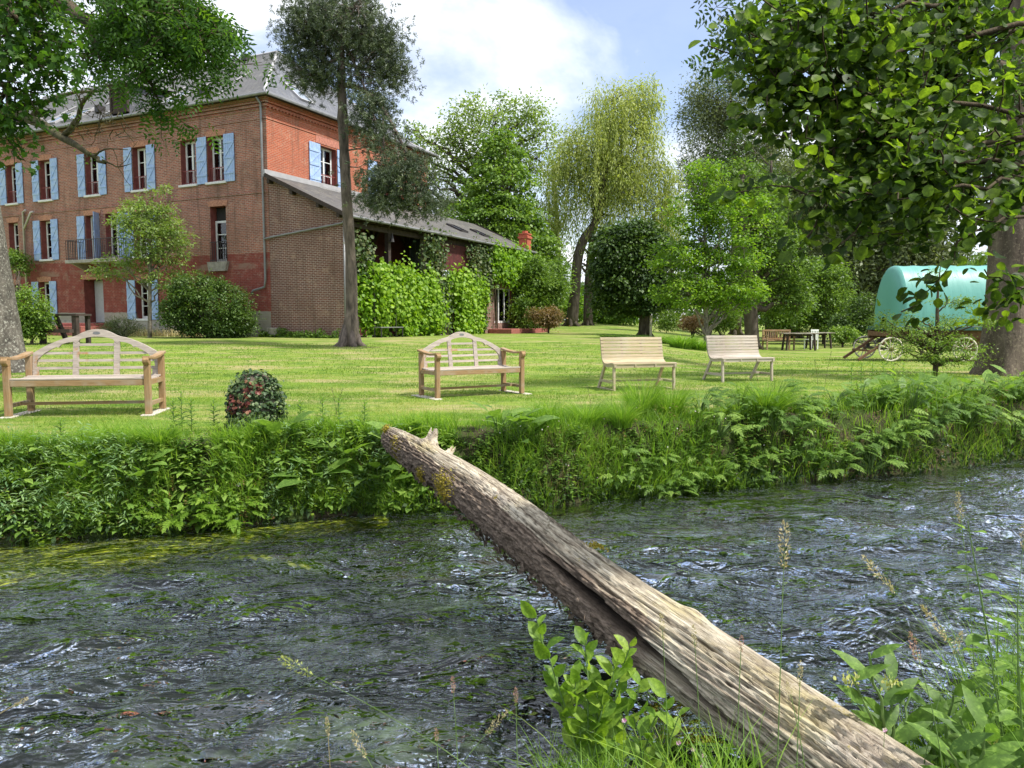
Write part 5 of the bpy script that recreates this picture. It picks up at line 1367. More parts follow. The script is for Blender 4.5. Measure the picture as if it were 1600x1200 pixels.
# ---------------------------------------------------------------- Scots pine in front of the house
def pine():
    g0 = ground_at(547, 541); D = g0[1]
    T = [np.array([g0[0], D, gz(*g0) - .1])] + [at(px, py, D) for px, py in ((550, 480), (548, 400), (541, 300), (537, 220), (534, 140), (533, 70), (530, 20))]
    ro = empty('pine_tree', T[0], 0, 'tall pine with bare trunk, dark crown and drooping branch before the house', 'tree')
    o0 = T[0]; rr = [.29, .20, .18, .165, .16, .14, .10, .035]
    tt = np.linspace(0, 1, len(T)); t2 = np.linspace(0, 1, 34)
    P = np.stack([np.interp(t2, tt, np.array(T)[:, k_]) for k_ in range(3)], 1)
    for _ in range(2): P[1:-1] = (P[:-2] + 2 * P[1:-1] + P[2:]) / 4
    b = MB(); rad = np.interp(t2, tt, rr); b.tube(P - o0, rad * (1 + .05 * rng.normal(size=34)), 14)
    for i in range(6):
        a = i * 1.05; b.tube([(math.cos(a) * .62, math.sin(a) * .62, -.05), (math.cos(a) * .28, math.sin(a) * .28, .18), (math.cos(a) * .15, math.sin(a) * .15, .8)], [.08, .13, .08], 7)
    b.build('trunk', M['bark_pine'], ro, smooth=True)
    blobs = [(B(540, 50, 86, 38, D), 125), (B(480, 50, 34, 42, D), 60), (B(590, 85, 42, 38, D), 56), (B(480, 110, 40, 28, D), 45), (B(615, 125, 22, 20, D), 25), (B(535, 20, 50, 18, D), 45), (B(560, 130, 50, 20, D), 18), (B(505, 130, 30, 22, D), 18)]
    hang = [(B(585, 185, 30, 36, D - .8), 24), (B(605, 240, 36, 38, D - 1.2), 30), (B(635, 275, 34, 40, D - 1.6), 34), (B(597, 290, 36, 30, D - 1.6), 30), (B(660, 315, 30, 22, D - 1.8), 30), (B(575, 165, 26, 24, D - .5), 26), (B(610, 315, 34, 16, D - 1.6), 24), (B(650, 265, 22, 30, D - 1.6), 20)]
    cl = []
    for bl, n in blobs + hang: cl.append(sample_blobs([bl], n, .45))
    ncr = sum(n for _, n in blobs); cl = np.concatenate(cl)
    br = MB(); A = []; AR = []
    def limb(pts_, r0, r1):
        c = np.array([at(px, py, d_) for px, py, d_ in pts_]); t = np.linspace(0, 1, len(c)); t3 = np.linspace(0, 1, 12)
        c = np.stack([np.interp(t3, t, c[:, k_]) for k_ in range(3)], 1)
        for _ in range(2): c[1:-1] = (c[:-2] + 2 * c[1:-1] + c[2:]) / 4
        rd = np.linspace(r0, r1, 12); br.tube(c - o0, rd, 7, False); A.append(c); AR.append(rd)
    limb([(540, 133, D), (570, 137, D - .2), (598, 165, D - .6), (615, 200, D - 1.0), (635, 235, D - 1.4), (660, 290, D - 1.8)], .09, .025)
    limb([(541, 75, D), (555, 100, D - .3), (575, 150, D - .6), (590, 200, D - .9)], .05, .02)
    limb([(534, 70, D), (510, 50, D), (480, 45, D)], .08, .02); limb([(534, 60, D), (565, 50, D + .3), (600, 85, D + .6)], .09, .02)
    limb([(534, 90, D), (505, 100, D - .3), (470, 110, D - .5)], .06, .02); limb([(533, 40, D), (545, 20, D - .6), (560, 0, D - 1)], .05, .015)
    limb([(538, 100, D), (580, 110, D + .5), (615, 125, D + .8)], .06, .015); limb([(534, 60, D), (520, 40, D + 1), (505, 30, D + 1.8)], .06, .015)
    limb([(541, 235, D), (565, 232, D - .5), (580, 225, D - .9)], .03, .01); limb([(541, 260, D), (560, 262, D - .2), (572, 255, D - .4)], .025, .006)
    limb([(539, 130, D), (520, 145, D - .2), (505, 150, D - .4)], .02, .006); limb([(539, 225, D), (525, 218, D - .2), (514, 214, D - .3)], .02, .006); limb([(541, 270, D), (530, 262, D), (523, 254, D)], .018, .005)
    limb([(598, 165, D - .6), (600, 230, D - 1.2), (590, 290, D - 1.6)], .035, .01); limb([(615, 200, D - 1), (625, 260, D - 1.5), (610, 310, D - 1.7)], .035, .01)
    A = np.concatenate(A); AR = np.concatenate(AR)
    for c0 in cl:
        j = int(((A - c0) ** 2).sum(1).argmin()); br.tube(curve(A[j], c0, .2, 5, .06) - o0, np.linspace(min(AR[j] * .6, .02), .006, 5), 4, False)
    br.build('branches', M['bark_pine'], ro, smooth=True)
    L = LV()
    # tufts: each cluster carries several bottle-brush shoots of needles
    sh = 12; nd = 20
    S = np.repeat(cl, sh, 0) + rng.normal(size=(len(cl) * sh, 3)) * np.array([.27, .27, .17])
    isH = np.repeat(np.arange(len(cl)) >= ncr, sh)
    ax = unit(rng.normal(size=S.shape) + np.where(isH[:, None], np.array([0, 0, -.5]), np.array([0, 0, .7])))
    Pn = np.repeat(S, nd, 0) + np.repeat(ax, nd, 0) * rng.uniform(0, .16, len(S) * nd)[:, None]
    d = unit(np.repeat(ax, nd, 0) * .7 + rvec(len(Pn)))
    tone = np.clip(np.repeat(.5 + .25 * rng.normal(size=len(S)) + .12 * isH * 0, nd) + .12 * rng.normal(size=len(Pn)), 0, 1)
    L.put(LEAF4, Pn - o0, d, rvec(len(Pn)), rng.uniform(.08, .13, len(Pn)), tone, wscale=.32)
    L.build('crown', M['leaf_pine'], ro)
pine()

# ---------------------------------------------------------------- small tree and bushes along the house
tree('small_garden_tree', 'small airy light-green tree in front of the house facade, beside the balcony', 'tree', base(233, 33.2, [(234, 460, 33.2), (235, 400, 33.2), (240, 320, 33.2)]), [.09, .075, .06, .015],
     [B(245, 310, 30, 22, 33.2), B(225, 345, 52, 28, 33.2), B(255, 380, 46, 34, 33.2), B(200, 415, 42, 20, 33.2), B(265, 430, 38, 24, 33.2), B(205, 330, 24, 24, 33.2), B(235, 370, 50, 45, 33.2), B(165, 425, 24, 10, 33.2)],
     M['leaf_loose'], M['bark_grey'], 330, 34, .34, .13, .9, limbs=30, flat=.35, droop=.3, inner=.15, attach=(.2, .9), tone0=.4, tone_sp=.4)
shrub('round_bush', 'large rounded dark green bush at the foot of the house facade', 'bush', 328, 32.6, [B(325, 480, 68, 42, 32.6, 1.5), B(310, 455, 42, 28, 32.6, 1.2), B(365, 500, 34, 24, 32.6, 1.1), B(285, 500, 30, 26, 32.6, 1.1), B(340, 510, 55, 16, 32.6, 1.2)], M['leaf_dark'], 520, 54, .3, .11, tone0=.75, inner=.6, limbs=20)
shrub('leafy_shrub', 'bright green shrub by the house right behind the left tree trunk', 'shrub', 48, 26, [B(48, 478, 24, 30, 26), B(40, 505, 24, 22, 26), B(62, 500, 14, 26, 26)], M['leaf_green'], 170, 44, .25, .1, tone0=.7)
shrub('wall_creeper', 'green creeper on the house wall below the middle-floor window at far left', 'creeper', 28, 38.5, [B(30, 412, 16, 16, 40.2, .4), B(22, 400, 10, 12, 40.2, .4)], M['leaf_green'], 50, 40, .3, .12, tone0=.6)
shrub('lavender_bush', 'greyish wispy lavender bush under the ground-floor window', 'bush', 192, 34.5, [B(192, 510, 26, 16, 34.5), B(170, 515, 16, 10, 34.5)], M['leaf_grey'], 80, 50, .22, .12, wsc=.3, nrm_up=0, tone0=.5)
L = LV(); N = 900; x = rng.uniform(-8.4, -3, N)
for i in range(N):
    pass
W_ = np.array([HW(a, -.5 - .5 * c, 0) for a, c in zip(x, rng.uniform(0, 1, N))]); W_[:, 2] = terrain(W_[:, 0], W_[:, 1])
L.blades(W_, rng.uniform(.15, .5, N), .025, rng.normal(size=(N, 2)) * .12, rng.uniform(0, 1, N), 3)
setp(L.build('dry_grass', M['straw']), 'dry straw-coloured grass at the foot of the house wall beside the round bush', 'dry grass', kind='stuff')
L = LV(); N = 2600; u = rng.uniform(0, 1, N); xx_ = -.3 + 4.2 * u; P_ = np.array([HW(a, -.15 - .35 * b_, 0) for a, b_ in zip(xx_, rng.uniform(0, 1, N))]); P_[:, 2] = terrain(P_[:, 0], P_[:, 1]) + rng.uniform(0, 1, N) ** 2 * .55 * np.clip(.4 + perlin(xx_ * 1.6, 0 * xx_, 4) * 1.6, .1, 1)
L.put(LEAF4, P_, rvec(N) + np.array([0, 0, .4]), rvec(N) + np.array([0, 0, 1]), .11, rng.uniform(0, .8, N))
setp(L.build('weeds_by_wall', M['leaf_green']), 'low weeds along the foot of the annex end wall', 'weeds', kind='stuff')

# ---------------------------------------------------------------- climbers on the annex
def vine(name, label, rects, m, n, leaf, depth=.5, x0=4.35, tone0=.55, group=None, stems=True, yb=None):
    c0 = HW(x0, (rects[0][0] + rects[0][1]) / 2, 0); c0[2] = gz(c0[0], c0[1])
    ro = empty(name, c0, 0, label, 'climbing plant', group)
    L = LV(); A = np.array([(r_[1] - r_[0]) * (r_[3] - r_[2]) for r_ in rects]); idx = rng.choice(len(rects), n, p=A / A.sum())
    Rr = np.array([r_[:4] for r_ in rects])[idx]
    uu = rng.uniform(0, 1, n); ww = rng.uniform(0, 1, n); y = Rr[:, 0] + (Rr[:, 1] - Rr[:, 0]) * uu; z = Rr[:, 2] + (Rr[:, 3] - Rr[:, 2]) * ww
    lum = fbm(y * 1.5, z * 1.7, 3, 33); y = y + .30 * rng.normal(size=n); z = z + .28 * rng.normal(size=n) * (1 + lum)
    keep_ = lum > rng.uniform(-.42, .16, n); y, z, lum = y[keep_], z[keep_], lum[keep_]; n = len(y)
    x = x0 + depth * (.8 * lum + .3 * rng.uniform(-1, 1, n)) 
    P = np.array([HW(a, b_, c_) for a, b_, c_ in zip(x, y, z)])
    fw_ = np.array([math.cos(HROT), math.sin(HROT), 0]) 
    L.put(LEAFROUND, P - c0, unit(.9 * rvec(n) + np.array([0, 0, -.8])), unit(fw_ * .8 + np.array([0, 0, .7]) + .7 * rvec(n)), leaf * rng.uniform(.6, 1.25, n), np.clip(tone0 + .5 * lum + .18 * rng.normal(size=n), 0, 1), wscale=1.15)
    L.build('foliage', m, ro)
    if stems:
        b = MB()
        for r_ in rects[:2]:
            for j in range(5):
                yy_ = rng.uniform(r_[0], r_[1]); pts = [HW(x0 - .1, yy_ + .25 * math.sin(t * 3 + j), (c0[2] - HZ) * (1 - t) + r_[3] * t) - c0 for t in np.linspace(0, 1, 8)]
                b.tube(pts, np.linspace(.035, .01, 8), 5)
        b.build('stems', M['twig'], ro)
    return ro
vine('climbing_vine', 'bright green vine curtain on the left part of the open annex', [(.9, 6.3, 1.4, 2.8), (3.6, 6.5, .1, 2.3), (.6, 3.6, 1.5, 2.7), (.9, 2.2, .2, 1.5)], M['leaf_vine'], 20000, .165, depth=.9)
vine('climbing_vine', 'bright green vine arch on the middle of the annex, left of the white window', [(8.0, 11.6, 2.0, 2.9), (8.9, 11.3, .1, 2.4)], M['leaf_vine'], 12000, .165, depth=.7)
vine('climbing_vine', 'light green vine hanging from the annex eave above the white french window', [(12.8, 18.4, 3.2, 4.7), (16.6, 18.8, .4, 4.4)], M['leaf_vine'], 15000, .165, tone0=.4, depth=.8)
vine('climbing_rose', 'thin reddish-green climbing rose around the annex post between the first two vines', [(5.7, 7.6, 2.9, 4.9), (6.6, 7.9, .3, 3.2)], M['leaf_rose'], 2600, .14, depth=.7)
vine('climbing_rose', 'dull green climbing rose on the annex wall left of the white french window', [(10.4, 13.2, 2.9, 4.7), (11.3, 12.0, .3, 3.0)], M['leaf_rose'], 3000, .15, depth=.4)
vine('climbing_rose', 'small climbing plant on the first annex post behind the pine trunk', [(.2, 1.3, 2.6, 4.2)], M['leaf_rose'], 500, .15, stems=False)

# small iron garden seat by the vine
c = HW(4.9, 1.9, 0); t = empty('metal_bench', (c[0], c[1], gz(c[0], c[1])), HROT + R(90), 'small weathered metal seat in front of the left vine, right of the pine trunk', 'chair')
MB().box(-.85, .85, -.2, .2, .42, .46).build('seat', M['zinc'], t)
for x in (-.8, .8):
    for y in (-.17, .17): MB().box(x - .02, x + .02, y - .02, y + .02, 0, .42 if y > 0 else .42).build('leg', M['iron'], t)
for x in (-.8, .8): MB().box(x - .02, x + .02, .15, .19, .46, 1.9).build('trellis_post', M['iron'], t)
# ---------------------------------------------------------------- left ash tree: trunk at the edge, boughs reaching into the picture
def boughs(name, ro, o0, limbs, m_bark, n_side=10, lean=(0, 0, 0), ln=1.0, attach_r=.02):
    """limbs as lists of (px, py, D) with radii; returns twig end points"""
    br = MB(); ends = []
    for pts_, r0, r1, ns in limbs:
        c = np.array([at(*p) if not isinstance(p, np.ndarray) else p for p in pts_]); t = np.linspace(0, 1, len(c)); t3 = np.linspace(0, 1, 16)
        c = np.stack([np.interp(t3, t, c[:, k_]) for k_ in range(3)], 1)
        for _ in range(2): c[1:-1] = (c[:-2] + 2 * c[1:-1] + c[2:]) / 4
        c[1:-1] += .012 * rng.normal(size=(14, 3)) * np.linalg.norm(c[-1] - c[0]) * .4
        rd = np.linspace(r0, r1, 16); br.tube(c - o0, rd, 8, False)
        for _ in range(ns):
            i = rng.integers(3, 16); L_ = ln * rng.uniform(.5, 1.2); d = unit((c[min(i, 15)] - c[max(i - 2, 0)]))
            d = unit(d * .6 + .8 * rvec(1)[0] + np.array(lean)); q = c[i] + d * L_; cc = curve(c[i], q, .25, 7, .03)
            br.tube(cc - o0, np.linspace(min(rd[i] * .6, attach_r), .004, 7), 5, False); ends.append(cc)
        ends.append(c[8:])
    br.build(name, m_bark, ro, smooth=True)
    return ends
def leaves_on(ro, o0, ends, m, name, per, spread, leaf, tmpl, droop, wsc, tone0=.45, compound=0, clip=None):
    L = LV()
    for c in ends:
        k_ = per; i = rng.integers(1, len(c), k_); P = c[i] + rng.normal(size=(k_, 3)) * spread * np.array([1, 1, .7])
        if clip is not None: P = P[clip(P)]; k_ = len(P)
        if k_ == 0: continue
        if compound:
            # pinnate leaves: a rachis with leaflets in pairs
            ax = unit(rvec(k_) + np.array([0, 0, -droop])); sd_ = unit(np.cross(ax, rvec(k_))); nrm = np.cross(sd_, ax); tb = np.clip(tone0 + .22 * rng.normal(size=k_), 0, 1)
            for j in range(compound):
                q = P + ax * (leaf * .75 * (j // 2 + .5)); s_ = (1 if j % 2 else -1)
                L.put(tmpl, q - o0, unit(ax * .7 + sd_ * s_), nrm, leaf, tb, wscale=wsc)
        else:
            d = unit(rvec(k_) + np.array([0, 0, -droop])); L.put(tmpl, P - o0, d, unit(rvec(k_) + np.array([0, 0, .9])), leaf * rng.uniform(.6, 1.25, k_), np.clip(tone0 + .28 * rng.normal(size=k_), 0, 1), wscale=wsc)
    return L.build(name, m, ro)
D0 = 16.8; a0 = ray(-26, 560)[0]; tb = np.array([a0 * D0, D0, gz(a0 * D0, D0) - .1])
ro = empty('ash_tree', tb, 0, 'big old tree with lichen-spotted trunk cut by the left edge, leafy boughs above', 'tree'); o0 = tb
tr_ = [tb, at(-28, 480, D0), at(-34, 400, D0), at(-46, 300, D0), at(-60, 180, D0), at(-60, 60, D0), at(-40, -120, D0)]
t2 = np.linspace(0, 1, 30); tt = np.linspace(0, 1, 7); P = np.stack([np.interp(t2, tt, np.array(tr_)[:, k_]) for k_ in range(3)], 1)
rad = np.interp(t2, tt, [.84, .64, .56, .50, .46, .40, .22])
nth = 48; th = np.linspace(0, 2 * np.pi, nth, endpoint=False)
rr = rad[:, None] * (1 + .05 * fbm(np.cos(th)[None] * 2 + 0 * rad[:, None], np.sin(th)[None] * 2 + P[:, 2:3] * .5, 3, 12)) + np.exp(-(P[:, 2:3] - tb[2]) / .35) * .28 * (.5 + np.cos(th * 5)[None] * .5)
V = np.stack([P[:, 0:1] + rr * np.cos(th), P[:, 1:2] + rr * np.sin(th), P[:, 2:3] + 0 * rr], 2).reshape(-1, 3) - o0
a = np.arange(29)[:, None] * nth; j = np.arange(nth)[None]; Q = np.stack([a + j, a + (j + 1) % nth, a + nth + (j + 1) % nth, a + nth + j], 2).reshape(-1, 4)
np_mesh('trunk', V, Q, None, M['bark_lichen'], ro, smooth=True)
ends = boughs('branches', ro, o0, [
    ([(-60, 60, D0), (40, 20, 15.5), (120, -30, 14)], .25, .08, 9), ([(-50, 40, D0), (80, 0, 14.5), (140, 25, 13.2), (148, 60, 12.8), (152, 80, 12.5)], .18, .03, 20),
    ([(60, -60, 14), (150, -10, 12.5), (215, 45, 12), (275, 80, 12)], .12, .02, 34), ([(100, -60, 13), (220, -20, 12), (275, 15, 11.5), (315, 55, 11.5)], .10, .02, 30),
    ([(130, -40, 13), (190, 40, 12.4), (215, 90, 12.2), (235, 130, 12.2), (250, 165, 12.2)], .08, .012, 20),
    ([(150, -20, 12.5), (250, 20, 12), (300, 50, 12), (325, 80, 12)], .08, .012, 24), ([(170, -10, 12.5), (185, 60, 12.5), (165, 75, 12.5)], .05, .01, 7),
    ([(200, -20, 12.3), (290, -10, 11.8), (320, 20, 11.6)], .06, .01, 16)], M['twig'], ln=.75, lean=(-.05, 0, -.05))
leaves_on(ro, o0, ends, M['leaf_ash'], 'crown', 13, .12, .10, LEAF4, .9, .62, compound=7, tone0=.5)
dead = boughs('dead_branch', ro, o0, [([(-50, 175, D0), (10, 172, 15.5), (60, 190, 14.5), (100, 215, 13.8), (140, 240, 13.3), (165, 255, 13)], .13, .02, 2),
    ([(48, 184, 14.8), (70, 160, 14.6), (105, 146, 14.5), (160, 142, 14.3)], .055, .02, 3), ([(100, 213, 13.8), (120, 190, 13.6), (128, 160, 13.5), (150, 140, 13.4)], .055, .025, 4),
    ([(128, 165, 13.5), (118, 140, 13.5), (122, 118, 13.4)], .02, .006, 1), ([(148, 243, 13.2), (165, 232, 13), (200, 234, 12.8)], .018, .006, 1), ([(160, 250, 13), (185, 262, 12.9), (205, 256, 12.8)], .016, .005, 1),
    ([(75, 200, 14.2), (62, 190, 14), (55, 150, 14)], .015, .005, 1)], M['twig_moss'], ln=.6, attach_r=.012)
leaves_on(ro, o0, dead[:12], M['leaf_ash'], 'moss_tufts', 14, .09, .06, LEAF4, .2, .7, tone0=.8)['kind'] = 'stuff'
# moss-clad twigs right of the dead branch
b = MB()
for i in range(34):
    p = at(rng.uniform(110, 190), rng.uniform(160, 215), 13.3); q = p + rvec(1)[0] * rng.uniform(.2, .5); b.tube(curve(p, q, .1, 5, .08) - o0, np.linspace(.009, .003, 5), 4, False)
b.build('twigs', M['twig_moss'], ro)
# maple foliage hanging in at the far left from a tree outside the picture
mb_ = np.array([-9.2, 9.8, gz(-9.2, 9.8) - .05]); ro2 = empty('maple_tree', mb_, 0, 'dark-leaved maple whose broad-leaved boughs hang into the top left corner', 'tree')
b = MB(); b.tube([np.array([0, 0, 0]), np.array([.1, .1, 2.5]), np.array([.2, .1, 5.5])], [.28, .22, .12], 12); b.build('trunk', M['bark'], ro2, smooth=True)
top = mb_ + np.array([.2, .1, 5.3]); mid_ = mb_ + np.array([.15, .1, 3.6])
ends = boughs('branches', ro2, mb_, [([mid_, (-20, 120, 9.3), (45, 150, 9.2)], .07, .012, 22), ([mid_, (-30, 60, 9.4), (60, 90, 9.2)], .07, .012, 26), ([top, (-10, 10, 9.5), (60, 40, 9.5), (85, 110, 9.3)], .08, .012, 28),
     ([top, (-20, -30, 9), (50, -10, 9), (90, 0, 9)], .07, .012, 18), ([mid_, (-30, 170, 9.5), (20, 195, 9.3)], .05, .01, 14)], M['twig'], ln=.5, lean=(0, 0, -.2))
MAPLE = (np.array([(0, 0, 0), (.30, .08, 0), (.2, .28, .03), (.50, .50, -.03), (.2, .52, .03), (0, 1.0, -.05), (-.2, .52, .03), (-.50, .50, -.03), (-.2, .28, .03), (-.30, .08, 0), (0, .4, .02)]),
         None, np.array([(0, 1, 2), (0, 2, 10), (2, 3, 4), (2, 4, 10), (4, 5, 10), (10, 5, 6), (6, 7, 8), (10, 6, 8), (0, 10, 8), (0, 8, 9)]))
leaves_on(ro2, mb_, ends, M['leaf_ash'], 'crown', 24, .13, .10, MAPLE, .5, 1.1, tone0=.45)

# ---------------------------------------------------------------- big tree at the right edge
D1 = 16.9; a1 = ray(1572, 560)[0]; tb = np.array([a1 * D1, D1, gz(a1 * D1, D1) - .12])
tr_ = [tb, at(1574, 500, D1), at(1576, 420, D1), at(1578, 330, D1), at(1585, 200, D1), at(1590, 50, D1), at(1590, -150, D1)]
ro = empty('poplar_tree', tb, 0, 'massive brown-barked tree trunk at the right edge, right of the wagon', 'tree')
P = np.stack([np.interp(t2, tt, np.array(tr_)[:, k_]) for k_ in range(3)], 1); rad = np.interp(t2, tt, [.56, .46, .40, .38, .34, .28, .15])
rr = rad[:, None] * (1 + .10 * fbm(np.cos(th)[None] * 1.6 + 0 * rad[:, None], np.sin(th)[None] * 1.6 + P[:, 2:3] * .4, 3, 14)) + np.exp(-(P[:, 2:3] - tb[2]) / .4) * .30 * (.5 + np.cos(th * 6)[None] * .5)
V = np.stack([P[:, 0:1] + rr * np.cos(th), P[:, 1:2] + rr * np.sin(th), P[:, 2:3] + 0 * rr], 2).reshape(-1, 3) - tb
np_mesh('trunk', V, Q, None, M['bark_big'], ro, smooth=True)
ends = boughs('branches', ro, tb, [([(1590, 120, D1), (1450, 40, 15), (1350, 20, 14)], .12, .02, 26), ([(1580, 60, D1), (1420, -20, 15), (1270, 0, 13.5), (1220, 40, 13), (1170, 60, 12.8)], .10, .008, 14),
    ([(1585, 200, D1), (1500, 150, 16), (1430, 140, 16)], .12, .02, 26), ([(1585, 160, D1), (1640, 100, 15), (1700, 60, 14)], .10, .02, 16), ([(1590, 30, D1), (1520, -60, 18), (1440, -100, 19)], .12, .02, 26),
    ([(1250, 0, 13.5), (1260, 50, 13.2), (1240, 90, 13)], .012, .005, 6), ([(1200, 0, 13.2), (1180, 25, 13), (1150, 45, 12.8)], .012, .005, 6)], M['twig'], ln=1.1, lean=(0, 0, -.2), attach_r=.014)
leaves_on(ro, tb, ends, M['leaf_dark'], 'crown', 26, .16, .12, LEAF4, .5, .8, compound=5, tone0=.5)
# ---------------------------------------------------------------- alder near the camera, trunk outside the picture on the right
ab = np.array([5.6, 4.2, float(terrain(5.6, 4.2)) - .05]); ro = empty('alder_tree', ab, 0, 'near alder with large round glossy leaves hanging over the top right of the picture', 'tree')
b = MB(); b.tube([np.array([0, 0, 0]), np.array([-.05, .1, 1.5]), np.array([-.15, .1, 3.2]), np.array([-.1, .2, 5.5])], [.2, .16, .13, .07], 12); b.build('trunk', M['bark'], ro, smooth=True)
hub = [ab + np.array([-.1, .1, h_]) for h_ in (1.7, 2.2, 2.8, 3.4, 4.0)]
limbs = [([hub[3], (1560, 40, 4.6), (1400, 80, 4.4), (1270, 105, 4.2), (1185, 100, 4.1)], .02, .003, 32),
    ([hub[2], (1560, 170, 4.5), (1420, 160, 4.3), (1320, 150, 4.2), (1215, 145, 4.1)], .018, .003, 32),
    ([hub[2], (1580, 220, 4.4), (1450, 220, 4.2), (1370, 215, 4.2), (1310, 210, 4.1)], .018, .003, 28),
    ([hub[1], (1590, 250, 4.3), (1450, 262, 4.0), (1330, 300, 3.9), (1200, 290, 3.8)], .016, .003, 17),
    ([hub[1], (1590, 290, 4.2), (1500, 285, 4.0), (1400, 295, 3.9), (1310, 305, 3.9)], .015, .003, 18),
    ([hub[0], (1610, 330, 4.0), (1560, 345, 3.9), (1500, 370, 3.8), (1475, 410, 3.8)], .012, .003, 4),
    ([hub[4], (1560, -20, 4.6), (1430, 10, 4.4), (1330, 25, 4.3), (1290, 20, 4.2)], .02, .004, 26),
    ([hub[4], (1600, 60, 5.2), (1480, 40, 5.2), (1380, 60, 5.2)], .02, .005, 28), ([hub[3], (1600, 140, 5.4), (1480, 120, 5.4), (1400, 130, 5.4)], .02, .005, 28),
    ([hub[2], (1620, 220, 5.2), (1520, 210, 5.2), (1420, 230, 5.2)], .02, .005, 28), ([hub[3], (1500, 250, 5.0), (1440, 270, 5.0)], .016, .004, 16), ([hub[1], (1640, 260, 4.8), (1560, 270, 4.8), (1490, 300, 4.8), (1450, 340, 4.8)], .016, .004, 16),
    ([hub[1], (1640, 420, 3.9), (1615, 450, 3.8), (1585, 458, 3.8)], .01, .003, 3)]
ends = boughs('branches', ro, ab, limbs, M['twig'], ln=.38, lean=(-.2, 0, .05), attach_r=.006)
def clipA(P):
    # keeps the outline of the crown: nothing in front of the camera's centre
    return P[:, 0] > 1.0
LSA = (np.array([(0, 0, 0), (.17, .12, .05), (.31, .34, .10), (.34, .60, .07), (.22, .85, -.02), (0, .96, -.14), (-.20, .82, -.01), (-.35, .57, .09), (-.32, .32, .11), (-.18, .12, .05), (0, .12, -.01), (0, .34, -.02), (0, .58, -.04), (0, .82, -.08)]),
      np.array([(10, 1, 2, 11), (11, 2, 3, 12), (12, 3, 4, 13), (9, 10, 11, 8), (8, 11, 12, 7), (7, 12, 13, 6)]), np.array([(0, 1, 10), (0, 10, 9), (13, 4, 5), (6, 13, 5)]))
L = LV()
for c in ends:
    seg_ = np.linalg.norm(c[-1] - c[0]); k_ = int(20 + seg_ * 32); i = rng.integers(1, len(c), k_); P = c[i] + .05 * rng.normal(size=(k_, 3))
    ax = unit(c[-1] - c[0]); d = unit(.7 * ax + .9 * rvec(k_) + np.array([0, 0, -.3])); nr = unit(np.array([0, -.25, .8]) + .65 * rvec(k_))
    h_ = k_ // 2; sz = rng.uniform(.040, .082, k_); tn = np.clip(.58 + .30 * rng.normal(size=k_), 0, 1)
    L.put(LEAFROUND, P[:h_] - ab, d[:h_], nr[:h_], sz[:h_], tn[:h_], wscale=rng.uniform(.85, 1.15, h_))
    L.put(LSA, P[h_:] - ab, d[h_:], nr[h_:], sz[h_:], tn[h_:], wscale=rng.uniform(1.0, 1.35, k_ - h_))
L.build('crown', M['leaf_alder'], ro)
# cones and catkins
b = MB()
for i in range(26):
    c = ends[rng.integers(0, len(ends))]; p = c[rng.integers(1, len(c))] - ab; b.tube([p, p + np.array([0, 0, -.02]), p + np.array([0, 0, -.04])], [.004, .009, .003], 6)
build_split(b, 'cone', M['twig'], ro)

# ---------------------------------------------------------------- sapling in front of the wagon
tree('larch_sapling', 'thin young tree with tiered light-green branches in front of the wagon', 'tree', base(1465, 16.2, [(1465, 520, 16.2), (1464, 470, 16.2), (1470, 410, 16.2)]), [.055, .045, .028, .006],
     [B(1420, 508, 55, 12, 16.2), B(1500, 500, 55, 10, 16.2), B(1400, 490, 26, 8, 16.2), B(1540, 507, 28, 6, 16.2), B(1455, 540, 70, 16, 16.2), B(1430, 555, 45, 14, 16.2), B(1490, 470, 30, 8, 16.2), B(1520, 475, 25, 8, 16.2), B(1480, 445, 14, 8, 16.2), B(1380, 500, 20, 8, 16.2), B(1450, 525, 60, 10, 16.2), B(1465, 420, 10, 10, 16.2), B(1500, 555, 45, 15, 16.2)],
     M['leaf_green'], M['twig'], 170, 40, .20, .060, .8, limbs=34, flat=.3, droop=.2, inner=.1, attach=(.1, .95), tone0=.85, tone_sp=.4)
# ---------------------------------------------------------------- bank vegetation
def on_bank(n, x0, x1, d0, d1):
    x = rng.uniform(x0, x1, n); d = rng.uniform(d0, d1, n); y = far_bank(x) + d; return x, y, d
# grass of the bank
L = LV()
for (x0, x1, n, h0, h1, dmax) in ((-8, -1.0, 60000, .09, .27, 1.15), (-1.0, 3.0, 30000, .12, .34, 1.15), (3.0, 13.0, 34000, .14, .40, 1.7)):
    x, y, d = on_bank(n, x0, x1, -.02, dmax); cl_ = fbm(x * 1.1, y * 1.6, 3, 101)
    pk = rng.uniform(0, 1, n) < np.clip(.55 + 1.0 * cl_, .15, 1) * np.clip(1.25 - d / dmax * .75, 0, 1); x, y, d, cl_ = x[pk], y[pk], d[pk], cl_[pk]; n = len(x)
    h_ = (h0 + (h1 - h0) * rng.uniform(0, 1, n) ** 1.5) * np.clip(.85 + .9 * cl_, .3, 1.6) * np.clip(1.3 - d / dmax * .8, .3, 1.2)
    lean = rng.normal(size=(n, 2)) * h_[:, None] * .45 + np.array([-.05, -.12]) * h_[:, None]
    L.blades(np.stack([x, y, terrain(x, y) - .02], 1), h_, rng.uniform(.004, .010, n), lean, np.clip(.6 + .5 * fbm(x * .8, y * 2, 3, 102) + .22 * rng.normal(size=n), 0, 1), 3)
x, y, d = on_bank(15000, -8, -.6, .0, .5); n = len(x); pk = fbm(x * 1.6, y * 1.6, 3, 141) > -.15; x, y = x[pk], y[pk]; n = len(x); h_ = rng.uniform(.12, .34, n)
L.blades(np.stack([x, y, terrain(x, y) - .02], 1), h_, rng.uniform(.005, .010, n), rng.normal(size=(n, 2)) * h_[:, None] * .4 + np.array([-.04, -.10]), np.clip(.72 + .22 * rng.normal(size=n), 0, 1), 4)
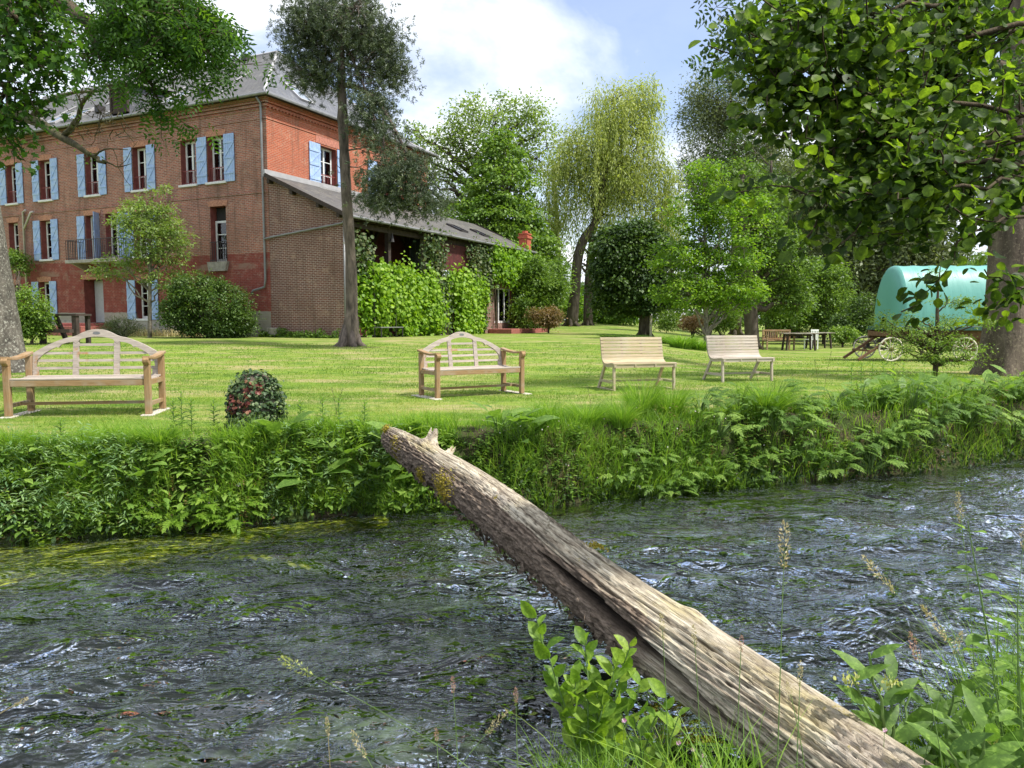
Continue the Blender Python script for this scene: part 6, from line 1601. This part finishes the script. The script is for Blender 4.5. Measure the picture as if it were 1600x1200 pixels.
setp(L.build('bank_grass', M['grass']), 'long bright green grass along the far river bank', 'long grass', kind='stuff')
# low mixed herbs: nettles, cleavers, cow parsley
L = LV()
def herb_patch(L, n, x0, x1, d0, d1, h0, h1, leaf, nl=12, tmpl=LEAF4, wsc=1.0, tone0=.5, noise=.0):
    x, y, d = on_bank(n, x0, x1, d0, d1)
    if noise: pk = fbm(x * 1.0, y * 1.5, 3, 111) > noise - .3; x, y, d = x[pk], y[pk], d[pk]; n = len(x)
    z = terrain(x, y); h_ = rng.uniform(h0, h1, n); lean = rng.normal(size=(n, 2)) * .25 + np.array([-.02, -.18])
    t = np.tile(np.linspace(.15, 1, nl), n); i = np.repeat(np.arange(n), nl)
    P = np.stack([x[i] + lean[i, 0] * h_[i] * t, y[i] + lean[i, 1] * h_[i] * t, z[i] + h_[i] * t], 1)
    a = rng.uniform(0, 2 * np.pi, len(i)); dv = unit(np.stack([np.cos(a), np.sin(a), .25 - .5 * rng.uniform(0, 1, len(i))], 1))
    L.put(tmpl, P, dv, unit(np.array([0, 0, 1.0]) + .35 * rvec(len(i))), leaf * rng.uniform(.6, 1.3, len(i)) * (1.2 - .5 * t), np.clip(tone0 + .25 * rng.normal(size=n)[i] + .12 * rng.normal(size=len(i)), 0, 1), wscale=wsc)
herb_patch(L, 700, -8, -.7, -.02, .40, .06, .20, .085, 12, LEAF4, .75, .55, noise=.35)
herb_patch(L, 450, -8, -.7, .05, .5, .10, .24, .07, 14, LEAFLONG, 1.1, .5, noise=.4)
herb_patch(L, 300, -6, -.6, .0, .4, .08, .2, .13, 9, LEAFLONG, 1.2, .7)
herb_patch(L, 600, -1, 3.0, -.02, .34, .06, .2, .07, 10, LEAF4, .9, .4)
herb_patch(L, 1700, 2.6, 13.0, .1, 1.7, .12, .36, .10, 12, LEAFLONG, 1.2, .5, noise=.5)
setp(L.build('bank_herbs', M['herb']), 'tangle of nettles and mixed green herbs along the far bank', 'herbs', kind='stuff')
L = LV()
herb_patch(L, 520, -4.4, -1.6, -.03, .4, .06, .2, .05, 10, LEAF4, .9, .6)
herb_patch(L, 260, -7.5, -4.4, -.1, .3, .05, .18, .05, 10, LEAFROUND, .9, .6)
setp(L.build('bank_cress', M['herb_light']), 'pale yellow-green small-leaved herbs at the waterline on the left', 'herbs', kind='stuff')
L = LV(); herb_patch(L, 230, -5.4, -3.4, .0, .42, .14, .30, .085, 22, LEAFLONG, .55, .75); herb_patch(L, 70, -2.4, -1.2, .0, .4, .14, .30, .085, 20, LEAFLONG, .55, .7)
setp(L.build('willowherb_patch', M['herb_blue']), 'blue-green narrow-leaved willowherb patch on the left part of the far bank', 'herbs', kind='stuff')
L = LV(); herb_patch(L, 200, -6.5, -2.2, -.02, .22, .06, .16, .045, 10, LEAF4, .8, .5); herb_patch(L, 140, 1, 11, .0, .7, .1, .3, .05, 8, LEAF4, .6, .5)
setp(L.build('withered_herbs', M['leaf_bronze']), 'withered brownish stalks and leaves low on the far bank', 'dead plants', kind='stuff')
L = LV(); n = 160; x, y, d = on_bank(n, -6.5, 6, .0, .4)
L.put(LEAFROUND, np.stack([x, y, terrain(x, y) + rng.uniform(.12, .24, n)], 1), rvec(n), rvec(n) + np.array([0, -.6, .6]), rng.uniform(.010, .02, n), rng.uniform(.4, 1, n))
setp(L.build('tiny_blossoms', M['flower']), 'scattered tiny pale blossoms among the far bank herbs', 'flowers', kind='stuff')
# dark overhang and roots at the waterline
L = LV(); n = 5200; x, y, d = on_bank(n, -8, 13, -.07, .16)
L.put(LEAF4, np.stack([x, y, np.maximum(terrain(x, y), WATER_Z - .02) + rng.uniform(0, .16, n)], 1), rvec(n) + np.array([0, -.6, -.4]), rvec(n), rng.uniform(.03, .08, n), rng.uniform(0, .6, n))
setp(L.build('waterline_plants', M['leaf_dark']), 'dark small-leaved plants overhanging the waterline of the far bank', 'plants', kind='stuff')

# lobed-leaf plants (hogweed) one by one
def lobed_plant(x, y, h_, nl, leaf, label, group, m='herb', tone0=.5, tmpl=LOBED, name='hogweed_plant', cat='plant', up=.55, wsc=.95):
    z = gz(x, y); ro = empty(name, (x, y, z), 0, label, cat, group)
    a = rng.uniform(0, 2 * np.pi, nl); rr = rng.uniform(.15, 1, nl) ** .7 * h_ * .62; hz = h_ * (1.05 - .75 * (rr / (h_ * .62)) ** 1.6) * rng.uniform(.65, 1.05, nl)
    tip = np.stack([rr * np.cos(a), rr * np.sin(a) - .10 * h_, np.maximum(hz, .03)], 1)
    L = LV(); out_ = unit(np.stack([np.cos(a), np.sin(a) - .25, up - .9 * rng.uniform(0, 1, nl)], 1))
    L.put(tmpl, tip, out_, unit(np.array([0, -.15, 1.0]) + .35 * rvec(nl)), leaf * rng.uniform(.6, 1.2, nl), np.clip(tone0 + .2 * rng.normal(size=nl), 0, 1), wscale=wsc)
    L.build('leaves', M[m], ro)
    b = MB()
    for p in tip: b.tube([np.zeros(3), p * np.array([.4, .4, .55]), p], [.006, .005, .003], 4, False)
    b.build('stems', M['herb_stem'], ro)
    return ro
M['herb_stem'] = plain('herb_stem', (.12, .2, .05), .6, .3, 20)
G1 = 'hogweed plants along the right half of the far bank'
ORD = ['first', 'second', 'third', 'fourth', 'fifth', 'sixth', 'seventh', 'eighth', 'ninth', 'tenth', 'eleventh', 'twelfth', 'thirteenth', 'fourteenth', 'fifteenth', 'sixteenth', 'seventeenth', 'eighteenth', 'nineteenth', 'twentieth', 'twenty-first', 'twenty-second', 'twenty-third', 'twenty-fourth', 'twenty-fifth']
def ordinal_label(i, n, kind):
    side = 'small right-hand sapling'
    return f'lobed-leaf {kind}, {ORD[i]} from the log along the far bank' if i < n // 2 else f'lobed-leaf {kind}, {ORD[n - 1 - i]} from the right edge along the far bank'
for i in range(46):
    x = 2.3 + i * .165 + rng.uniform(-.05, .05); d = rng.uniform(.02, .30) if i % 3 else rng.uniform(.45, .8)
    lobed_plant(x, far_bank(x) + d, rng.uniform(.26, .44), 26, .17, ordinal_label(i, 46, 'hogweed'), G1, tone0=.5 + .25 * rng.uniform(-1, 1))
for i in range(12):
    x = 1.15 + i * .10; lobed_plant(x, far_bank(x) + rng.uniform(-.02, .25), rng.uniform(.18, .32), 18, .14, f'small lobed hogweed at the waterline, {ORD[i]} of twelve counting right from the log', 'small hogweed plants right of the log', tone0=.55)
for i, x in enumerate((-3.05, -2.8, -2.55, -2.95, -2.65)):
    lobed_plant(x, far_bank(x) + .02 + .06 * (i % 2), .24, 20, .15, f'bright green lobed-leaf plant at the waterline left of the log, {("leftmost", "third from left", "rightmost", "second from left", "fourth from left")[i]} of five', 'bright lobed plants left of the log', 'herb_light', tone0=.5)
G2 = 'broad-leaved docks on the far bank'
def dock(x, d, h_, label, group=G2): lobed_plant(x, far_bank(x) + d, h_, 12, .28, label, group, 'herb', .6, LEAFLONG, 'dock_plant', up=1.0, wsc=1.35)
for j, (x, d) in enumerate(((-1.95, .2), (-1.7, .35), (-1.35, .25), (-1.15, .4))): dock(x, d - .08, .26, f'broad-leaved dock between ivy stump and log, {ORD[j]} of four from the stump')
for j, (x, d) in enumerate(((-.15, .35), (.08, .3))): dock(x, d, .34, ('upright broad-leaved dock touching the right side of the log', 'broad-leaved dock just right of the one touching the log')[j], 'docks right of the log')
for j, (x, d) in enumerate(((4.7, .9), (5.3, .8), (5.9, .7), (6.4, .9), (7.0, .8), (7.7, .9))): dock(x, d, .44, f'dock with broad arching leaves in the right-hand bank growth, {ORD[j]} of six from the left', 'docks in the right-hand bank growth')
for j, (x, d) in enumerate(((-5.2, .3), (-3.9, .4), (-3.4, .35), (-2.3, .5))): dock(x, d - .1, .22, f'broad-leaved dock in the left-hand bank growth, {ORD[j]} of four from the left', 'docks in the left-hand bank growth')
# tall grass tussocks
def tussock(x, d, r, h_, n, label, spill=.6, m='grass', tone0=.55, wd=.006):
    y = far_bank(x) + d; a = rng.uniform(0, 2 * np.pi, n); q = r * .35 * np.sqrt(rng.uniform(0, 1, n)); ln = r * rng.uniform(.3, 1.1, n)
    P = np.stack([q * np.cos(a), q * np.sin(a), 0 * q], 1)
    L = LV(); L.blades(P, h_ * rng.uniform(.6, 1.15, n), wd, np.stack([ln * np.cos(a), ln * np.sin(a) - .1 * r], 1) * spill * 1.6, np.clip(tone0 + .25 * rng.normal(size=n), 0, 1), 5)
    o = L.build('grass_tussock', M[m]); o.location = (x, y, gz(x, y) - .03); return setp(o, label, 'grass tussock', 'grass tussocks on the far bank')
tussock(3.15, .55, .55, .50, 900, 'big fountain-shaped grass tussock right of centre on the far bank')
tussock(1.55, .85, .38, .55, 600, 'tall grass tussock in front of the left slatted bench')
tussock(1.9, .7, .35, .48, 500, 'grass tussock right beside the tall one in front of the left slatted bench')
tussock(.85, .6, .42, .34, 600, 'drooping grass tussock on the bank above the small hogweeds')
tussock(.35, .65, .35, .30, 460, 'short grass tussock on the bank right of the log')
tussock(1.25, .45, .32, .36, 460, 'arching grass tussock left of the tall tussocks')
tussock(-3.35, .45, .32, .30, 420, 'grass tussock on the bank left of the ivy stump')
tussock(-4.6, .5, .35, .26, 420, 'grass tussock on the bank in front of the large left bench')
tussock(5.4, 1.0, .4, .5, 500, 'grassy tussock among the right-hand bank growth')
tussock(6.4, 1.4, .45, .5, 500, 'grassy tussock towards the sapling in the right-hand bank growth')
L = LV()
for cx_, n in ((.75, 900), (-1.9, 500), (-3.6, 260)):
    x, y, d = on_bank(n, cx_ - .5, cx_ + .5, .05, .35); L.blades(np.stack([x, y, terrain(x, y)], 1), rng.uniform(.05, .18, n), .004, rng.normal(size=(n, 2)) * .08 + np.array([0, -.05]), rng.uniform(0, .7, n), 3)
setp(L.build('dead_bank_grass', M['straw']), 'dry dead grass hanging on the bank face beside the log', 'dry grass', kind='stuff')
# upright leafy stems (willowherb / thistles) standing above the bank edge
def leafy_stem(x, y, h_, label, group, leaf=.11, n=30, m='herb', wsc=.8, tone0=.5, z=None, lean=(0, 0), tmpl=LEAFLONG, name='willowherb'):
    z = gz(x, y) if z is None else z; ro = empty(name, (x, y, z), 0, label, 'plant', group)
    t = np.linspace(.12, 1, n); P = np.stack([lean[0] * t ** 1.5, lean[1] * t ** 1.5, h_ * t], 1); a = np.arange(n) * 2.4
    dv = unit(np.stack([np.cos(a), np.sin(a), .35 + .7 * t ** 3], 1)); L = LV()
    L.put(tmpl, P, dv, unit(np.array([0, 0, 1.0]) + .2 * rvec(n)), leaf * (1.1 - .55 * t ** 2), np.clip(tone0 + .15 * rng.normal(size=n) + .2 * t ** 3, 0, 1), wscale=wsc); L.build('leaves', M[m], ro)
    MB().tube([(0, 0, -.03)] + [tuple(p) for p in P[::6]] + [tuple(P[-1])], .004, 5).build('stem', M['herb_stem'], ro); return ro
G3 = 'upright leafy willowherbs on the left bank'
for j, (px, D, h_) in enumerate(((95, 7.2, .22), (272, 7.85, .34), (285, 7.9, .42), (300, 7.95, .34), (335, 8.0, .32), (435, 8.0, .3), (470, 8.0, .32), (505, 8.1, .34), (530, 8.0, .36), (570, 8.1, .3))):
    x = ray(px, 680)[0] * D; leafy_stem(x, D, h_, f'leafy willowherb on the left far bank, {ORD[j]} of ten from the left', G3)
G4 = 'dark leafy willowherbs on the right bank'
for j, (px, D) in enumerate(((1330, 11.6), (1345, 11.9), (1362, 11.8), (1380, 11.9), (1395, 11.7), (1410, 12.1))):
    x = ray(px, 600)[0] * D; leafy_stem(x, D, .5, f'dark willowherb atop the right-hand growth, {ORD[j]} of six from the left', G4, .12, 34)
# ivy-covered stump
sx_, sy_ = ray(400, 680)[0] * 8.05, 8.05; szz = gz(sx_, sy_) - .05
ro = empty('ivy_stump', (sx_, sy_, szz), 0, 'rounded tree stump wholly covered in ivy with reddish leaves, at the bank edge', 'tree stump')
def stump_r(t, a): return .30 * (1 - .30 * t - .62 * np.clip(t - .72, 0, 1) ** 1.4 * 4 ** .9 * .9) * (1 + .08 * np.sin(a * 3 + 2 * t))
b = MB(); nn = 20; H_ = .66
rings = [((stump_r(t, a) * .93) * math.cos(a), (stump_r(t, a) * .93) * math.sin(a), t * H_) for t in np.linspace(0, 1, 12) for a in [2 * math.pi * j / nn for j in range(nn)]]
b.add(rings, [(i * nn + j, i * nn + (j + 1) % nn, (i + 1) * nn + (j + 1) % nn, (i + 1) * nn + j) for i in range(11) for j in range(nn)] + [tuple(range(11 * nn, 12 * nn))])
b.build('stump', M['bark'], ro, smooth=True)
n = 5200; t = rng.uniform(0, 1.02, n); a = rng.uniform(0, 2 * np.pi, n); r_ = stump_r(np.clip(t, 0, 1), a) * np.where(t > .93, np.sqrt(rng.uniform(0, 1, n)), 1) + rng.normal(size=n) * .016 + .035 * fbm(a * 1.3, t * 3, 3, 150) + np.where(rng.uniform(0, 1, n) < .06, rng.uniform(.02, .07, n), 0)
P = np.stack([r_ * np.cos(a), r_ * np.sin(a), t * H_ + .01 * rng.normal(size=n)], 1); nr = unit(np.stack([np.cos(a), np.sin(a), .5 + t], 1) + .5 * rvec(n))
am = (a + .4) % (2 * np.pi); red = ((np.abs((a - R(245) + np.pi) % (2 * np.pi) - np.pi) < .55) & (np.abs(t - .55) < .13)) | ((np.abs((a - R(285) + np.pi) % (2 * np.pi) - np.pi) < .4) & (np.abs(t - .78) < .08))
red &= rng.uniform(0, 1, n) < .75
for msk, mm, nm in ((~red, 'leaf_ivy', 'ivy'), (red, 'leaf_red', 'red_leaves')):
    L = LV(); q = int(msk.sum()); L.put(LEAFROUND, P[msk], unit(rvec(q) + np.array([0, 0, -.6])), nr[msk], rng.uniform(.022, .045, q), rng.uniform(0, 1, q) ** 1.3, wscale=1.1); L.build(nm, M[mm], ro)
# grass standing on the lawn edge around it and thin seed stems on the bank
def seed_stem(p, h_, lean, label, group, head=.09, m='straw', hm=None, thick=.0018, droop=0.0, name='meadow_plant', cat='grass plant', hr=.006):
    ro = empty(name, p, 0, label, cat, group); n = 14; t = np.linspace(0, 1, n)
    c = np.stack([lean[0] * t ** 1.7, lean[1] * t ** 1.7, h_ * (t - droop * t ** 3)], 1)
    MB().tube(c, np.linspace(thick, thick * .5, n), 5).build('stem', M[m], ro)
    ax = unit(c[-1] - c[-2]); L = LV(); k_ = 110; s_ = rng.uniform(0, 1, k_)
    P = c[-1] - ax * head * .35 + ax * head * s_[:, None] * 1.0; prof = np.sin(np.pi * np.clip(s_, .03, .97)) ** .7
    o_ = rvec(k_) * (hr * prof)[:, None]; P = P + o_
    L.put(LEAF4, P, unit(ax + 1.2 * unit(o_)), rvec(k_), head * .07 + .002, rng.uniform(0, 1, k_), wscale=.6); L.build('seed_head', hm or M['straw'], ro)
    return ro
for i, (px, D, h_) in enumerate(((528, 8.1, .42), (522, 8.15, .4), (1285, 10.6, .7), (1278, 10.6, .6), (1240, 10.2, .45), (1190, 9.9, .42), (955, 8.9, .4), (925, 8.8, .38), (670, 7.9, .28), (1050, 9.3, .42))):
    x = ray(px, 660)[0] * D; seed_stem((x, D, gz(x, D)), h_, (.05 * rng.normal(), .02), 'far-bank seed stem, ' + ('left one of a pair right of the ivy stump', 'right one of a pair right of the ivy stump', 'the tallest one, below the right slatted bench', 'just left of the tallest one', 'below the left edge of the right slatted bench', 'far below between the two slatted benches', 'below the left end of the left slatted bench', 'left of the left slatted bench', 'below the middle arched bench', 'below the right end of the left slatted bench')[i], 'thin stems on the far bank', .06, 'twig', M['leaf_rose'], .0026)

# ---------------------------------------------------------------- near bank
def nb(px, py, z=None):
    """point of the near bank under a pixel"""
    a, b_ = ray(px, py); D = 1.2
    while D < 6 and CAM_H + b_ * D > gz(a * D, D): D += .01
    return np.array([a * D, D, gz(a * D, D)])
L = LV()
for (x0, x1, y0, y1, n, h0, h1) in ((.12, .80, 2.2, 3.35, 2600, .10, .36), (.5, 1.5, 1.9, 3.2, 500, .06, .16), (1.6, 3.4, 1.7, 3.7, 3200, .10, .38), (-1.2, .2, 1.8, 2.9, 900, .08, .2), (1.9, 3.6, 2.3, 4.2, 5200, .25, .80)):
    x = rng.uniform(x0, x1, n); y = rng.uniform(y0, y1, n); lx = 1.13 - .498 * (y - 2.9)       # keep clear of the log
    mk = (near_bank(x) - y > -.03) & (np.abs(x - lx) > .24) & ((fbm(x * 3, y * 3, 2, 130) > -.25) | (x > 1.5)) & ((y > 2.2) | (x < 1.9)) & ~((h0 >= .25) & (x / y < .60)) & ~((x > .42) & (x < 1.0) & (y > 2.5) & (y < 3.1)); x, y = x[mk], y[mk]; n = len(x)
    h_ = rng.uniform(h0, h1, n) ** 1.0; L.blades(np.stack([x, y, terrain(x, y) - .02], 1), h_, rng.uniform(.0035, .008, n), rng.normal(size=(n, 2)) * h_[:, None] * .42, np.clip(.5 + .28 * rng.normal(size=n), 0, 1), 5)
setp(L.build('near_bank_grass', M['grass']), 'fresh green grass of the near bank around the base of the log', 'long grass', kind='stuff')
L = LV(); n = 3800; x = rng.uniform(.2, 3.4, n); y = rng.uniform(1.8, 3.9, n); mk = near_bank(x) - y > .0; x, y = x[mk], y[mk]; n = len(x)
L.put(LEAF4, np.stack([x, y, terrain(x, y) + rng.uniform(0, .07, n)], 1), rvec(n) + np.array([0, 0, .3]), rvec(n) + np.array([0, 0, 1.2]), rng.uniform(.015, .05, n), rng.uniform(.2, 1, n))
setp(L.build('ground_cover', M['herb']), 'small creeping herbs covering the near bank soil', 'ground cover', kind='stuff')
L = LV(); n = 4200; c0 = nb(1075, 1150); x = c0[0] + rng.normal(size=n) * .11; y = c0[1] + .05 + rng.normal(size=n) * .2
L.put(LEAF4, np.stack([x, y, terrain(x, y) + .02 + rng.uniform(0, .05, n)], 1), rvec(n) + np.array([0, 0, .8]), rvec(n), rng.uniform(.012, .028, n), rng.uniform(0, 1, n))
setp(L.build('moss_cushion', bpy.data.materials['moss']), 'yellow-orange moss cushion on the near bank beside the log', 'moss', kind='stuff')
# young shoot with bright serrated leaves, left of the log
LS = (np.array([(0, 0, 0), (.17, .12, .05), (.31, .34, .10), (.34, .60, .07), (.22, .85, -.02), (0, 1, -.14), (-.20, .82, -.01), (-.35, .57, .09), (-.32, .32, .11), (-.18, .12, .05), (0, .12, -.01), (0, .34, -.02), (0, .58, -.04), (0, .82, -.08)]),
      np.array([(10, 1, 2, 11), (11, 2, 3, 12), (12, 3, 4, 13), (9, 10, 11, 8), (8, 11, 12, 7), (7, 12, 13, 6)]), np.array([(0, 1, 10), (0, 10, 9), (13, 4, 5), (6, 13, 5)]))
def shoot(px, py_base, h_list, D, label):
    a = ray(px, 1100)[0]; x0, y0 = a * D, D; ro = empty('alder_seedling', (x0, y0, gz(x0, y0) - .02), 0, label, 'plant'); zb = ro.location.z
    b = MB(); L = LV()
    for (px1, py1, n) in h_list:
        tip = at(px1, py1, D + .02 * rng.normal()) - np.array([x0, y0, zb]); c = curve(np.array([rng.normal() * .03, .02 * rng.normal(), 0]), tip, 0, 9, .01, up0=(0, 0, .06)); b.tube(c, np.linspace(.006, .002, 9), 6)
        for i in range(n):
            t = .35 + .65 * i / (n - 1); p = np.array([np.interp(t, np.linspace(0, 1, 9), c[:, k_]) for k_ in range(3)]); an_ = i * 2.5 + rng.uniform(-.4, .4)
            d = unit(np.array([math.cos(an_), math.sin(an_) * .6, .55 + .5 * t])); nr = unit(np.array([.2, -.7, .75]) + .75 * rvec(1)[0])
            L.put(LS, p[None], d[None], nr[None], [rng.uniform(.055, .12) * (1 - .15 * t)], [np.clip(.6 + .25 * rng.normal(), 0, 1)], wscale=.78)
    b.build('stems', M['herb_stem'], ro); L.build('leaves', M['herb_light'], ro)
shoot(925, 1150, [(838, 965, 15), (915, 1000, 18), (985, 1010, 18), (900, 1060, 14), (960, 1040, 14), (870, 1080, 12), (935, 1075, 12), (1000, 1070, 12)], 2.95, 'bright light-green leafy seedling shoot in the foreground left of the log')
shoot(1010, 1180, [(1040, 1090, 7), (1060, 1120, 6), (990, 1120, 6)], 2.75, 'lower leafy seedling with pale leaves close to the log base')
# comfrey-like plants bottom right
def comfrey(px, D, stems, label):
    a = ray(px, 1150)[0]; x0, y0 = a * D, D; ro = empty('comfrey_plant', (x0, y0, gz(x0, y0) - .02), 0, label, 'plant', 'comfrey plants on the near bank'); o0 = np.array(ro.location)
    b = MB(); L = LV(); Fl = LV()
    for (px1, py1, nl, fl) in stems:
        tip = at(px1, py1, D + .04 * rng.normal()) - o0; c = curve(np.zeros(3), tip, 0, 9, .01, up0=(0, 0, .1)); b.tube(c, np.linspace(.008, .004, 9), 6)
        for i in range(nl):
            t = .2 + .75 * i / max(nl - 1, 1); p = np.array([np.interp(t, np.linspace(0, 1, 9), c[:, k_]) for k_ in range(3)]); an_ = i * 2.7 + rng.uniform(-.5, .5) + px1
            d = unit(np.array([math.cos(an_), .6 * math.sin(an_), .75])); L.put(LEAFLONG, p[None], d[None], unit(np.array([.1, -.6, .8]) + .3 * rvec(1)[0])[None], [rng.uniform(.14, .20) * (1.1 - .3 * t)], [np.clip(.22 + .2 * rng.normal(), 0, 1)], wscale=.95)
        if fl:
            k_ = 40; P = c[-1] + rng.normal(size=(k_, 3)) * np.array([.018, .018, .012]) + np.array([0, 0, -.01]); Fl.put(LEAFROUND, P, unit(rvec(k_) * .5 + np.array([0, 0, -1.0])), rvec(k_), rng.uniform(.010, .018, k_), rng.uniform(0, 1, k_), wscale=.9)
    b.build('stems', M['herb_stem'], ro); L.build('leaves', M['herb'], ro)
    if Fl.n: Fl.build('flower_cluster', M['cream'], ro)
comfrey(1405, 2.75, [(1330, 1055, 4, 1), (1358, 1020, 5, 0), (1392, 1060, 5, 1), (1420, 1070, 5, 0), (1375, 1110, 3, 0)], 'comfrey with long pointed leaves and drooping cream buds just right of the log')
comfrey(1530, 2.45, [(1565, 1160, 5, 1), (1500, 1120, 6, 0), (1540, 1135, 6, 0), (1480, 1170, 4, 0)], 'comfrey with hanging cream flower cluster in the bottom right corner')
comfrey(1470, 2.9, [(1450, 1100, 5, 0), (1490, 1080, 5, 0), (1440, 1150, 5, 0)], 'leafy comfrey without flowers between the two flowering ones')
# stinging nettle at the right edge
def nettle(px, D, tipx, tipy, label, n=26, leaf=.11):
    a = ray(px, 1100)[0]; x0, y0 = a * D, D; z0 = gz(x0, y0); tip = at(tipx, tipy, D) - np.array([x0, y0, z0]); ro = empty('nettle_plant', (x0, y0, z0), 0, label, 'plant', 'nettles on the near bank')
    t = np.linspace(.1, 1, n); P = np.stack([tip[0] * t, tip[1] * t, tip[2] * t], 1); L = LV(); k_ = np.arange(n) // 2; a2 = k_ * 1.57 + (np.arange(n) % 2) * np.pi + .4
    P = P[(k_ * 2)]; dv = unit(np.stack([np.cos(a2), np.sin(a2), -.15 + .5 * t ** 4], 1))
    L.put(LS, P + dv * .02, dv, unit(np.array([0, 0, 1.0]) + .25 * rvec(n)), leaf * (1.15 - .7 * t ** 2), np.clip(.35 + .3 * t + .12 * rng.normal(size=n), 0, 1), wscale=.8); L.build('leaves', M['herb'], ro)
    MB().tube([(0, 0, -.03), tuple(tip * .5), tuple(tip)], [.005, .004, .002], 6).build('stem', M['herb_stem'], ro)
nettle(1590, 3.0, 1512, 815, 'tall nettle with toothed leaves rising to the river surface at the right edge', 24)
nettle(1600, 2.8, 1590, 930, 'second nettle hugging the right edge below the tall one', 20)
nettle(1560, 3.1, 1560, 960, 'shorter nettle left of the second nettle', 20, .095)
nettle(1590, 2.6, 1545, 1010, 'low nettle in front of the shorter nettle at lower right', 20, .10)
nettle(1610, 2.5, 1592, 1040, 'lowest nettle at the right edge above the corner comfrey', 20, .10)
# seed-headed grasses in the foreground
def fg_stem(px0, py0, px1, py1, D, label, head=.07, pink=False, hr=.006, m='herb_stem'):
    p = at(px0, py0, D); z0 = gz(p[0], p[1]); 
    if p[2] > z0 + .05: p[2] = z0
    q = at(px1, py1, D + .03); l_ = q - p
    return seed_stem(tuple(p), l_[2], (l_[0], l_[1]), label, 'seeding grasses in the foreground', head, m, M['pinkseed'] if pink else M['straw'], .0022, 0.0, hr=hr)
nm_ = 'seeding grass, '
for a_ in ((1215, 1180, 1225, 865, 2.3, nm_ + 'the tallest one crossing the log to the river', .16, False, .012), (1150, 1190, 1158, 1010, 2.3, nm_ + 'with a pinkish tip over the log', .05, True),
           (1480, 1190, 1432, 1020, 2.3, nm_ + 'with the thickest pink seed head, at lower right', .10, True, .010), (1245, 1190, 1250, 1060, 2.3, nm_ + 'short, right of the tallest stem on the log', .08, False),
           (1265, 1195, 1235, 1085, 2.25, nm_ + 'bent, on the lower part of the log', .06, False), (1045, 1190, 1035, 985, 2.6, nm_ + 'green, just left of the log edge', .09, False),
           (1095, 1190, 1085, 1000, 2.6, nm_ + 'green, touching the lower edge of the log', .08, False), (810, 1198, 806, 1090, 2.5, nm_ + 'brown and upright, left of the seedling', .05, True),
           (720, 1198, 708, 1075, 2.5, nm_ + 'brown, in the middle of the lower river', .06, True), (690, 1198, 682, 1150, 2.4, nm_ + 'small, low at the bottom centre', .04, True),
           (520, 1199, 512, 1140, 2.4, nm_ + 'pale, alone over the river at bottom left of centre', .06, False, .005, 'straw'), (640, 1199, 770, 1135, 2.4, nm_ + 'arching right with a pale plume at bottom centre', .10, False, .008),
           (640, 1199, 565, 1170, 2.35, nm_ + 'arching left with a pale plume at bottom centre', .10, False, .008), (1575, 1100, 1600, 840, 2.9, nm_ + 'leaning at the right edge above the nettle', .12, False, .010),
           (1590, 1150, 1470, 985, 2.6, nm_ + 'long and arching left from the right edge', .16, False, .008), (1560, 1120, 1380, 905, 2.9, nm_ + 'faint long arching one over the river at right', .18, False, .010),
           (1530, 1100, 1500, 800, 3.0, nm_ + 'beside the top of the tall nettle', .12, False, .010), (1440, 1195, 1495, 1010, 2.5, nm_ + 'slanting right between the comfreys', .08, False)):
    fg_stem(*a_)
seed_stem(tuple(at(760, 1230, 2.2)), at(470, 1045, 2.6)[2] - at(760, 1230, 2.2)[2], tuple((at(470, 1045, 2.6) - at(760, 1230, 2.2))[:2]), 'long pale green stem slanting across the lower river from bottom centre', 'seeding grasses in the foreground', .16, 'herb_stem', M['leaf_willow'], .0016, hr=.014)
seed_stem(tuple(at(-60, 1180, 2.3)), at(30, 1098, 2.3)[2] - at(-60, 1180, 2.3)[2], tuple((at(30, 1098, 2.3) - at(-60, 1180, 2.3))[:2]), 'dry straw-coloured stem poking in at the left edge over the river', 'seeding grasses in the foreground', .05, 'straw', M['straw'], .003, hr=.004)
# tiny pink flowers
for i, (px, py) in enumerate(((975, 1125), (1083, 1170), (1100, 1180), (1382, 1140), (1095, 1195), (1060, 1160))):
    p = at(px, py, 2.55); z0 = gz(p[0], p[1]); ro = empty('pink_flower', (p[0], p[1], z0), 0, 'tiny pink flower in the foreground, ' + ('under the leafy seedling', 'upper one of the pair below the log', 'right one of the pair below the log', 'right of the log beside the comfrey', 'lowest one at the bottom edge', 'leftmost of those beside the moss')[i], 'flower', 'tiny pink flowers in the foreground')
    hh_ = max(p[2] - z0, .04); MB().tube([(0, 0, 0), (0, 0, hh_)], .001, 4).build('stem', M['herb_stem'], ro)
    L = LV(); a = np.arange(5) * 2 * np.pi / 5; L.put(LEAFROUND, np.tile([[0, 0, hh_]], (5, 1)), np.stack([np.cos(a), -.3 + 0 * a, np.sin(a)], 1), np.tile([[0, -1, .2]], (5, 1)), .010, rng.uniform(0, 1, 5)); L.build('petals', M['flower'], ro)
